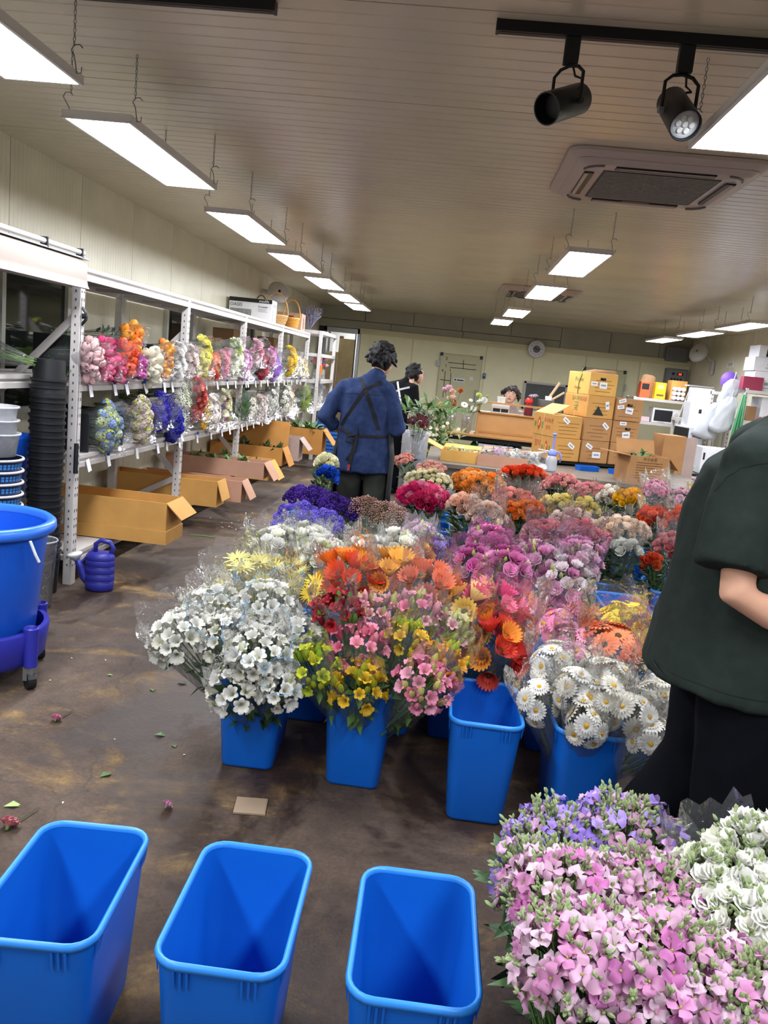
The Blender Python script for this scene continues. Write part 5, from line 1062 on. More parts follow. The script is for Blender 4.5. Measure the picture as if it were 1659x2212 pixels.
bunch('pale pink spray roses at the back edge of the cream ones', 'rose', ['#e4a89a', '#e8b4a6'], (-0.020, 6.100), (-0.088, 6.100, 0.774), 0.15, 0.05, 26, size=0.79, th=1.5, leaves=85, leafL=.085, group='rose bunches', up=.1, flat=.7)
bunch('pack of golden orange roses', 'rose', ['#eca048', '#f0ac58', '#e8923a', '#efb878'], (0.300, 6.460), (0.279, 6.150, 0.692), 0.19, 0.09, 48, size=1.22, th=1.5, leaves=85, leafL=.085, group='rose bunches', up=.1, flat=.7)
bunch('pack of red orange roses at the back', 'rose', ['#dc4a24', '#e2582c', '#cc3a1c', '#e8744c'], (0.720, 6.550), (0.663, 6.750, 0.722), 0.2, 0.08, 46, size=1.22, th=1.5, leaves=85, leafL=.085, group='rose bunches', up=.1, flat=.7)
bunch('pack of dusty pink ball roses', 'rose', ['#d99a94', '#e0a8a0', '#d48a88'], (1.080, 6.350), (0.952, 6.500, 0.711), 0.17, 0.09, 44, size=0.96, th=1.5, leaves=85, leafL=.085, group='rose bunches', up=.1, flat=.7)
bunch('pack of pink ball roses at the right of the dusty pink ones', 'rose', ['#dc8e92', '#e2a0a0', '#d27e88'], (1.150, 6.300), (1.133, 6.200, 0.711), 0.15, 0.09, 36, size=0.96, th=1.5, leaves=85, leafL=.085, group='rose bunches', up=.1, flat=.7)
bunch('bunch of white spray roses with dark leaves', 'rose', ['#e6e0d0', '#efeade'], (1.280, 6.100), (1.251, 6.000, 0.719), 0.09, 0.09, 16, size=0.90, th=1.5, leaves=85, leafL=.085, group='rose bunches', up=.1, flat=.7)
bunch('pack of peach roses, left, with open centres', 'rose', ['#e8c4ae', '#ecd0be', '#e2b49a'], (0.200, 5.100), (0.166, 4.950, 0.700), 0.1, 0.07, 20, size=1.22, th=1.5, leaves=85, leafL=.085, group='rose bunches', up=.1, flat=.7)
bunch('pack of pale peach roses in a clear sleeve', 'rose', ['#e9ccb8', '#eed6c6', '#e2b8a2'], (0.330, 5.100), (0.298, 4.850, 0.672), 0.1, 0.09, 26, size=1.02, th=1.5, leaves=85, leafL=.085, group='rose bunches', up=.1, flat=.7, wrap=(.4, .1, 1.2))
bunch('bunch of coral pink spray roses in clear film', 'rose', ['#e49488', '#e8a498', '#dd8478'], (0.500, 5.500), (0.503, 5.400, 0.700), 0.13, 0.08, 26, size=1.02, th=1.5, leaves=85, leafL=.085, group='rose bunches', up=.1, flat=.7, wrap=(.4, .1, 1.2))
bunch('bunch of orange spray roses, left cluster', 'rose', ['#e8853a', '#ee9448', '#e0702a'], (0.500, 5.450), (0.469, 5.150, 0.666), 0.08, 0.06, 16, size=0.96, th=1.5, leaves=85, leafL=.085, group='rose bunches', up=.1, flat=.7)
bunch('bunch of orange spray roses, right cluster', 'rose', ['#ea8a34', '#f0983e', '#e2762a'], (0.600, 5.450), (0.589, 5.200, 0.687), 0.08, 0.06, 16, size=0.96, th=1.5, leaves=85, leafL=.085, group='rose bunches', up=.1, flat=.7, wrap=(.4, .1, 1.2))
bunch('bunch of pale yellow roses, left', 'rose', ['#e4d488', '#eadfa4', '#dcc870'], (0.850, 5.550), (0.789, 5.400, 0.706), 0.1, 0.07, 18, size=1.09, th=1.5, leaves=85, leafL=.085, group='rose bunches', up=.1, flat=.7)
bunch('bunch of soft yellow roses, right', 'rose', ['#e2ce68', '#e8d880'], (0.980, 5.550), (0.957, 5.400, 0.703), 0.09, 0.07, 16, size=1.09, th=1.5, leaves=85, leafL=.085, group='rose bunches', up=.1, flat=.7, wrap=(.4, .1, 1.2))
bunch('bunch of whitish pink small roses behind the salmon ones', 'rose', ['#dfc8c0', '#e8d6ce'], (0.800, 5.200), (0.827, 5.000, 0.680), 0.13, 0.07, 22, size=0.90, th=1.5, leaves=85, leafL=.085, group='rose bunches', up=.1, flat=.7)
bunch('pack of salmon pink ball roses in clear film, left', 'rose', ['#d9868e', '#e0969a', '#d07a84'], (0.600, 4.980), (0.644, 4.750, 0.615), 0.125, 0.1, 30, size=1.09, th=1.5, leaves=85, leafL=.085, group='rose bunches', up=.1, flat=.7, wrap=(.4, .1, 1.2))
bunch('pack of salmon pink ball roses in clear film, right', 'rose', ['#dc8c92', '#e29c9e', '#d48088'], (0.720, 4.980), (0.824, 4.750, 0.631), 0.12, 0.1, 28, size=1.09, th=1.5, leaves=85, leafL=.085, group='rose bunches', up=.1, flat=.7, wrap=(.4, .1, 1.2))
bunch('flat pack of ivory peach roses', 'rose', ['#e6d0ba', '#ecdac8', '#dfc4aa'], (1.100, 4.970), (1.110, 4.900, 0.674), 0.155, 0.07, 44, size=1.09, th=1.5, leaves=85, leafL=.085, group='rose bunches', up=.1, flat=.7)
bunch('few pink carnations in front of the ivory roses', 'carnation', ['#de7f90', '#e698a4'], (1.020, 4.950), (0.973, 4.750, 0.647), 0.07, 0.04, 11, size=0.92, th=1.5, leaves=85, leafL=.085, group='rose bunches', up=.1, flat=.7)
bunch('few white roses in film hanging over the bucket', 'rose', ['#e9e8dc', '#eff0e6'], (1.120, 4.900), (1.108, 4.700, 0.601), 0.08, 0.05, 10, size=1.09, th=1.5, leaves=85, leafL=.085, group='rose bunches', up=.1, flat=.7, wrap=(.4, .1, 1.2))
bunch('bunch of bright yellow roses in a clear sleeve', 'rose', ['#ecbc28', '#f0c83a', '#e4ac1c'], (1.440, 5.950), (1.352, 5.850, 0.726), 0.09, 0.09, 18, size=1.22, th=1.5, leaves=85, leafL=.085, group='rose bunches', up=.1, flat=.7, wrap=(.4, .1, 1.2))
bunch('bunch of light pink carnations in clear film at the back', 'carnation', ['#dd9ab0', '#e4aabc', '#d688a2'], (1.850, 6.550), (1.722, 6.600, 0.736), 0.15, 0.09, 35, size=1.03, th=1.5, leaves=85, leafL=.085, group='rose bunches', up=.1, flat=.7, wrap=(.4, .1, 1.2))
bunch('bunch of light pink carnations at the back right', 'carnation', ['#dd9ab0', '#e6b0c0'], (2.000, 6.550), (1.907, 6.500, 0.715), 0.12, 0.08, 26, size=1.03, th=1.5, leaves=85, leafL=.085, group='rose bunches', up=.1, flat=.7, wrap=(.4, .1, 1.2))
bunch('bunch of orange red roses in a clear sleeve', 'rose', ['#dc5c34', '#e46c40', '#d04a26'], (1.580, 5.500), (1.447, 5.500, 0.673), 0.12, 0.08, 26, size=1.09, th=1.5, leaves=85, leafL=.085, group='rose bunches', up=.1, flat=.7, wrap=(.4, .1, 1.2))
bunch('bunch of orange red roses nearest the green shirt', 'rose', ['#dc5c34', '#e27048'], (1.680, 5.500), (1.617, 5.500, 0.680), 0.1, 0.08, 20, size=1.09, th=1.5, leaves=85, leafL=.085, group='rose bunches', up=.1, flat=.7, wrap=(.4, .1, 1.2))
bunch('pack of salmon pink roses in a tall sleeve by the green shirt', 'rose', ['#d9888c', '#e09a9a'], (1.460, 4.950), (1.432, 4.900, 0.593), 0.1, 0.1, 24, size=1.09, th=1.5, leaves=85, leafL=.085, group='rose bunches', up=.1, flat=.7, wrap=(.4, .1, 1.2))
bunch('few orange red roses low beside the empty bucket', 'rose', ['#dd5230', '#e46a3c'], (1.400, 4.900), (1.292, 4.800, 0.526), 0.055, 0.05, 8, size=1.02, th=1.5, leaves=85, leafL=.085, group='rose bunches', up=.1, flat=.7)
bunch('few cream roses beside the man, upper', 'rose', ['#e8e4bc', '#eeeaca'], (-1.000, 5.750), (-0.829, 5.750, 0.772), 0.085, 0.07, 11, size=1.22, th=1.5, leaves=85, leafL=.085, group='rose bunches', up=.1, flat=.7)
bunch('few bright blue roses beside the man', 'rose', ['#1c4fbc', '#2a62d0', '#143f9c'], (-0.960, 5.750), (-0.793, 5.600, 0.716), 0.07, 0.05, 11, size=1.09, th=1.5, leaves=85, leafL=.085, group='rose bunches', up=.1, flat=.7)
bunch('bunch of coral flowers behind the man in the blue shirt', 'carnation', ['#e49686', '#e8a898', '#dc8676'], (-0.020, 6.750), (-0.327, 6.700, 0.760), 0.12, 0.05, 26, size=0.86, th=1.5, leaves=85, leafL=.085, group='rose bunches', up=.1, flat=.7)
bunch('single yellow carnation at the back right', 'carnation', ['#e4dc7a', '#e8e090'], (2.150, 6.500), (1.987, 6.600, 0.795), 0.03, 0.03, 3, size=1.15, th=1.5, leaves=85, leafL=.085, group='rose bunches', up=.1, flat=.7)
bunch('bunch of white gerberas at the right edge behind the black trousers', 'gerbera', ['#e9e4d8', '#f0ece2'], (1.250, 2.240), (1.006, 2.200, 0.568), 0.06, 0.08, 11, size=0.77, th=1.9, wrap=(.3, .05, 1.25), leaves=0, group='gerbera bunches', up=.15, aspect=.8, jitter=1.0)

# ---------------------------------------------------------------- bunches lying on the rack shelves, heads toward the aisle
bunch('bunch of pale pink tulips beside the near rack post', 'tulip', ['#dcb8b8', '#e4c8c4', '#cfa8a8'], (-2.670, 4.772, 1.369), (-2.170, 4.752, 1.369), 0.109, 0.051, 27, size=1.09, th=1.5, wrap=(.35, .05, 1.2), leaves=36, up=.1, jitter=1.1, group='bunches on the middle rack shelf', aspect=.8, leafL=.1)
bunch('bunch of hot pink tulips next to the pale pink ones', 'tulip', ['#d8487c', '#e05c8a', '#cc386c'], (-2.670, 4.979, 1.382), (-2.170, 4.959, 1.382), 0.115, 0.054, 34, size=1.09, th=1.5, wrap=(.35, .05, 1.2), leaves=36, up=.1, jitter=1.1, group='bunches on the middle rack shelf', aspect=.8)
bunch('bunch of big orange tulips standing above the others', 'tulip', ['#ec9a34', '#e8823a', '#f0ac48'], (-2.750, 5.563, 1.512), (-2.250, 5.543, 1.512), 0.102, 0.048, 20, size=1.55, th=1.5, wrap=(.35, .05, 1.2), leaves=36, up=.1, jitter=1.1, group='bunches on the middle rack shelf', aspect=.8)
bunch('bunch of red orange tulips in front of a black divider', 'tulip', ['#e2542c', '#e8683c'], (-2.670, 5.310, 1.388), (-2.170, 5.290, 1.388), 0.096, 0.045, 20, size=1.38, th=1.5, wrap=(.35, .05, 1.2), leaves=36, up=.1, jitter=1.1, group='bunches on the middle rack shelf', aspect=.8)
bunch('bunch of magenta tulips low at the shelf edge', 'tulip', ['#b8489c', '#c85cac'], (-2.670, 5.499, 1.339), (-2.170, 5.479, 1.339), 0.07, 0.033, 17, size=1.09, th=1.5, wrap=(.35, .05, 1.2), leaves=36, up=.1, jitter=1.1, group='bunches on the middle rack shelf')
bunch('bunch of deep pink tulips under the red orange ones', 'tulip', ['#d03a6c', '#dc4c7c'], (-2.670, 5.168, 1.320), (-2.170, 5.148, 1.320), 0.077, 0.036, 17, size=1.09, th=1.5, wrap=(.35, .05, 1.2), leaves=36, up=.1, jitter=1.1, group='bunches on the middle rack shelf')
bunch('bunch of cream tulips at the shelf edge', 'tulip', ['#e8e4d0', '#ded8c0'], (-2.670, 5.749, 1.345), (-2.170, 5.729, 1.345), 0.109, 0.051, 23, size=1.44, th=1.5, wrap=(.35, .05, 1.2), leaves=36, up=.1, jitter=1.1, group='bunches on the middle rack shelf', aspect=.9)
bunch('tall bunch of yellow orange tulips', 'tulip', ['#e09a3c', '#e8ac4c', '#dc8a4c'], (-2.670, 6.000, 1.399), (-2.170, 5.980, 1.399), 0.122, 0.057, 37, size=1.09, th=1.5, wrap=(.35, .05, 1.2), leaves=36, up=.1, jitter=1.1, group='bunches on the middle rack shelf', aspect=.6)
bunch('bunch of white flowers beside the second rack post', 'lisianthus', ['#e9e8e4', '#f0efea'], (-2.670, 6.307, 1.398), (-2.170, 6.287, 1.398), 0.128, 0.059, 22, size=1.03, th=1.5, wrap=(.35, .05, 1.2), leaves=36, up=.1, jitter=1.1, group='bunches on the middle rack shelf', aspect=.7)
bunch('bunch of cream pink flowers just past the second rack post', 'lisianthus', ['#e6d4cc', '#ecdeda'], (-2.670, 6.633, 1.404), (-2.170, 6.613, 1.404), 0.115, 0.054, 20, size=0.98, th=1.5, wrap=(.35, .05, 1.2), leaves=36, up=.1, jitter=1.1, group='bunches on the middle rack shelf', aspect=.7)
bunch('bunch of pale yellow flowers on the middle shelf', 'rose', ['#e6de74', '#ece68c'], (-2.670, 6.934, 1.448), (-2.170, 6.914, 1.448), 0.154, 0.071, 37, size=1.09, th=1.5, wrap=(.35, .05, 1.2), leaves=36, up=.1, jitter=1.1, group='bunches on the middle rack shelf', aspect=.6)
bunch('bunch of coral red flowers on the middle shelf', 'lisianthus', ['#e0624c', '#e87c5c', '#e8a070'], (-2.670, 7.235, 1.365), (-2.170, 7.215, 1.365), 0.115, 0.054, 22, size=1.03, th=1.5, wrap=(.35, .05, 1.2), leaves=36, up=.1, jitter=1.1, group='bunches on the middle rack shelf')
bunch('bunch of soft pink flowers on the middle shelf', 'rose', ['#e0a0b0', '#e6b2be'], (-2.670, 7.595, 1.400), (-2.170, 7.575, 1.400), 0.128, 0.059, 27, size=1.09, th=1.5, wrap=(.35, .05, 1.2), leaves=36, up=.1, jitter=1.1, group='bunches on the middle rack shelf', aspect=.6)
bunch('bunch of white and green flowers on the middle shelf', 'lisianthus', ['#e9eade', '#e4e8d0', '#b8c878'], (-2.670, 7.932, 1.472), (-2.170, 7.912, 1.472), 0.179, 0.083, 34, size=1.09, th=1.5, wrap=(.35, .05, 1.2), leaves=36, up=.1, jitter=1.1, group='bunches on the middle rack shelf', aspect=.55)
bunch('bunch of lilac pink flowers by the third rack post', 'lisianthus', ['#dca8cc', '#e4bcd6'], (-2.670, 8.344, 1.388), (-2.170, 8.324, 1.388), 0.141, 0.065, 25, size=1.09, th=1.5, wrap=(.35, .05, 1.2), leaves=36, up=.1, jitter=1.1, group='bunches on the middle rack shelf', aspect=.7)
bunch('tall bunch of pink and white flowers past the third rack post', 'lisianthus', ['#e4a8b8', '#f0dce0'], (-2.670, 8.854, 1.534), (-2.170, 8.834, 1.534), 0.141, 0.065, 22, size=1.09, th=1.5, wrap=(.35, .05, 1.2), leaves=36, up=.1, jitter=1.1, group='bunches on the middle rack shelf', aspect=.6)
bunch('bunch of crimson flowers on the middle shelf', 'rose', ['#b01c3c', '#c4344c', '#90142c'], (-2.670, 9.155, 1.398), (-2.170, 9.135, 1.398), 0.141, 0.065, 30, size=1.26, th=1.5, wrap=(.35, .05, 1.2), leaves=36, up=.1, jitter=1.1, group='bunches on the middle rack shelf', aspect=.7)
bunch('bunch of light purple flowers on the middle shelf', 'statice_head', ['#9a6cc4', '#b08cd0', '#c4a4dc'], (-2.670, 9.836, 1.380), (-2.170, 9.816, 1.380), 0.154, 0.071, 27, size=1.26, th=1.5, wrap=(.35, .05, 1.2), leaves=36, up=.1, jitter=1.1, group='bunches on the middle rack shelf', aspect=.7)
bunch('bunch of pink flowers above the light purple ones', 'lisianthus', ['#dc94c0', '#e4a8cc'], (-2.670, 9.593, 1.490), (-2.170, 9.573, 1.490), 0.115, 0.054, 17, size=1.03, th=1.5, wrap=(.35, .05, 1.2), leaves=36, up=.1, jitter=1.1, group='bunches on the middle rack shelf')
bunch('bunch of bright yellow flowers by the fourth rack post', 'rose', ['#e8c424', '#ecd040'], (-2.670, 10.692, 1.466), (-2.170, 10.672, 1.466), 0.179, 0.083, 34, size=1.32, th=1.5, wrap=(.35, .05, 1.2), leaves=36, up=.1, jitter=1.1, group='bunches on the middle rack shelf', aspect=.6)
bunch('bunch of pale flowers in glossy film near the rack end', 'lisianthus', ['#ece8d8', '#e8dcc0'], (-2.670, 11.291, 1.413), (-2.170, 11.271, 1.413), 0.141, 0.065, 20, size=1.15, th=1.5, wrap=(.35, .05, 1.2), leaves=36, up=.1, jitter=1.1, group='bunches on the middle rack shelf')
bunch('bunch of yellow white flowers at the rack end', 'lisianthus', ['#e4cc60', '#ece4c0'], (-2.670, 11.723, 1.385), (-2.170, 11.703, 1.385), 0.115, 0.054, 15, size=1.15, th=1.5, wrap=(.35, .05, 1.2), leaves=36, up=.1, jitter=1.1, group='bunches on the middle rack shelf')
bunch('bunch of blue hydrangea like flowers beside a black divider', 'hydrangea_head', ['#8aa4d4', '#9cb4dc', '#7890c4', '#b8c4a8'], (-2.670, 5.063, 0.944), (-2.170, 5.043, 0.944), 0.147, 0.068, 37, size=1.03, th=1.5, wrap=(.35, .05, 1.2), leaves=36, up=.1, jitter=1.1, group='bunches on the lower rack shelf', aspect=.8)
bunch('bunch of blush cream flowers between black dividers', 'hydrangea_head', ['#d8c4bc', '#e0d2c8', '#c8b4b0'], (-2.670, 5.620, 0.974), (-2.170, 5.600, 0.974), 0.147, 0.068, 34, size=1.09, th=1.5, wrap=(.35, .05, 1.2), leaves=36, up=.1, jitter=1.1, group='bunches on the lower rack shelf', aspect=.6)
bunch('bunch of violet blue statice, upper', 'statice_head', ['#3c34a8', '#4a40b8'], (-2.680, 6.008, 1.005), (-2.180, 5.988, 1.005), 0.128, 0.059, 27, size=1.26, th=1.5, wrap=(.35, .05, 1.2), leaves=36, up=.1, jitter=1.1, group='bunches on the lower rack shelf')
bunch('bunch of royal blue statice at the shelf edge', 'statice_head', ['#2c2c9c', '#3434b0', '#24248c'], (-2.670, 6.303, 0.901), (-2.170, 6.283, 0.901), 0.128, 0.059, 27, size=1.26, th=1.5, wrap=(.35, .05, 1.2), leaves=36, up=.1, jitter=1.1, group='bunches on the lower rack shelf')
bunch('large bunch of greenish white blossoms on the lower shelf', 'spray_head', ['#e6e8d4', '#dce0c0', '#f0f0e4'], (-2.750, 6.596, 1.055), (-2.250, 6.576, 1.055), 0.192, 0.089, 68, size=1.44, th=1.5, wrap=(.35, .05, 1.2), leaves=36, up=.1, jitter=1.1, group='bunches on the lower rack shelf')
bunch('tall bunch of coral snapdragons by the second rack post', 'lisianthus', ['#d0645c', '#dc7c70', '#c85850'], (-2.670, 6.852, 1.087), (-2.170, 6.832, 1.087), 0.166, 0.077, 34, size=0.98, th=1.5, wrap=(.35, .05, 1.2), leaves=36, up=.1, jitter=1.1, group='bunches on the lower rack shelf', aspect=.5)
bunch('thin bunch of yellow flowers on the lower shelf', 'rose', ['#e4c02c', '#ecd048'], (-2.670, 7.064, 0.939), (-2.170, 7.044, 0.939), 0.128, 0.059, 23, size=0.92, th=1.5, wrap=(.35, .05, 1.2), leaves=36, up=.1, jitter=1.1, group='bunches on the lower rack shelf', aspect=.45)
bunch('bunch of white flowers in film past the yellow ones', 'lisianthus', ['#ece4dc', '#f0ece6'], (-2.670, 7.311, 0.948), (-2.170, 7.291, 0.948), 0.154, 0.071, 23, size=1.09, th=1.5, wrap=(.35, .05, 1.2), leaves=36, up=.1, jitter=1.1, group='bunches on the lower rack shelf')
bunch('bunch of cream flowers with magenta ones below', 'lisianthus', ['#e8e4c4', '#dcd8a8', '#b03890'], (-2.670, 7.695, 0.975), (-2.170, 7.675, 0.975), 0.166, 0.077, 30, size=0.98, th=1.5, wrap=(.35, .05, 1.2), leaves=36, up=.1, jitter=1.1, group='bunches on the lower rack shelf', aspect=.7)
bunch('bunch of dark green fern leaves on the lower shelf', 'spray_head', ['#5a7a4c', '#4c6c40'], (-2.700, 8.576, 0.963), (-2.200, 8.556, 0.963), 0.154, 0.071, 23, size=1.15, th=1.5, wrap=(.35, .05, 1.2), leaves=160, up=.1, jitter=1.1, group='bunches on the lower rack shelf', leafm=m_leaf2, leafL=.14)
bunch('bunch of small white flowers below the fern', 'daisy', ['#eceae0', '#f2f0ea'], (-2.670, 8.861, 0.910), (-2.170, 8.841, 0.910), 0.141, 0.065, 44, size=1.38, th=1.5, wrap=(.35, .05, 1.2), leaves=36, up=.1, jitter=1.1, group='bunches on the lower rack shelf')
bunch('bunch of pale blush flowers in film', 'lisianthus', ['#e8d8d0', '#eee4de'], (-2.670, 9.264, 0.920), (-2.170, 9.244, 0.920), 0.154, 0.071, 20, size=1.09, th=1.5, wrap=(.35, .05, 1.2), leaves=36, up=.1, jitter=1.1, group='bunches on the lower rack shelf')
bunch('bunch of white chrysanthemums on the lower shelf', 'carnation', ['#e8e8dc', '#f0f0e8'], (-2.670, 9.804, 0.950), (-2.170, 9.784, 0.950), 0.154, 0.071, 23, size=1.26, th=1.5, wrap=(.35, .05, 1.2), leaves=36, up=.1, jitter=1.1, group='bunches on the lower rack shelf')
bunch('bunch of white daisies with dark leaves', 'daisy', ['#ecece2', '#f4f4ee'], (-2.670, 10.722, 0.960), (-2.170, 10.702, 0.960), 0.205, 0.095, 57, size=1.49, th=1.5, wrap=(.35, .05, 1.2), leaves=50, up=.1, jitter=1.1, group='bunches on the lower rack shelf', leafL=.09)
bunch('bunch of yellow and orange flowers above the daisies', 'rose', ['#dcc060', '#d8904c', '#e8e0b0'], (-2.800, 11.527, 0.979), (-2.300, 11.507, 0.979), 0.141, 0.065, 23, size=1.09, th=1.5, wrap=(.35, .05, 1.2), leaves=36, up=.1, jitter=1.1, group='bunches on the lower rack shelf')
bunch('bunch of bright green leafy stems near the rack end', 'spray_head', ['#9ab04c', '#a8bc5c'], (-2.670, 12.062, 0.940), (-2.170, 12.042, 0.940), 0.179, 0.083, 30, size=1.38, th=1.5, wrap=(.35, .05, 1.2), leaves=120, up=.1, jitter=1.1, group='bunches on the lower rack shelf', leafm=m_leaf2, leafL=.1)
bunch('bunch of white small blossoms hanging low at the rack end', 'spray_head', ['#e4e4d8', '#ecece4'], (-2.670, 13.072, 0.950), (-2.170, 13.052, 0.950), 0.192, 0.089, 37, size=1.49, th=1.5, wrap=(.35, .05, 1.2), leaves=36, up=.1, jitter=1.1, group='bunches on the lower rack shelf')
bunch('bunch of silver grey leaves at the rack end', 'spray_head', ['#b4b8c4', '#9ca4b4'], (-2.700, 13.390, 0.930), (-2.200, 13.370, 0.930), 0.166, 0.077, 30, size=1.38, th=1.5, wrap=(.35, .05, 1.2), leaves=36, up=.1, jitter=1.1, group='bunches on the lower rack shelf')
bunch('bunch of orange tulips lying at the far left, stems toward the aisle', 'tulip', ['#e2501c', '#ea6c2c'], (-2.25, 4.28, 1.34), (-2.72, 4.3, 1.42), .08, .06, 12, size=1.1, wrap=(.1, .05, 1.4), leaves=40, leafm=m_leaf2, leafL=.12, up=.3, group='bunches on the middle rack shelf')
# ---------------------------------------------------------------- stock flowers in the near right corner
def budfill(nb, col='stock_bud_green', rad=1.12):
    def f(T, base, head, axis, x, y, R, H, rnd):
        g = MB()
        for i in range(nb):
            a = rnd.uniform(.1, 1.75); ph = rnd.uniform(0, 6.28); k = rnd.uniform(.8, rad)
            c = head + (x * sin(a) * cos(ph) + y * sin(a) * sin(ph)) * R * k + axis * H * cos(a) * k - base
            d0 = ((x * cos(ph) + y * sin(ph)) * sin(a) + axis * cos(a) + Vector((0, 0, .5))).normalized(); g.tube([c - d0 * .05, c + d0 * .01], .0016, 3, 1)
            for j in range(5):
                d = (d0 + Vector((rnd.uniform(-1, 1), rnd.uniform(-1, 1), rnd.uniform(-.6, 1))) * .9).normalized(); p = c + d0 * rnd.uniform(-.02, .015)
                xx, yy, dd = frame_of(d); L = rnd.uniform(.011, .017); r = L * .24
                g.loft([[p + d * (L * t) + rr * r * (cos(2 * pi * q / 5) * xx + sin(2 * pi * q / 5) * yy) for q in range(5)] for t, rr in ((0, .3), (.35, 1), (.7, .9), (1, .15))], 0, False, True)
        o = g.build('buds', [MATS[col], m_stem], T); o['kind'] = 'stuff'
    return f
def stock(label, cols, base, head, R, H, n, nb=95, leaves=70, size=.82, kind=None):
    BNk = ['stock_flower%d' % i for i in range(4)]
    for b in BNk: BLOOMNAME[b] = 'stock_flower'
    bunch(label, kind or BNk, cols, base, head, R, H, n, size=size, th=1.75, leaves=leaves, leafL=.085, leafm=m_leaf_stock, group='stock bunches in the near corner', filler=budfill(nb), jitter=1.0, name='stock_bunch', up=.15)
m_leaf_stock = mat('stock_leaf', '#3c5a34', rough=.5, var=.2, scale=14)
PK = ['#d3a2c0', '#d8aec8', '#cc8cb6', '#dcc0d0', '#bf72aa', '#d8b8cc']; LC = ['#9a80d0', '#8a70c4', '#a890d8', '#b49cdc', '#d4a8d0']
stock('bunch of pink stock at the left of the near corner', PK, (0.400, 1.250), (0.324, 1.380, 0.564), 0.125, 0.094, 120)
stock('bunch of pink stock in the middle of the near corner', PK, (0.450, 1.300), (0.464, 1.400, 0.557), 0.125, 0.094, 120)
stock('bunch of pink stock hanging over the bucket front', PK, (0.420, 1.200), (0.318, 1.200, 0.583), 0.11, 0.083, 120)
stock('bunch of pink stock at the bottom edge', PK, (0.480, 1.200), (0.441, 1.180, 0.589), 0.115, 0.086, 120)
stock('bunch of pink stock at the bottom right corner', PK, (0.500, 1.200), (0.547, 1.150, 0.587), 0.1, 0.075, 90)
stock('bunch of lilac stock behind the pink ones, left', LC, (0.420, 1.680), (0.345, 1.620, 0.518), 0.12, 0.09, 80)
stock('bunch of lilac stock behind the pink ones, right', LC+PK[:2], (0.500, 1.700), (0.488, 1.680, 0.529), 0.125, 0.094, 80)
stock('thin bunch of lilac stock leaning out to the left', LC, (0.380, 1.620), (0.260, 1.500, 0.535), 0.065, 0.049, 20)
stock('bunch of white stock beside the pink ones', ['#f0f0e6', '#f4f4ec', '#e0e4cc'], (0.700, 1.360), (0.612, 1.420, 0.599), 0.1, 0.075, 56, kind='lisianthus', size=.62)
stock('bunch of white stock at the right edge, upper', ['#f0f0e6', '#f4f4ec', '#e4e6d4'], (0.740, 1.400), (0.711, 1.500, 0.635), 0.1, 0.075, 50, kind='lisianthus', size=.66)
stock('bunch of white stock at the right edge, lower', ['#f0f0e6', '#f4f4ec'], (0.720, 1.340), (0.642, 1.320, 0.606), 0.085, 0.064, 44, kind='lisianthus', size=.66)
fw = thing('film_wrap', 'crumpled clear film standing up behind the white stock', 'wrapping', (0.676, 1.600, 0.400))
g = MB(); sleeve(g, Vector((0, 0, 0)), Vector((-.12, .05, 1)).normalized(), Vector((1, 0, 0)), Vector((0, 1, 0)), 0, 0.258, .06, .11, 5, .6, .03); g.build('film', m_film, fw, smooth=True)
def nth(k):
    k += 1; return str(k) + ('th' if 10 < k % 100 < 14 else {1: 'st', 2: 'nd', 3: 'rd'}.get(k % 10, 'th'))
# ---------------------------------------------------------------- cardboard
def card_mat(name, c): return mat('card_' + name, c, rough=.75, var=.08, scale=7)
CARD = {'tan': card_mat('tan', '#c08f4a'), 'orange': card_mat('orange', '#bd8440'), 'pink': card_mat('pink', '#b58a72'), 'grey': card_mat('grey', '#a8938a'), 'kraft': card_mat('kraft', '#a87b4c'), 'gold': card_mat('gold', '#d0a052'), 'dark': card_mat('dark', '#8a6848'), 'white': card_mat('white', '#d9dae0')}
CARD_IN = card_mat('inside', '#8f6b3e')
def panel(parent, name, a, b, m):
    return MB().span(a, b).build(name, m, parent)
def flap(parent, hinge, along, out, L, m, w=.006, name='flap'):
    """a flap from the hinge point, spanning 'along', reaching 'out'*L"""
    h, al, ou = Vector(hinge), Vector(along), Vector(out).normalized() * L; n = al.cross(ou).normalized() * w
    g = MB(); g.add([h, h + al, h + al + ou, h + ou, h + n, h + al + n, h + al + ou + n, h + ou + n], [(3, 2, 1, 0), (4, 5, 6, 7), (0, 1, 5, 4), (1, 2, 6, 5), (2, 3, 7, 6), (3, 0, 4, 7)]); return g.build(name, m, parent)
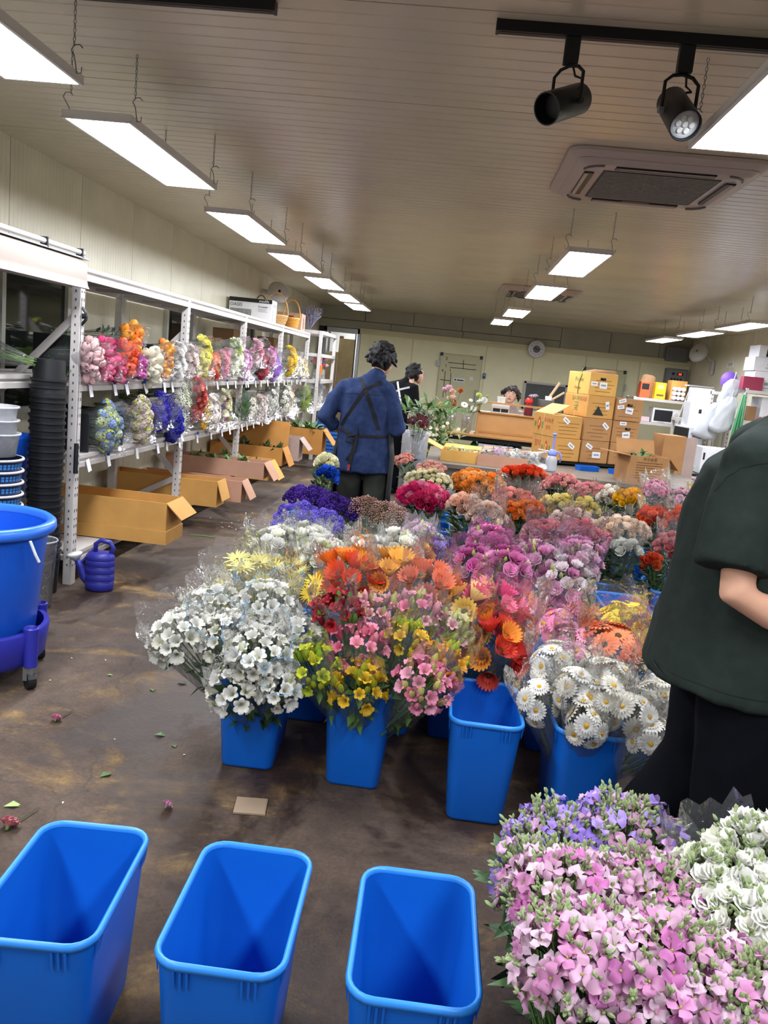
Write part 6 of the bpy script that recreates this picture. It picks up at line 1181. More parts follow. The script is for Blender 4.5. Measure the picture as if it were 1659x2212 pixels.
def open_box(label, loc, rz, size, m, flaps=(), inner=None, group=None, name='cardboard_box', tray=None):
    """size x,y,z; origin at the bottom centre"""
    B = thing(name, label, 'box', loc, rz, group); X, Y, Z = size[0] / 2, size[1] / 2, size[2]; t = .006; mi = inner or m
    panel(B, 'bottom', (-X, -Y, 0), (X, Y, t), m); panel(B, 'front_panel', (-X, -Y, t), (X, -Y + t, Z), m); panel(B, 'back_panel', (-X, Y - t, t), (X, Y, Z), m)
    panel(B, 'end_panel', (-X, -Y + t, t), (-X + t, Y - t, Z), m); panel(B, 'end_panel', (X - t, -Y + t, t), (X, Y - t, Z), m)
    for side, out, L in flaps:
        if side == 'right': flap(B, (X, -Y, Z), (0, 2 * Y, 0), out, L, m)
        if side == 'left': flap(B, (-X, Y, Z), (0, -2 * Y, 0), out, L, m)
        if side == 'back': flap(B, (X, Y, Z), (-2 * X, 0, 0), out, L, m)
        if side == 'front': flap(B, (-X, -Y, Z), (2 * X, 0, 0), out, L, m)
    if tray:
        g = MB(); h, e = tray; g.span((-X - e, -Y - e, 0), (X + e, -Y - .001, h)).span((-X - e, Y + .001, 0), (X + e, Y + e, h)).span((X + .001, -Y, 0), (X + e, Y, h)).span((-X - e, -Y, 0), (-X - .001, Y, h)); g.build('lower_sleeve', m, B)
    return B
def greens(label, x0, x1, y0, y1, z, n, cat='greenery', L=.14, name='cut_greens', m=None, whites=0, group=None):
    rnd = random.Random(int(x0 * 100 + y0 * 1000)); T = thing(name, label, cat, ((x0 + x1) / 2, (y0 + y1) / 2, z), 0, group); g = MB(); cx, cy = (x0 + x1) / 2, (y0 + y1) / 2
    for i in range(n):
        p = Vector((rnd.uniform(x0, x1) - cx, rnd.uniform(y0, y1) - cy, rnd.uniform(0, .06))); d = Vector((rnd.uniform(-1, 1), rnd.uniform(-.5, .5), rnd.uniform(0, .7))).normalized()
        leafshape(g, p, d, Vector((rnd.uniform(-.4, .4), rnd.uniform(-.4, .4), 1)).normalized(), L * rnd.uniform(.6, 1.2), L * .16 * rnd.uniform(.6, 1.3))
    o = g.build('leaves', m or m_leaf2, T); o['kind'] = 'stuff'
    for i in range(whites): inst(FM['daisy'], 'blossom', T, (rnd.uniform(x0, x1) - cx, rnd.uniform(y0, y1) - cy, rnd.uniform(.05, .1)), (rnd.uniform(-.6, .6), rnd.uniform(-.6, .6), 0), 1.1, lin('#e8e8d8'))
    return T
dn = (1, 0, -.9)
LG = 'long flower cartons under the rack'
SZ = .203
def lb(label, x1, L, y0, w, h, m, flaps=(), **k): return open_box(label, (x1 - L / 2, y0 + w / 2, k.pop('z', SZ)), k.pop('rz', 0), (L, w, h), CARD[m], flaps, group=LG, **k)
lb('long tan carton jutting from the rack beside the watering can', -1.77, .95, 5.13, .32, .28, 'tan', (('right', (.8, .35, -.95), .15),), tray=(.09, .008))
lb('long tan carton under the second rack post, end flap hanging down', -1.86, .95, 6.62, .24, .22, 'tan', (('right', (.35, -.1, -1), .17),))
lb('pinkish carton just behind the second rack post', -1.74, .95, 6.97, .22, .19, 'pink', (('right', (.55, 0, -1), .18),))
lb('long pinkish brown carton with a dark open top', -1.75, 1.0, 7.85, .28, .16, 'pink', (('right', (.6, 0, -.9), .2),), z=.3)
lb('golden carton with a big end flap behind the pinkish one', -1.83, .9, 8.42, .3, .2, 'gold', (('right', (.6, 0, -.9), .22),))
lb('orange carton with its tall back flap standing up', -1.95, .9, 9.7, .32, .22, 'orange', (('right', (.45, 0, -1), .24), ('back', (0, .12, 1), .3)))
lb('grey topped carton under the fourth rack post', -1.87, .9, 10.35, .3, .3, 'grey', (('right', (.7, 0, -.8), .2),))
lb('farthest orange carton with greens under the rack', -1.72, 1.0, 11.3, .36, .36, 'orange', (('right', (.7, 0, -.9), .26),))
greens('leafy stems in the orange carton with the tall flap', -2.7, -2.0, 9.75, 9.98, .3, 90, L=.18, m=m_leaf)
greens('pale fern stems piled in the farthest carton', -2.6, -1.8, 11.33, 11.62, .5, 140, L=.16, m=m_leaf2, whites=16)
greens('dark leaves in the long pinkish brown carton', -2.6, -1.9, 7.9, 8.1, .36, 40, L=.16)
greens('stems with small leaves in the golden carton', -2.6, -1.95, 8.46, 8.68, .3, 50, L=.16)
# ---------------------------------------------------------------- shelf dividers, tags
m_div = mat('divider_black', '#0f1016', rough=.6)
DG = 'black shelf dividers'
def divider(label, y, lv, x0=-2.5, x1=-2.19, h=.24): tag(MB().span((x0, y - .004, lv), (x1, y + .004, lv + h)).build('shelf_divider', m_div, None, bevel=.003), label, 'divider', DG)
for y, lbl in ((4.73, 'black divider left of the near post, middle shelf'), (5.43, 'black divider among the hot pink tulips'), (5.86, 'black divider behind the cream tulips'), (6.1, 'black divider beside the white flowers on the middle shelf'), (7.55, 'black divider among the coral and pink flowers'), (11.9, 'black divider near the far end of the middle shelf')): divider(lbl, y, 1.262)
for y, lbl in ((4.85, 'black divider next to the near post, lower shelf'), (5.38, 'black divider left of the blush cream flowers'), (5.2, 'black divider behind the blue hydrangeas'), (7.95, 'black divider beside the dark green fern'), (10.4, 'black divider behind the white chrysanthemums')): divider(lbl, y, .802)
m_tag = mat('tag_paper', '#e6e6e8', rough=.6); m_clip = mat('clip_blue', '#1c4fb0', rough=.4)
rnd = random.Random(3)
tg = MB().add([(0, -.022, 0), (0, .022, 0), (.014, .022, -.075), (.014, -.022, -.075), (.002, -.022, 0), (.002, .022, 0), (.016, .022, -.075), (.016, -.022, -.075)], [(0, 1, 2, 3), (7, 6, 5, 4), (0, 4, 5, 1), (2, 6, 7, 3), (0, 3, 7, 4), (1, 5, 6, 2)]).mesh('card', m_tag)
ink = MB().quad((.0175, -.012, -.02), (.0175, .012, -.02), (.0245, .012, -.055), (.0245, -.012, -.055)).mesh('print', mat('tag_print', '#8c8f96'))
cl = MB().box((.005, 0, .01), (.016, .018, .026)).mesh('clip', m_clip)
for lv, nm, n in ((1.26, 'middle', 24), (.8, 'lower', 20)):
    for i in range(n):
        y = 4.85 + (11.9 - 4.85) * (i + rnd.uniform(-.3, .3)) / n
        if any(abs(y - q) < .07 for q in PY): y += .12
        t = thing('price_tag', 'white price tag on the %s rack shelf edge, %s counted from the near post' % (nm, nth(i)), 'tag', (XF + .024, y, lv - .035), 0, 'price tags on the %s shelf edge' % nm)
        a = rnd.uniform(-.35, .35); inst(tg, 'card', t, (0, 0, 0), (a, 0, 0)); 
        if rnd.random() < .55: inst(cl, 'clip', t)
# ---------------------------------------------------------------- things on top of the rack
ob = thing('white_carton', 'white printed carton lettered OASIS on top of the rack', 'box', (-2.59, 10.3, 1.902))
MB().span((-.27, -.14, 0), (.27, .14, .285)).build('carton_body', mat('card_white_print', '#e4e3e6', rough=.5), ob, bevel=.004)
MB().span((-.271, -.1425, .235), (.1, -.14, .283)).span((.1, -.1425, .235), (.271, -.14, .283)).build('black_band', m_black, ob)
g = MB()
for k in range(16): g.span((-.25 + k * .017, -.1425, .06), (-.2425 + k * .017, -.14, .15))
g.build('bar_print', m_black, ob)
text_mesh('OASIS', .06, m_black, ob, (-.18, -.143, .195), (pi / 2, 0, 0), bold=-.0005); text_mesh('maxlife', .045, mat('paper_white', '#e8e8e4'), ob, (.17, -.144, .258), (pi / 2, 0, 0)); text_mesh('Premium', .032, m_black, ob, (.16, -.143, .19), (pi / 2, 0, 0))
MB().span((.1, -.1425, .13), (.22, -.14, .134)).span((.1, -.1425, .145), (.2, -.14, .149)).span((.1, -.1425, .16), (.21, -.14, .164)).build('small_print', mat('tag_print', '#8c8f96'), ob)
MB().span((.27, -.1, .03), (.2715, -.02, .16)).span((.27, -.1, .2), (.2715, .1, .24)).build('side_print', mat('tag_print', '#8c8f96'), ob)
def basket(label, loc, r, h, c, handle, hz, rz=0, weave=True):
    B = thing('wicker_basket', label, 'basket', loc, rz, 'baskets on top of the rack'); m = mat('wicker' + c, c, rough=.7, var=.15, scale=40); prof = []
    for i in range(9): t = i / 8; prof.append((r * (.72 + .28 * t) * (1.02 if i % 2 else .98), h * t))
    MB().lathe(prof + [(r * .96, h), (r * .7, .01)], (0, 0, 0), 24, 0, True, True).build('bowl', m, B, smooth=True)
    for i in range(1, 8): MB().tube([(r * (.73 + .28 * i / 8) * cos(a) * 1.02, r * (.73 + .28 * i / 8) * sin(a) * 1.02, h * i / 8) for a in [2 * pi * k / 20 for k in range(21)]], .004, 4).build('weave_band', m, B)
    MB().tube([(r * cos(a) * .98, 0, h + hz * sin(a)) for a in [pi * k / 16 for k in range(17)]], .009 if r > .1 else .006, 6).build('handle', m, B)
basket('large wicker basket with a tall round handle', (-2.42, 10.85, 1.902), .17, .15, '#c9a06a', True, .28, .5)
basket('orange basket with a thin handle beside the brown box', (-2.32, 11.42, 1.902), .12, .16, '#c98a3a', True, .24, .2)
basket('dark basket half hidden behind the large one', (-2.66, 11.0, 1.902), .15, .14, '#5c4836', True, .25, 1.1)
bx_ = thing('cardboard_box', 'brown carton on top of the rack at its far end', 'box', (-2.42, 11.95, 1.902)); MB().span((-.19, -.14, 0), (.17, .16, .25)).build('carton_body', CARD['pink'], bx_, bevel=.004)
MB().span((.17, -.02, .03), (.1712, .02, .2)).span((.17, .05, .05), (.1712, .065, .18)).build('print', m_ink, bx_); MB().span((-.05, -.1412, .19), (.05, -.14, .205)).build('hand_hole', m_black, bx_)
dg_ = thing('dried_grass', 'tuft of dried lilac grass standing behind the rack end', 'plant', (-2.3, 12.75, 1.96)); g = MB()
for i in range(120):
    d = Vector((rnd.uniform(-.5, .6), rnd.uniform(-.5, .5), 1)).normalized(); L = rnd.uniform(.2, .42); p = d * L; g.tube([(0, 0, 0), d * L * .6, p + Vector((rnd.uniform(-.05, .05), rnd.uniform(-.05, .05), 0))], .002, 3)
    for q in range(3): leafshape(g, d * L * rnd.uniform(.5, 1), (d + Vector((rnd.uniform(-1, 1), rnd.uniform(-1, 1), rnd.uniform(-.4, .4)))).normalized(), Vector((0, 0, 1)), .06, .006)
o = g.build('stalks', mat('dried_lilac', '#7a7688', rough=.8), dg_); o['kind'] = 'stuff'
fn = thing('wall_fan', 'white wall fan high above the far end of the rack', 'fan', (XL + .02, 11.9, 2.42)); MB().cyl((0, 0, 0), (.14, 0, -.02), .035, n=10).build('arm', m_white, fn); MB().lathe([(.02, -.06), (.13, -.05), (.16, 0), (.13, .05), (.02, .06)], (0, 0, 0), 24).build('guard', mat('fan_white', '#cfd0d4', rough=.4), fn, (.24, 0, 0), (pi / 2 - .3, 0, .5), smooth=True)
for z, y, lbl in ((1.262, 9.3, 'brown carton with a round hole on the middle shelf, near'), (1.262, 11.4, 'brown carton with a round hole on the middle shelf, far')):
    c = thing('cardboard_box', lbl, 'box', (-2.62, y, z), 0, 'cartons with a round hole'); MB().span((-.12, -.16, .22), (.12, .16, .5)).span((-.12, -.16, 0), (.12, .16, .21)).build('carton_body', CARD['dark'], c, bevel=.003); MB().cyl((.1195, 0, .38), (.1225, 0, .38), .035, n=14).build('label_disc', CARD['gold'], c)
# second, deeper rack unit at the far end
rk2 = thing('end_rack', 'white rack unit at the far end holding vases', 'rack', (-2.42, 13.2, 0)); yy = (12.42, 13.9)
for y in yy:
    for x in (-2.8, -2.05): MB().span((x - .025 + 2.42, y - .025 - 13.2, 0), (x + .025 + 2.42, y + .025 - 13.2, 1.96)).build('post', m_white, rk2)
for z in (.3, .8, 1.22, 1.62, 1.96):
    MB().span((-.38, yy[0] - 13.2, z - .05), (.4, yy[1] - 13.2, z)).build('shelf', m_white, rk2)
for i, (y, c, k, hx, lbl) in enumerate(((12.6, '#e8a0b4', 'lisianthus', 1.26, 'glass vase of pink flowers on the end rack, near'), (12.95, '#d4486c', 'rose', 1.26, 'glass vase of deep pink flowers on the end rack'), (13.3, '#e8c4cc', 'lisianthus', 1.26, 'glass vase of blush flowers on the end rack, far'))):
    v = thing('glass_vase', lbl, 'vase', (-2.12, y, 1.222)); MB().lathe([(.045, 0), (.045, .16), (.041, .16), (.041, .008), (.0, .008)], (0, 0, 0), 16, 0, True).build('vase_glass', film('vase_film', gloss=.3, haze=.08), v, smooth=True)
    for j in range(6): a = j * 2.4; inst(FM[k], 'bloom', v, (.05 * cos(a), .05 * sin(a), .22 + .05 * (j % 3)), (.4 * sin(a), .3 * cos(a), 0), 1.2, lin(c))
    g = MB()
    for j in range(6): a = j * 2.4; g.tube([(0, 0, .01), (.05 * cos(a), .05 * sin(a), .21 + .05 * (j % 3))], .003, 4)
    g.build('stems', m_stem, v)
tw = thing('hand_trowel', 'orange handled trowel hanging on the end rack', 'tool', (-2.01, 12.42, 1.15)); MB().cyl((0, 0, .15), (0, 0, .3), .02, n=10).build('handle', mat('orange_plastic', '#d8702c', rough=.4), tw); MB().add([(0, -.035, .12), (0, .035, .12), (0, .03, 0), (0, 0, -.05), (0, -.03, 0), (.012, 0, .06)], [(0, 5, 1), (1, 5, 2), (2, 5, 3), (3, 5, 4), (4, 5, 0)]).build('blade', m_steel, tw); MB().tube([(0, 0, .3), (0, .02, .4), (0, 0, .46)], .004, 4).build('strap', m_white, tw)
bc = thing('blue_crate_stack', 'stack of blue plastic crates at the far end of the aisle', 'crate', (-1.95, 13.3, 0))
for k in range(9): MB().loft([rrect(.2, .26, .06 * k + .004, .02), rrect(.2, .26, .06 * k + .05, .02), rrect(.19, .25, .06 * k + .05, .02), rrect(.19, .25, .06 * k + .012, .02)], 0, True, True).build('crate_layer', mat('crate_blue', '#1f5aa8', rough=.5), bc)
# ---------------------------------------------------------------- near left: bins, pots, watering can
tb = thing('trash_can', 'large round blue bin on a wheeled dolly, cut by the left edge', 'bin', (-1.94, 3.24, 0))
m_bin = mat('bin_blue', '#1a5bd0', rough=.32, var=.04, scale=4)
MB().lathe([(.0, .13), (.22, .13), (.235, .15), (.285, .68), (.28, .685), (.226, .16), (.0, .15)], (0, 0, 0), 48).build('body', m_bin, tb, auto=35)
MB().lathe([(.284, .665), (.31, .66), (.318, .675), (.315, .7), (.3, .712), (.28, .705), (.278, .68)], (0, 0, 0), 48).build('rim', mat('bin_rim', '#2f6fe0', rough=.3), tb, smooth=True)
MB().tube([(.3, -.12, .66), (.32, -.11, .6), (.33, -.1, .57)], .006, 6).build('handle_wire', mat('clear_handle', '#d8dce0', rough=.2), tb)
dl = thing('bin_dolly', 'purple blue round dolly with castors under the blue bin', 'dolly', (-1.94, 3.24, 0)); m_dl = mat('dolly_blue', '#2c2f9c', rough=.4)
MB().lathe([(.24, .1), (.26, .09), (.285, .12), (.3, .24), (.295, .25), (.275, .25), (.262, .13), (.24, .115)], (0, 0, 0), 40).build('ring', m_dl, dl, auto=40)
MB().lathe([(.0, .085), (.25, .085), (.25, .11), (0, .11)], (0, 0, 0), 32).build('deck', m_dl, dl)
for k in range(5):
    a = 2 * pi * k / 5 - .25; x, y = .3 * cos(a), .3 * sin(a)
    MB().lathe([(.028, .1), (.032, .27), (.027, .275), (.02, .26), (.02, .1)], (x, y, 0), 14, 0, True, True).build('socket', m_dl, dl, auto=40)
    MB().cyl((x - .012, y - .012, .038), (x + .012, y + .012, .038), .038, n=16).build('castor_wheel', m_black, dl); MB().span((x - .022, y - .02, .04), (x + .022, y + .02, .1)).build('castor_fork', m_steel, dl)
# nested black buckets
rnd = random.Random(11)
BS = 'black buckets nested in a tall stack'
bkm = MB(); bkm.lathe([(.0, -.0), (.082, 0), (.093, .195), (.101, .2), (.101, .212), (.091, .212), (.08, .006)], (0, 0, 0), 28); bkm = bkm.mesh('body', m_black, True); sharp(bkm, 40)
nst = 28
for k in range(nst):
    t = thing('black_bucket', 'topmost black bucket of the tall nested stack, upside down' if k == nst - 1 else 'black bucket, %s from the floor in the tall nested stack' % nth(k), 'bucket', (-2.27 + rnd.uniform(-.003, .003) + .0002 * k, 4.47 + rnd.uniform(-.003, .003), (.04 * k) if k < nst - 1 else .04 * (nst - 2) + .212 + .2), 0, BS)
    if k == nst - 1: t.rotation_euler = (pi, 0, 0); t.location.z = 1.36
    inst(bkm, 'body', t)
# clear tall bucket
cbk = thing('clear_bucket', 'clear plastic bucket standing behind the blue bin', 'bucket', (-2.16, 4.2, 0)); MB().lathe([(0, .004), (.075, .004), (.098, .38), (.102, .385), (.094, .38), (.07, .012), (0, .012)], (0, 0, 0), 32).build('body', film('clear_plastic', tint=(.93, .93, .93), gloss=.5, haze=.05), cbk, smooth=True)
MB().lathe([(.096, .375), (.104, .38), (.1, .388), (.094, .383)], (0, 0, 0), 32).build('rim', film('clear_plastic2', tint=(.8, .82, .82), gloss=.5, haze=.3), cbk, smooth=True)
# blue pots with printed plaid, nested, with milky tubs on top
m_pot = mat('pot_navy', '#1c2b58', rough=.35); m_plaid = mat('pot_plaid', '#3a86c8', rough=.4); PT = (-2.36, 4.08)
pm = MB(); pm.lathe([(0, 0), (.115, 0), (.145, .2), (.14, .2), (.11, .008), (0, .008)], (0, 0, 0), 32); pm = pm.mesh('body', m_pot, True); sharp(pm, 40)
prm = MB(); prm.lathe([(.143, .195), (.153, .194), (.156, .2), (.152, .207), (.142, .206)], (0, 0, 0), 32); prm = prm.mesh('rim', m_white, True)
gp = MB()
for r_ in range(2):
    for k in range(40):
        a = 2 * pi * k / 40 + .02; z = .155 + r_ * .014; rr = .1385 + r_ * .002; g_ = .055
        gp.add([(rr * cos(a - g_), rr * sin(a - g_), z), (rr * cos(a + g_), rr * sin(a + g_), z), ((rr + .0018) * cos(a + g_), (rr + .0018) * sin(a + g_), z + .011), ((rr + .0018) * cos(a - g_), (rr + .0018) * sin(a - g_), z + .011)], [(0, 1, 2, 3)])
gp = gp.mesh('plaid_print', m_plaid)
for k in range(11):
    t = thing('printed_pot', 'navy pot with white rim and plaid print, %s from the top of its stack' % nth(10 - k), 'pot', (PT[0], PT[1], .0 + .063 * k), rnd.uniform(0, 6), 'navy pots in the near left stack')
    inst(pm, 'body', t); inst(prm, 'rim', t); inst(gp, 'plaid_print', t)
m_tub = film('milky_tub', tint=(.95, .95, .93), gloss=.3, haze=.45, rough=.3)
for k, (z, r) in enumerate(((.845, .118), (.915, .117), (.985, .122))):
    t = thing('milky_tub', ['lowest milky plastic tub on the navy pots', 'middle milky plastic tub with a number on it', 'top milky plastic tub with a wide lip'][k], 'tub', (PT[0] + .01 - .008 * k, PT[1], z), 0, 'milky tubs on the navy pots')
    MB().lathe([(0, .0), (r * .86, 0), (r, .11), (r * 1.08, .112), (r * 1.08, .122), (r * .97, .12), (r * .84, .006), (0, .006)], (0, 0, 0), 32).build('body', m_tub, t, smooth=True)
    if k == 1: text_mesh('5', .04, m_ink, t, (.06, -.098, .06), (pi / 2, 0, .55))
bl_ = thing('blue_tub', 'small blue tub behind the milky tubs', 'tub', (-2.5, 4.5, .55)); MB().lathe([(0, 0), (.1, 0), (.12, .34), (.125, .36), (.11, .35), (.09, .01), (0, .01)], (0, 0, 0), 24).build('body', m_bin, bl_, smooth=True)
bs_ = thing('side_stand', 'low wooden stand behind the pots', 'stand', (-2.56, 4.3, 0)); MB().span((-.2, -.35, .5), (.16, .35, .55)).build('top', m_deck, bs_)
for sx in (-.18, .14):
    for sy in (-.32, .32): MB().span((sx - .02, sy - .02, 0), (sx + .02, sy + .02, .5)).build('leg', m_deck, bs_)
# watering can
wc = thing('watering_can', 'dark blue plastic watering can with a white rose, beside the rack post', 'watering can', (-1.995, 4.64, 0), radians(8)); m_wc = mat('can_blue', '#2c2f8c', rough=.4, var=.06, scale=6)
ov = lambda rx, ry, z: [(rx * cos(2 * pi * i / 28), ry * sin(2 * pi * i / 28), z) for i in range(28)]
rg = [ov(.07, .055, .0), ov(.082, .065, .008), ov(.086, .068, .03)]
for z in (.055, .062, .1, .107, .145, .152, .19): rg += [ov(.0865, .0685, z - .004), ov(.084, .066, z), ov(.0865, .0685, z + .004)]
rg += [ov(.084, .066, .215), ov(.07, .055, .235), ov(.05, .04, .238)]
MB().loft(rg).build('tank', m_wc, wc, auto=50)
MB().tube([(-.055, 0, .04), (-.09, -.005, .075), (-.115, -.01, .14), (-.135, -.015, .19)], [.03, .027, .021, .019], 14).build('spout', m_wc, wc, smooth=True)
MB().lathe([(.018, 0), (.042, .03), (.045, .04), (.04, .044), (0, .046)], (0, 0, 0), 20, 0, True).build('rose_head', mat('can_white', '#cfd2cf', rough=.5), wc, (-.138, -.015, .178), (.05, -.25, 0), smooth=True)
MB().tube([(.055, 0, .215), (.075, 0, .265), (.055, 0, .3), (.0, 0, .31), (-.03, 0, .285), (-.03, 0, .235)], [.014, .015, .014, .014, .014, .014], 10).build('handle', m_wc, wc, smooth=True)
MB().bar((-.03, 0, .265), (-.11, -.01, .165), .022, .012).build('brace', m_wc, wc)
# ---------------------------------------------------------------- litter on the floor
cd_ = thing('cardboard_scrap', 'square scrap of brown cardboard lying on the wet floor', 'cardboard', (-.512, 2.49, .002), .12); MB().span((-.053, -.05, 0), (.053, .05, .004)).span((-.053, -.05, .004), (.05, .048, .006)).build('sheet', card_mat('scrap', '#94806a'), cd_)
def fallen(label, x, y, dx, dy, c, stem=True, s=1.0):
    t = thing('fallen_flower', label, 'flower', (x, y, .004), 0, 'fallen flowers')
    o = inst(FM['carnation'], 'bloom', t, (0, 0, .014 * s), (.75, .2, math.atan2(dy, dx) - pi / 2 + pi), 1.05 * s, lin(c))
    if stem: MB().tube([(0, 0, .006), (dx * .5, dy * .5, .004), (dx, dy, .005)], .0025, 4).build('stem', mat('stem_brown', '#4a4a30'), t)
fallen('fallen pink flower with a stem near the blue bin', -1.4, 2.9, .02, .1, '#e08ca8', s=.8)
fallen('larger fallen pink flower with a long stem at the left edge', -1.19, 2.18, .03, .12, '#dc8a90', s=1.1)
fallen('fallen lilac pink blossom by a puddle', -.775, 2.41, .01, .01, '#d898bc', False, .7)
def fleaf(label, x, y, a, L, c='#4a6a38'):
    g = MB(); leafshape(g, Vector((0, 0, .003)), Vector((cos(a), sin(a), 0)), Vector((0, 0, 1)), L, L * .3); tag(g.build('fallen_leaf', mat('fleaf' + c, c, rough=.5), None, (x, y, 0)), label, 'leaf', 'fallen leaves')
fleaf('crumpled pale green leaf at the left edge', -1.27, 2.29, .5, .06, '#9aae6a'); fleaf('dark fallen leaf left of the white alstroemeria bucket', -.887, 2.82, 2.2, .035); fleaf('thin green leaf left of the bucket', -1.0, 2.9, .2, .05)
fleaf('green leaf in the middle of the open floor', -1.063, 2.54, 1.0, .055); fleaf('small leaf near the film sleeves', -1.15, 3.29, 2.0, .045); fleaf('tiny bright leaf on the open floor', -1.41, 3.4, .3, .03, '#6a9a3c')
fleaf('dark scrap of leaf below the film sleeves', -1.09, 3.42, 0, .06, '#2c3426'); fleaf('leaf scrap in the far aisle', -1.75, 7.2, .6, .09); fleaf('second leaf scrap in the far aisle', -1.6, 6.9, 2.4, .08); fleaf('thin scrap on the floor between the front buckets', .09, 2.0, 0, .03, '#3a4028')
tw_ = MB().tube([(0, 0, .004), (.1, .02, .005), (.2, .01, .004)], .005, 5).build('green_twig', m_stem, None, (-1.98, 6.35, 0)); tag(tw_, 'cut green twig on the floor of the aisle', 'twig')
pt = MB()
for i in range(26): x, y = rnd.gauss(-1.75, .12), rnd.gauss(6.95, .25); leafshape(pt, Vector((x, y, .003)), Vector((cos(i), sin(i), 0)), Vector((0, 0, 1)), .022, .008)
for i in range(14): x, y = rnd.uniform(-1.9, -.8), rnd.uniform(2.2, 4.6); leafshape(pt, Vector((x, y, .003)), Vector((cos(i), sin(i), 0)), Vector((0, 0, 1)), .012, .004)
tag(pt.build('petal_litter', mat('petal_white', '#d8d0c0'), None), 'small white petals scattered on the floor', 'petals', kind='stuff')
# ---------------------------------------------------------------- work bench with cartons
m_bench = mat('bench_wood', '#6e6458', rough=.6, var=.2, scale=5, stretch=(1, 10, 1))
bn = thing('work_bench', 'long grey wooden work bench behind the flower rows', 'bench', (.85, 7.75, 0)); 
for k in range(6): MB().span((-1.0, -.78 + k * .262, .715), (1.55, -.78 + k * .262 + .258, .75)).build('plank', m_bench, bn)
MB().span((-.98, -.76, .63), (1.53, -.72, .715)).build('apron_rail', m_bench, bn)
for x in (-.9, .3, 1.45):
    for y in (-.7, .7): MB().span((x - .03, y - .03, 0), (x + .03, y + .03, .715)).build('leg', m_blackmetal, bn)
m_stick = mat('sticker_white', '#dfe2e6', rough=.5); m_red = mat('print_red', '#b03a2c', rough=.7); m_grn = mat('print_green', '#4d7a3a', rough=.7); m_brn = mat('print_brown', '#6a4c2c', rough=.7)
def carton(label, corner, th, size, z, m='kraft', left=None, front=None, stick=(), hole=None, group='stacked flower cartons', top=False):
    """corner = near corner on the ground plan; front face runs right along u, left face runs back along v"""
    B = thing('stacked_carton', label, 'box', (corner[0], corner[1], z), th, group); W, D, H = size
    MB().span((0, 0, 0), (W, D, H)).build('carton_body', CARD[m], B, bevel=.005)
    if left: # face x = 0
        fs = left
        for t in fs:
            if t[0] == 'txt': text_mesh(t[1], t[2], t[3], B, (-.001, t[4], t[5]), (pi / 2, 0, -pi / 2))
            if t[0] == 'diamond':
                g = MB(); y, zz, r = t[1:4]; g.add([(-.0015, y, zz + r * 1.3), (-.0015, y + r * .75, zz), (-.0015, y, zz - r * 1.3), (-.0015, y - r * .75, zz)], [(0, 1, 2, 3)]); g.build('print', m_red, B)
                g = MB(); g.tube([(-.003, y + r * .42 * cos(a) * (1 - k / 40), zz + r * .6 * sin(a) * (1 - k / 40)) for k, a in enumerate([i * .5 for i in range(30)])], .004, 4); g.build('print', CARD['gold'], B)
                MB().quad((-.0015, y + r * 1.1, zz - r * .6), (-.0015, y + r * 1.5, zz - r * .6), (-.0015, y + r * 1.5, zz + r * .3), (-.0015, y + r * 1.1, zz + r * .3)).quad((-.0015, y - r * 1.5, zz - r * .8), (-.0015, y - r * 1.1, zz - r * .8), (-.0015, y - r * 1.1, zz + r * .4), (-.0015, y - r * 1.5, zz + r * .4)).build('print', m_grn, B)
    MB().span((-.0012, D * .48, 0), (0, D * .53, H)).build('tape', mat('tape_tan', '#c8a060', rough=.3), B)
    if front:
        g = MB(); r_ = random.Random(front)
        for k in range(4): w = r_.uniform(.35, .8) * W; x = (W - w) / 2; g.span((x, -.0012, H * (.18 + .16 * k)), (x + w, 0, H * (.2 + .16 * k)))
        g.build('print', m_brn, B)
    for (x, zz, w, h, a) in stick:
        o = MB().span((-w / 2, -.002, -h / 2), (w / 2, 0, h / 2)).build('sticker', m_stick, B, (x, -.0005, zz), (0, a, 0)); MB().span((-w * .32, -.0028, -h * .12), (w * .32, -.002, h * .15)).build('sticker_print', mat('tag_print', '#8c8f96'), o)
    if hole: MB().cyl((hole[0] - .015, -.002, hole[1]), (hole[0] + .015, -.002, hole[1]), .012, n=8).span((hole[0] - .03, -.0022, hole[1] - .012), (hole[0] + .03, 0, hole[1] + .012)).build('hand_hole', m_black, B)
    return B
TH = radians(22); U = Vector((cos(TH), sin(TH))); V = Vector((-sin(TH), cos(TH))); C0 = Vector((1.02, 7.86)); S = (.3, .42, .215); H0 = .80
def cpos(i, d=0): p = C0 + U * (.318 * i) + V * d; return (p.x, p.y)
pal = thing('pallet', 'dark low pallet under the stacked cartons', 'pallet', (C0.x, C0.y, .75), TH)
for k in range(4): MB().span((-.02, .03 + k * .11, .02), (1.0, .1 + k * .11, .045)).build('slat', m_black, pal)
for k in range(3): MB().span((.0 + k * .47, .02, 0), (.05 + k * .47, .44, .02)).build('bearer', m_black, pal)
for x, lbl in ((1.35, 'blue tray under the stacked cartons, left'), (1.66, 'blue tray under the stacked cartons, right')):
    t = thing('blue_tray', lbl, 'tray', (x, 7.72, .75), TH, 'blue trays on the bench'); MB().loft([rrect(.1, .05, .0, .01), rrect(.105, .055, .045, .01), rrect(.1, .05, .045, .01), rrect(.095, .045, .006, .01)], 0, True, True).build('body', m_blue, t)
RB = [('diamond', .13, .11, .055), ('txt', '장미', .075, m_red, .3, .13)]
carton('bottom carton of the left column with a red diamond print', cpos(0), TH, S, H0, 'tan', RB, 3, [(.2, .15, .075, .04, .6)])
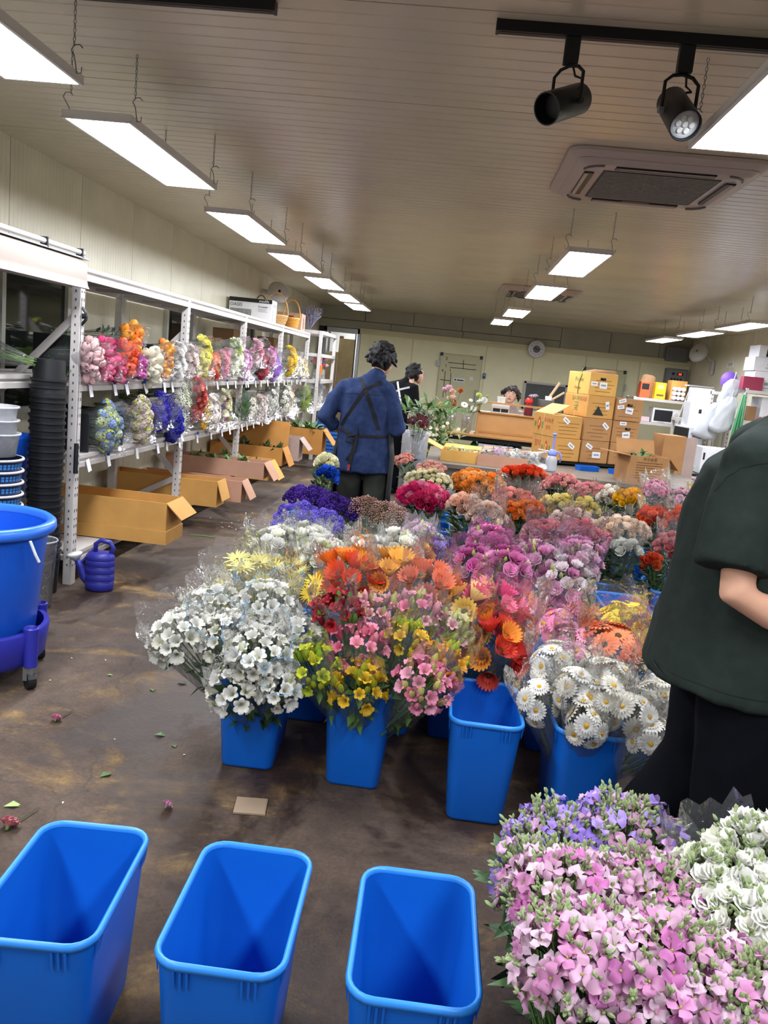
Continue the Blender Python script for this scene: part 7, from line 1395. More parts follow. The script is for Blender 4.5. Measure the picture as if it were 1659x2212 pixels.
carton('upper carton of the left column with a red diamond print, lid ajar', cpos(0, .01), TH + .02, S, H0 + .217, 'tan', [('diamond', .3, .11, .055), ('txt', '우수농원', .05, m_red, .12, .15), ('txt', '장미', .05, m_red, .12, .08)], 5, [(.12, .17, .075, .04, .6)])
flap(bpy.data.objects['stacked_carton.001'], (0, .06, .217), (0, .34, 0), (.5, 0, .28), .2, CARD['gold'])
carton('bottom carton of the middle column with a black ribbon mark', cpos(1), TH, S, H0, 'kraft', None, 7, [(.08, .16, .075, .04, .5), (.17, .08, .09, .06, 0)])
carton('second carton from the bottom in the middle column', cpos(1), TH, S, H0 + .217, 'kraft', None, 8, [(.23, .15, .075, .04, .7)])
carton('third carton of the middle column with a dark triangle print', cpos(1, -.0), TH + .03, S, H0 + .434, 'tan', [('txt', '프리지아', .05, m_grn, .2, .17), ('txt', '고급', .045, m_red, .07, .17), ('txt', '꽃', .1, m_grn, .2, .09)], 9, [(.22, .13, .04, .075, -.2)])
tr_ = MB().add([(0, -.003, -.05), (.12, -.003, -.05), (.05, -.003, .04)], [(0, 1, 2)]).build('print', m_black, bpy.data.objects['stacked_carton.004'], (.07, 0, .08))
carton('topmost carton of the stack, tied with green twine', cpos(1, .02), TH - .02, S, H0 + .651, 'gold', [('txt', 'Flower', .06, m_grn, .2, .14), ('txt', 'Freesia', .04, m_brn, .22, .06)], 11, [(.05, .11, .07, .04, 0), (.15, .1, .08, .06, 0)], (.14, .16))
top_ = bpy.data.objects['stacked_carton.005']; MB().tube([(-.004, .2, 0), (-.004, .2, .11), (-.004, .16, .19), (.0, .19, .222), (.03, .2, .26)], .004, 4).build('twine', m_grn, top_)
MB().add([(.0, .03, .216), (.3, .03, .216), (.3, .2, .216), (.0, .2, .216), (.1, .1, .25), (.3, .06, .25)], [(0, 1, 5, 4), (0, 4, 3), (1, 2, 5), (2, 3, 4, 5)]).build('lid_flap', CARD['dark'], top_)
carton('bottom carton of the right column, half hidden by the open box', cpos(2), TH, S, H0, 'kraft', None, 13)
carton('middle carton of the right column with a dark hand hole', cpos(2, .01), TH, S, H0 + .217, 'kraft', None, 14, [(.11, .19, .075, .035, 0), (.16, .08, .085, .06, -.1)], (.17, .14))
carton('upper carton of the right column with three white stickers', cpos(2), TH, S, H0 + .434, 'kraft', None, 15, [(.06, .19, .08, .035, -.3), (.05, .13, .075, .035, -.15), (.15, .1, .085, .06, .1)], (.15, .155))
ob2 = open_box('open kraft carton with greens on the bench by the green shirt', (1.72, 7.2, .75), radians(14), (.36, .28, .24), CARD['kraft'], (('left', (-1, 0, .12), .16), ('back', (0, .4, 1), .13), ('right', (.5, 0, -.5), .14)), name='open_carton')
g = MB()
for k in range(7): g.span((-.12, -.1415, .05 + .022 * k), (.12 - .05 * (k % 3 == 1), -.14, .056 + .022 * k))
g.build('print', m_brn, ob2); text_mesh('우수농원', .035, m_brn, ob2, (0, -.142, .215), (pi / 2, 0, 0))
greens('dark green leaves inside the open kraft carton', 1.62, 1.8, 7.12, 7.3, .9, 40, L=.12)
tc_ = thing('tall_carton', 'tall upright kraft carton with a red fruit print', 'box', (2.3, 8.55, 0), radians(12)); MB().span((-.14, -.12, 0), (.1, .12, 1.13)).build('carton_body', CARD['kraft'], tc_, bevel=.004); MB().span((.1, -.12, 0), (.22, -.11, 1.12)).build('side_flap', CARD['grey'], tc_)
MB().cyl((.0, -.1212, .62), (.0, -.12, .62), .075, n=18).build('print', m_red, tc_); MB().cyl((-.0, -.1212, .78), (-.0, -.12, .78), .03, n=12).build('print', m_brn, tc_)
bo1 = open_box('open golden carton with cut stems on the bench', (.15, 7.35, .75), radians(-4), (.34, .3, .1), CARD['gold'], (('left', (-.8, -.1, .35), .2), ('back', (.1, 1, .3), .1)), name='open_carton')
greens('pale cut stems in the golden carton', .0, .3, 7.25, 7.45, .78, 70, L=.08, m=mat('leaf_pale', '#8a9468', rough=.6), whites=6)
bo2 = open_box('open pinkish carton with film wrapped flowers on the bench', (.54, 7.3, .75), radians(-9), (.44, .34, .1), CARD['pink'], (('back', (0, 1, .5), .1),), name='open_carton')
for i, (x, y, c, lbl) in enumerate(((.48, 7.32, '#d8a8c8', 'film wrapped lilac bunch lying in the pinkish carton'), (.62, 7.26, '#e4e8e0', 'film wrapped white bunch lying in the pinkish carton'), (.78, 7.2, '#e8ece6', 'film wrapped white bunch at the edge of the bench'))):
    bunch(lbl, 'carnation', [c], (x - .2, y + .12, .84), (x, y, .85), .06, .04, 9, size=.9, wrap=(.3, .06, 1.3), leaves=12, filmm=m_film2, group='film wrapped bunches on the bench')
# pressure sprayer
sp = thing('pressure_sprayer', 'violet blue pump sprayer with a clear tank on the bench', 'sprayer', (.95, 7.25, .75)); m_sp = mat('sprayer_blue', '#7a8ad8', rough=.35)
MB().lathe([(0, 0), (.045, 0), (.052, .02), (.052, .1), (.04, .14), (.03, .15), (0, .15)], (0, 0, 0), 20).build('tank', film('tank_milky', tint=(.8, .85, 1), gloss=.3, haze=.4), sp, smooth=True)
MB().lathe([(.0, .142), (.036, .142), (.04, .165), (.03, .19), (.022, .2), (0, .2)], (0, 0, 0), 16).build('head', m_sp, sp, smooth=True); MB().cyl((0, 0, .2), (0, 0, .33), .009, n=8).build('pump_rod', m_sp, sp); MB().lathe([(0, .325), (.022, .327), (.022, .34), (0, .345)], (0, 0, 0), 14).build('pump_knob', m_sp, sp, smooth=True)
MB().cyl((-.02, 0, .178), (-.13, -.01, .19), .006, .004, n=8).build('nozzle', mat('can_white', '#cfd2cf'), sp); MB().tube([(.02, 0, .18), (.06, 0, .178), (.078, 0, .14), (.074, 0, .09)], .008, 6).build('handle', m_sp, sp, smooth=True)
# ---------------------------------------------------------------- desk, counter and things around it
m_dw = mat('desk_wood', '#a5773f', rough=.5, var=.1, scale=6, stretch=(1, 8, 8)); m_cw = mat('counter_wood', '#b0814e', rough=.55, var=.08, scale=5)
dk = thing('counter_desk', 'brown topped desk with dark legs in front of the wooden counter', 'desk', (.6, 9.7, 0)); MB().span((-.7, -.3, .83), (.9, .35, .86)).build('desk_top', m_dw, dk, bevel=.006); MB().span((-.66, -.26, .78), (.86, .3, .83)).build('frame', m_blackmetal, dk)
for x in (-.6, .05, .8):
    for y in (-.22, .26): MB().span((x - .025, y - .025, 0), (x + .025, y + .025, .78)).build('leg', m_blackmetal, dk)
ct = thing('wooden_counter', 'wooden counter hutch with a raised rail on the desk', 'counter', (.95, 9.72, .86)); 
MB().span((-.6, -.12, 0), (.55, -.1, .25)).build('front_panel', m_cw, ct); MB().span((-.61, -.14, .25), (.56, .16, .265)).build('shelf_board', m_dw, ct); MB().span((-.61, -.14, 0), (-.59, .16, .4)).build('side_panel', m_cw, ct); MB().span((.54, -.14, 0), (.56, .16, .4)).build('side_panel', m_cw, ct); MB().span((-.61, -.14, .365), (.56, -.1, .385)).build('rail', m_dw, ct); MB().span((-.58, -.125, .02), (.53, -.119, .045)).build('moulding', m_dw, ct)
wbx = thing('desk_organiser', 'white drawer organiser on the counter shelf', 'organiser', (.6, 9.74, 1.125)); MB().span((-.1, -.08, 0), (.1, .08, .1)).build('case', mat('paper_white', '#e8e8e4'), wbx); MB().span((-.09, -.083, .01), (-.005, -.079, .05)).span((.005, -.083, .01), (.09, -.079, .05)).build('drawer', m_black, wbx)
tb_ = thing('white_tub', 'white tub on the organiser', 'tub', (.6, 9.74, 1.225)); MB().lathe([(0, 0), (.04, 0), (.05, .08), (.055, .085), (0, .085)], (0, 0, 0), 14).build('body', MATS['paper_white'], tb_, smooth=True)
rdv = thing('red_tin', 'dark red tin with a red bow on the counter', 'tin', (.93, 9.74, 1.125)); MB().cyl((0, 0, 0), (0, 0, .13), .05, n=18).build('body', mat('maroon', '#6a1c28', rough=.4), rdv, auto=40); MB().ball((-.01, -.03, .17), (.05, .03, .04), 8, 5).build('bow', mat('bow_red', '#c82a28', rough=.3), rdv)
inst(FM['carnation'], 'flower', rdv, (.02, 0, .22), None, 1.6, lin('#e0c8d4')); inst(FM['carnation'], 'flower', rdv, (.06, .02, .23), None, 1.4, lin('#e8e4e4'))
gp_ = thing('grey_pail', 'grey pail with wooden sticks on the counter', 'pail', (1.12, 9.74, 1.125)); MB().lathe([(0, 0), (.075, 0), (.095, .2), (.1, .205), (.088, .2), (.068, .01), (0, .01)], (0, 0, 0), 22).build('body', mat('pail_grey', '#77797c', rough=.5), gp_, smooth=True); MB().lathe([(0, .0), (.03, 0), (.03, .002), (0, .002)], (0, 0, 0), 12).build('badge', m_black, gp_, (0, -.084, .11), (pi / 2, 0, 0))
MB().cyl((.0, 0, .18), (.13, 0, .42), .016, n=8).build('stick', mat('stick', '#c8ac88', rough=.7), gp_); MB().cyl((.02, .02, .18), (.2, .02, .31), .013, n=8).build('stick', MATS['stick'], gp_); MB().lathe([(0, .16), (.035, .16), (.04, .25), (0, .25)], (.02, -.02, 0), 12).build('paper_cup', MATS['paper_white'], gp_)
rl = thing('paper_roll', 'white paper roll lying at the right of the counter', 'roll', (1.42, 9.76, 1.17)); MB().cyl((0, -.06, 0), (0, .06, 0), .045, n=18).build('paper', MATS['paper_white'], rl, auto=40); MB().cyl((0, -.062, 0), (0, -.058, 0), .012, n=10).build('core', m_black, rl)
def vase(label, x, y, z, r, h, flowers, gname='glass vases on the desk'):
    v = thing('glass_vase', label, 'vase', (x, y, z), 0, gname); MB().lathe([(r, 0), (r * 1.05, h), (r * .98, h), (r * .93, .01), (0, .01)], (0, 0, 0), 20, 0, True).build('vase_glass', film('vase_film', gloss=.3, haze=.08), v, smooth=True); g = MB(); rr = random.Random(int(x * 991 + y * 17))
    for i, (k, c, dx, dz, s) in enumerate(flowers):
        a = rr.uniform(0, 6.28); p = Vector((dx, .05 * sin(a), h + dz)); inst(FM[k], 'bloom', v, p, (rr.uniform(.2, 1.2), rr.uniform(-.5, .5), 0), s, lin(c)); g.tube([(dx * -.15, .02 * cos(a), .01), (dx * .35, .02 * sin(a), h), p - Vector((0, 0, .01))], .003, 4)
        for q in range(2): leafshape(g, Vector((dx * .5, 0, h + dz * .4 * q)), Vector((rr.uniform(-1, 1), rr.uniform(-1, 1), .5)).normalized(), Vector((0, 0, 1)), .07, .013)
    g.build('stems', m_stem, v)
vase('tall vase of blush roses and mixed flowers at the left of the desk', .03, 9.55, .86, .06, .24, [('lisianthus', '#d8b4c0', -.1, .22, 1.2), ('lisianthus', '#e0c0a8', -.02, .2, 1.3), ('rose', '#e8c8b0', .0, .14, 1.3), ('rose', '#d88a50', .08, .23, 1.2), ('rose', '#e0a078', .02, .07, 1.3), ('gerbera', '#d8a838', -.13, .06, .7), ('lisianthus', '#d4a8b8', -.06, .25, 1.1), ('rose', '#e8d8c8', -.05, .12, 1.3)])
vase('vase of white anemones and green buds beside the wooden counter', .22, 9.52, .86, .06, .24, [('gerbera_dark', '#ecece6', -.05, .08, .9), ('gerbera_dark', '#f0efe8', .06, .05, .8), ('lisianthus', '#e8ecd8', .12, .12, 1.2), ('lisianthus', '#b4c060', .1, .2, 1.0), ('lisianthus_bud', '#b4c060', .2, .2, 1.6), ('daisy', '#e8e8ea', .02, .14, 1.3), ('lisianthus', '#e4e8e0', .17, .15, 1.1)])
def bushy(label, x, y, z, w, h, n, cs=(), gm=None, name='potted_plant', L=.12):
    T = thing(name, label, 'plant', (x, y, z)); g = MB(); rr = random.Random(int(x * 311 + y * 77)); MB().lathe([(0, 0), (.09, 0), (.11, .22), (.1, .22), (0, .2)], (0, 0, 0), 18).build('pot', mat('pot_grey', '#8b8f94', rough=.4), T, smooth=True)
    for i in range(n):
        t = rr.random(); d = Vector((rr.uniform(-1, 1), rr.uniform(-1, 1), rr.uniform(-.1, 1))).normalized(); p = Vector((rr.uniform(-w, w) * t, rr.uniform(-w, w) * .6 * t, .22 + h * t))
        leafshape(g, p, d, Vector((rr.uniform(-.5, .5), -.5, 1)).normalized(), L * rr.uniform(.6, 1.3), L * .13)
    for i in range(12): g.tube([(0, 0, .1), (rr.uniform(-w, w) * .8, rr.uniform(-w, w) * .5, .22 + h * rr.uniform(.6, 1))], .003, 3)
    o = g.build('leaves', gm or m_leaf2, T); o['kind'] = 'stuff'
    for k, c, n2, s in cs:
        for i in range(n2): inst(FM[k], 'bloom', T, (rr.uniform(-w, w), rr.uniform(-.1, .05) - .1, .3 + h * rr.uniform(.3, 1)), (1.0, 0, 0), s, lin(c))
bushy('leafy palm like plant behind the man in blue', -.22, 9.1, 0, .3, .95, 260, L=.2); bushy('grassy stems with small white flowers left of the desk', -.05, 8.95, 0, .25, .7, 220, (('daisy', '#e6e6d0', 22, 1.0),), mat('leaf_olive', '#7a8450', rough=.6), L=.12)
bushy('pot of yellow and coral flowers left of the bench', -.22, 8.35, 0, .14, .55, 60, (('rose', '#d8c838', 14, 1.1), ('carnation', '#e0907c', 5, 1.3)), L=.08)
bushy('grey green dried foliage under the desk', .05, 9.45, .0, .16, .4, 120, (('daisy', '#c8b8c8', 8, 1.0),), mat('leaf_grey', '#5a6450', rough=.7), L=.09)
ft = thing('film_bin', 'tall translucent bin standing behind the man in blue', 'bin', (-.26, 6.98, 0)); MB().lathe([(0, .004), (.1, .004), (.115, .98), (.118, 1.0), (.11, .99), (.095, .012), (0, .012)], (0, 0, 0), 28).build('body', film('bin_film', tint=(.9, .92, .93), gloss=.4, haze=.3, rough=.25), ft, smooth=True)
bunch('bunch of dark red chrysanthemums in the tall translucent bin', 'carnation', ['#5c1018', '#6e1820', '#4a0c14'], (-.26, 6.98, .7), (-.24, 6.88, 1.07), .085, .06, 26, size=.8, wrap=(.4, .03, 1.2), leaves=10, group='bunches in the translucent bin')
cr = thing('black_crate', 'black plastic crate under the counter desk', 'crate', (.95, 9.75, 0)); MB().loft([rrect(.2, .15, .4, .02), rrect(.22, .17, .7, .02), rrect(.21, .16, .7, .02), rrect(.19, .14, .42, .02)], 0, True, True).build('body', m_black, cr); MB().span((-.2, -.15, 0), (.2, .15, .4)).build('stand', m_blackmetal, cr)
wh = thing('white_cool_box', 'white box with a blue label under the counter desk', 'box', (.55, 9.6, 0)); MB().span((-.16, -.14, .38), (.16, .14, .76)).build('body', MATS['paper_white'], wh, bevel=.01); MB().span((-.17, -.15, .66), (.17, .15, .76)).build('lid', mat('lid_grey', '#b4b8bc'), wh, bevel=.008); MB().span((-.07, -.142, .46), (.05, -.14, .54)).build('label', m_blue, wh); MB().span((-.16, -.14, 0), (.16, .14, .38)).build('base', m_blackmetal, wh)
gt = thing('green_tank', 'green plastic canister under the desk', 'canister', (.34, 9.68, .0)); MB().loft([rrect(.05, .05, 0, .02), rrect(.055, .055, .7, .02), rrect(.02, .02, .76, .01)]).build('body', mat('canister_green', '#3c9a5c', rough=.4), gt, auto=40); MB().cyl((0, 0, .76), (0, 0, .8), .02, n=10).build('cap', m_white, gt)
dt = thing('dark_tray', 'long dark tray on the bench back edge', 'tray', (.42, 8.62, .6)); MB().loft([rrect(.3, .1, 0, .02), rrect(.33, .13, .1, .02), rrect(.32, .12, .1, .02), rrect(.29, .09, .01, .02)], 0, True, True).build('body', mat('tray_dark', '#241a1c', rough=.5), dt); MB().span((-.25, -.08, -.6), (.25, .08, 0)).build('stand', m_blackmetal, dt)
# ---------------------------------------------------------------- right back corner: shelves and clutter
def small_rack(name, label, x0, x1, y0, y1, levels, top, m=m_white):
    R = thing(name, label, 'shelf', (x0, y0, 0))
    for x in (x0, x1):
        for y in (y0, y1): MB().span((x - .02 - x0, y - .02 - y0, 0), (x + .02 - x0, y + .02 - y0, top)).build('post', m, R)
    for z in levels: MB().span((-.02, -.025, z - .045), (x1 - x0 + .02, y1 - y0, z)).build('shelf_board', m, R)
    g = MB(); z = .1
    while z < top - .05:
        for x in (0, x1 - x0): g.span((x - .006, -.0212, z), (x + .006, -.0195, z + .02))
        z += .06
    o = g.build('post_slot', MATS['slot_dark'], R); o['kind'] = 'stuff'
    return R
small_rack('microwave_shelf', 'white shelf unit holding the microwave by the back wall', 3.12, 4.35, 14.3, 14.85, (.5, 1.06, 1.46), 1.47)
SZ_ = 'things on the microwave shelf'
mw = thing('microwave', 'white microwave oven with a dark door on the shelf', 'microwave', (3.7, 14.5, 1.062)); MB().span((-.23, -.17, 0), (.23, .17, .25)).build('case', mat('mw_white', '#d4d4d4', rough=.35), mw, bevel=.01); MB().span((-.2, -.176, .03), (.1, -.17, .22)).build('door_window', m_black, mw, bevel=.012)
for z in (.16, .07): MB().cyl((.165, -.19, z), (.165, -.17, z), .028, n=16).build('dial', m_white, mw, auto=40)
MB().span((-.12, -.185, .005), (-.02, -.17, .025)).build('door_latch', m_white, mw)
def sbox(name, label, cat, x, y, z, w, d, h, m, extra=None, group=SZ_):
    T = thing(name, label, cat, (x, y, z), 0, group); MB().span((-w / 2, -d / 2, 0), (w / 2, d / 2, h)).build('body', m, T, bevel=.004)
    for e in (extra or ()): MB().span((e[0], -d / 2 - .002, e[1]), (e[2], -d / 2, e[3])).build(e[4], e[5], T)
    return T
m_yb = mat('yellow_card', '#e4b820', rough=.5); m_or = mat('orange_card', '#d8582c', rough=.5)
sbox('orange_box', 'orange carton at the left of the top shelf', 'box', 3.3, 14.5, 1.462, .16, .2, .27, m_or, [(-.06, .14, .06, .24, 'print', m_black)])
sbox('yellow_box', 'bright yellow carton on the top shelf', 'box', 3.56, 14.5, 1.462, .18, .2, .28, m_yb, [(-.06, .05, .06, .08, 'print', m_brn), (-.05, .17, .05, .24, 'print', mat('yellow_pale', '#f0dc80'))])
yb = open_box('yellow open carton lying with rolls on the top shelf', (3.86, 14.55, 1.462), 0, (.26, .28, .34), CARD['tan'], (), name='open_carton')
for i in range(9): x, z = 3.78 + (i % 3) * .07, 1.475 + (i // 3) * .075; t = thing('paper_roll', 'white paper roll, %s in the pile before the open carton, from its lower left' % nth(i), 'roll', (x, 14.35, z + .035), 0, 'paper rolls on the top shelf'); MB().cyl((0, -.04, 0), (0, .04, 0), .034, n=14).build('paper', MATS['paper_white'], t, auto=40)
for x, lbl in ((4.08, 'thick tape roll standing on the top shelf, left'), (4.17, 'thick tape roll standing on the top shelf, right')): t = thing('tape_roll', lbl, 'tape', (x, 14.38 + (x - 4.08) * .5, 1.53)); MB().lathe([(.025, -.04), (.068, -.04), (.068, .04), (.025, .04), (.025, -.04)], (0, 0, 0), 20).build('tape', MATS['paper_white'], t, (0, 0, 0), (pi / 2, 0, .2), smooth=False); MB().lathe([(.022, -.041), (.03, -.041), (.03, .041), (.022, .041), (.022, -.041)], (0, 0, 0), 16).build('core', mat('core_pink', '#b88a84'), t, rot=(pi / 2, 0, .2))
bg = thing('paper_bag', 'crumpled brown paper bag behind the orange carton', 'bag', (3.38, 14.68, 1.462)); g = MB(); chain(g, [(0, 0, .02), (0, 0, .2), (.02, 0, .36)], [(.15, .08), (.15, .08), (.12, .05)], (1, 0, 0)); fz = g.build('bag', card_mat('bag', '#8a6a4a'), bg)
sbox('plate_pile', 'pile of plates wrapped in pink cloth beside the microwave', 'plates', 3.34, 14.45, 1.062, .2, .18, .08, mat('cloth_pink', '#c8b0b4', rough=.8))
wb_ = thing('water_bottle', 'large blue water bottle at the right of the microwave', 'bottle', (4.12, 14.42, 1.062)); MB().lathe([(0, 0), (.09, 0), (.1, .03), (.1, .1), (.094, .11), (.1, .12), (.1, .22), (.05, .28), (.035, .32), (0, .32)], (0, 0, 0), 20).build('body', mat('bottle_blue', '#6a8cc0', rough=.15, trans=.5), wb_, smooth=True); MB().lathe([(.101, .13), (.101, .19)], (0, 0, 0), 20).build('label', m_blue, wb_)
sbox('white_carton', 'white carton under the water bottle', 'box', 4.1, 14.35, .502, .3, .24, .3, CARD['white'], [(-.1, .1, .1, .2, 'print', m_black)])
st2 = thing('red_stool', 'dark red wooden stool with a metal tray in front of the shelf', 'stool', (3.3, 12.9, 0)); MB().span((-.22, -.18, .56), (.22, .18, .6)).build('seat', mat('stool_top', '#a06c44', rough=.5), st2)
for sx in (-.19, .19):
    for sy in (-.15, .15): MB().span((sx - .02, sy - .02, 0), (sx + .02, sy + .02, .56)).build('leg', mat('stool_red', '#5a1c24', rough=.5), st2)
mt = thing('metal_tray', 'metal tray with tools on the red stool', 'tray', (3.36, 12.9, .6)); MB().lathe([(0, 0), (.1, 0), (.14, .06), (.13, .06), (.095, .008), (0, .008)], (0, 0, 0), 20).build('dish', m_steel, mt, smooth=True); MB().cyl((-.05, 0, .04), (.1, .02, .12), .006, n=6).build('tool', m_alu, mt)
# folding white stand on the shelf
fs_ = thing('wire_stand', 'white folding stand with magazines on the top shelf', 'stand', (3.98, 13.6, 1.2)); 
ap = thing('white_cabinet', 'tall white cabinet with a dark side in the right corner', 'cabinet', (3.45, 12.0, 0), radians(8)); MB().span((0, -.02, 0), (.22, .5, 1.12)).build('body', mat('cab_white', '#c9cbd2', rough=.35, var=.05, scale=3), ap, bevel=.008); MB().span((-.012, 0, 0), (-.001, .48, 1.1)).build('side_panel', m_black, ap); MB().span((.04, -.026, .3), (.2, -.02, 1.06)).build('door', MATS['cab_white'], ap); MB().span((.05, -.045, .7), (.065, -.026, .85)).build('handle', m_alu, ap)
for nm, pts in (('frame', [(-.2, 0, 0), (-.12, 0, .5), (.12, 0, .5), (.2, 0, 0)]), ('frame', [(-.2, .25, 0), (-.12, .12, .5), (.12, .12, .5), (.2, .25, 0)]), ('crossbar', [(-.14, 0, .38), (.14, 0, .38)]), ('crossbar', [(-.18, 0, .12), (.18, 0, .12)])): MB().tube(pts, .012, 6).build(nm, m_white, fs_)
MB().span((-.2, -.05, .52), (.2, .2, .54)).build('top_board', m_white, fs_); MB().span((-.12, .02, .13), (.1, .08, .36)).build('magazine', mat('mag', '#3a3f80', rough=.4), fs_); MB().span((-.02, .0, .13), (.14, .02, .3)).build('magazine', mat('mag2', '#c8b8b4', rough=.4), fs_)
sst = thing('stand_table', 'narrow table carrying the folding stand', 'table', (3.98, 13.65, 0)); MB().span((-.28, -.2, 1.15), (.28, .32, 1.198)).build('top', m_white, sst)
for sx in (-.25, .25):
    for sy in (-.17, .28): MB().span((sx - .02, sy - .02, 0), (sx + .02, sy + .02, 1.15)).build('leg', m_white, sst)
# rack at the right edge
small_rack('right_rack', 'white perforated rack at the right edge', 4.05, 4.7, 11.7, 12.3, (.5, 1.3, 1.72), 1.74)
small_rack('side_rack', 'white shelf unit left of the perforated rack', 3.72, 4.02, 12.1, 12.6, (.5, 1.24, 1.66), 1.68)
RR = 'boxes on the right rack'
for z, w, lbl, h in ((1.722, .5, 'lowest white carton on top of the right rack', .27), (1.994, .56, 'middle white carton with grey print on the right rack', .19), (2.186, .48, 'top white carton on the right rack, under the lamps', .16)): sbox('white_carton', lbl, 'box', 4.4, 12.0, z, w, .4, h, CARD['white'], [(-.12, .04, .16, .05, 'print', MATS['tag_print']), (-.1, .08, -.02, .12, 'print', MATS['tag_print'])], RR)
sbox('maroon_box', 'maroon storage box on top of the right rack', 'box', 4.12, 11.78, 1.722, .27, .14, .18, mat('maroon_box', '#8c2c48', rough=.5), None, RR)
pu = thing('purple_bag', 'purple rounded bag beside the maroon box', 'bag', (3.95, 12.2, 1.722)); MB().ball((0, 0, .11), (.12, .08, .13), 12, 8).build('bag', mat('purple_cloth', '#6a48a8', rough=.6), pu, smooth=True)
sbox('white_carton', 'white carton on the middle shelf of the right rack', 'box', 4.5, 12.0, 1.302, .38, .4, .34, CARD['white'], [(.08, .14, .11, .22, 'hand_hole', m_black)], RR)
sbox('brown_box', 'small brown box on the middle shelf of the right rack', 'box', 4.2, 11.85, 1.302, .12, .12, .2, CARD['dark'], None, RR)
rd = thing('red_netting', 'crumpled red netting on the middle shelf of the right rack', 'netting', (4.42, 11.75, 1.302)); g = MB(); rr = random.Random(5)
for i in range(14): g.ball((rr.uniform(-.12, .12), rr.uniform(-.03, .03), .02 + rr.random() * .03), (.03, .02, .02), 6, 4)
g.build('mesh', mat('red_net', '#c03434', rough=.6), rd)
gn = thing('green_netting', 'long green netting hanging from the right rack post', 'netting', (4.0, 11.66, .7)); g = MB()
for i in range(16): a = rr.uniform(-.06, .06); g.tube([(a * .3 + .02, 0, .95), (a * .8, rr.uniform(-.02, .02), .5), (a * 1.1 - .03, rr.uniform(-.03, .03), 0)], [.006, .014, .012], 5)
g.build('strands', mat('green_net', '#3c8a5c', rough=.5), gn, smooth=True); MB().tube([(.02, 0, .95), (.03, .02, 1.0)], .004, 4).build('tie', m_white, gn)
def hanging_bag(label, x, y, z0, z1, w, lean, seed):
    T = thing('plastic_bag', label, 'bag', (x, y, z0), 0, 'white plastic bags hanging at the right rack'); r2 = random.Random(seed); g = MB(); rows = []
    for i in range(9):
        t = i / 8; rows.append([(lean * t + w * ((1.0 - .2 * t) if t < .8 else .84 - 2.6 * (t - .8)) * (1 + .1 * r2.uniform(-1, 1)) * cos(a), .05 * sin(a) * (1 + .5 * r2.uniform(-1, 1)), (z1 - z0) * t + .03 * sin(2 * a + seed) * (1 - t)) for a in [2 * pi * k / 22 for k in range(22)]])
    g.loft(rows, 0, True, False); g.build('bag', mat('bag_white', '#d5d9de', rough=.3, transl=.3), T, smooth=True); MB().tube([(lean, 0, z1 - z0), (lean + .02, .02, z1 - z0 + .1)], .006, 5).build('handle', MATS['bag_white'], T)
hanging_bag('crumpled white plastic bag hanging lowest beside the cabinet', 3.62, 11.85, 1.0, 1.5, .17, .12, 1); hanging_bag('long white plastic bag hanging in front of the right rack', 3.78, 11.75, 1.12, 1.6, .15, .1, 2); hanging_bag('clear bundled bag under the purple one', 3.86, 11.9, 1.5, 1.85, .13, .06, 3)
sbox('white_carton', 'white carton with cut hand holes stacked on the cabinet', 'box', 3.6, 12.3, 1.122, .3, .34, .36, CARD['white'], [(-.02, .2, .02, .26, 'hand_hole', m_black)], RR)
sbox('white_carton', 'smaller white carton on top of the one on the cabinet', 'box', 3.6, 12.3, 1.484, .24, .3, .2, CARD['white'], None, RR)
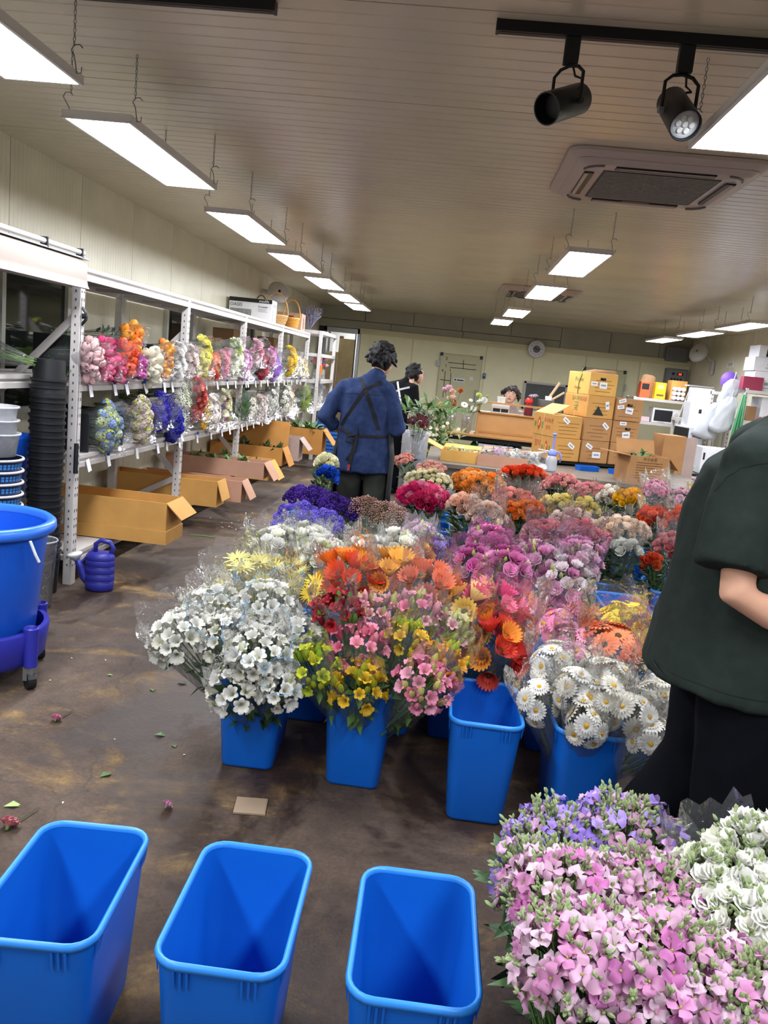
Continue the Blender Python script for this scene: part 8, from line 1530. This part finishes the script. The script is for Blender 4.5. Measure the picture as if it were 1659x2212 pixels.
# fan, sign, red framed table
wf_ = thing('wall_fan', 'white wall fan tilted down on the right wall', 'fan', (XR - .02, 15.6, 2.35)); MB().tube([(0, 0, -.12), (-.08, 0, -.1), (-.14, 0, 0)], .022, 8).build('arm', m_white, wf_); MB().lathe([(.02, -.07), (.15, -.06), (.19, 0), (.15, .06), (.02, .07)], (0, 0, 0), 26).build('guard', MATS['fan_white'], wf_, (-.3, 0, .02), (pi / 2 - .4, 0, -.9), smooth=True); MB().span((-.05, -.05, -.35), (0, .05, -.1)).build('mount', m_white, wf_)
sg = thing('wall_sign', 'small white sign with black characters on the right wall', 'sign', (XR - .012, 14.7, 2.12), -pi / 2); MB().span((-.18, -.002, 0), (.18, .01, .1)).build('plate', MATS['paper_white'], sg); text_mesh('농수산', .07, m_ink, sg, (0, -.004, .05), (pi / 2, 0, 0))
rt = thing('red_framed_table', 'small dark table with a red tube frame behind the green shirt', 'table', (3.0, 9.6, 0)); MB().span((-.25, -.25, .66), (.3, .25, .69)).build('top', m_black, rt)
m_rt = mat('red_tube', '#a01c30', rough=.4)
for sx in (-.23, .28):
    for sy in (-.22, .22): MB().cyl((sx, sy, 0), (sx, sy, .66), .014, n=8).build('leg', m_rt, rt)
MB().tube([(-.23, -.22, .62), (.28, -.22, .62)], .012, 6).build('rail', m_rt, rt)
wcx = sbox('white_carton', 'white carton with a red ribbon logo behind the green shirt', 'box', 3.08, 9.6, .692, .36, .3, .3, CARD['white'], [(-.16, .16, -.14, .24, 'hand_hole', m_black), (-.15, .05, -.07, .06, 'print', m_brn), (-.15, .09, -.07, .1, 'print', m_brn)], RR)
g = MB()
for sx in (-1, 1): g.tube([(.06 + sx * .01, -.153, .18), (.06 + sx * .06, -.153, .22), (.06 + sx * .07, -.153, .17), (.06 + sx * .02, -.153, .16)], .012, 6)
g.build('logo', mat('logo_red', '#c02848', rough=.5), wcx)
kb = sbox('kraft_box', 'low kraft box with green netting beside the red framed table', 'box', 2.66, 9.35, 0, .2, .26, .72, CARD['kraft'], None, RR)
gn2 = thing('green_netting', 'crumpled pale green netting on the kraft box', 'netting', (2.68, 9.35, .722)); g = MB()
for i in range(18): g.tube([(rr.uniform(-.12, .12), rr.uniform(-.1, .1), rr.uniform(.01, .03)), (rr.uniform(-.12, .12), rr.uniform(-.1, .1), rr.uniform(.04, .12)), (rr.uniform(-.14, .14), rr.uniform(-.1, .1), rr.uniform(.0, .04))], .009, 5)
g.build('strands', mat('green_net2', '#8cc09a', rough=.4), gn2, smooth=True)
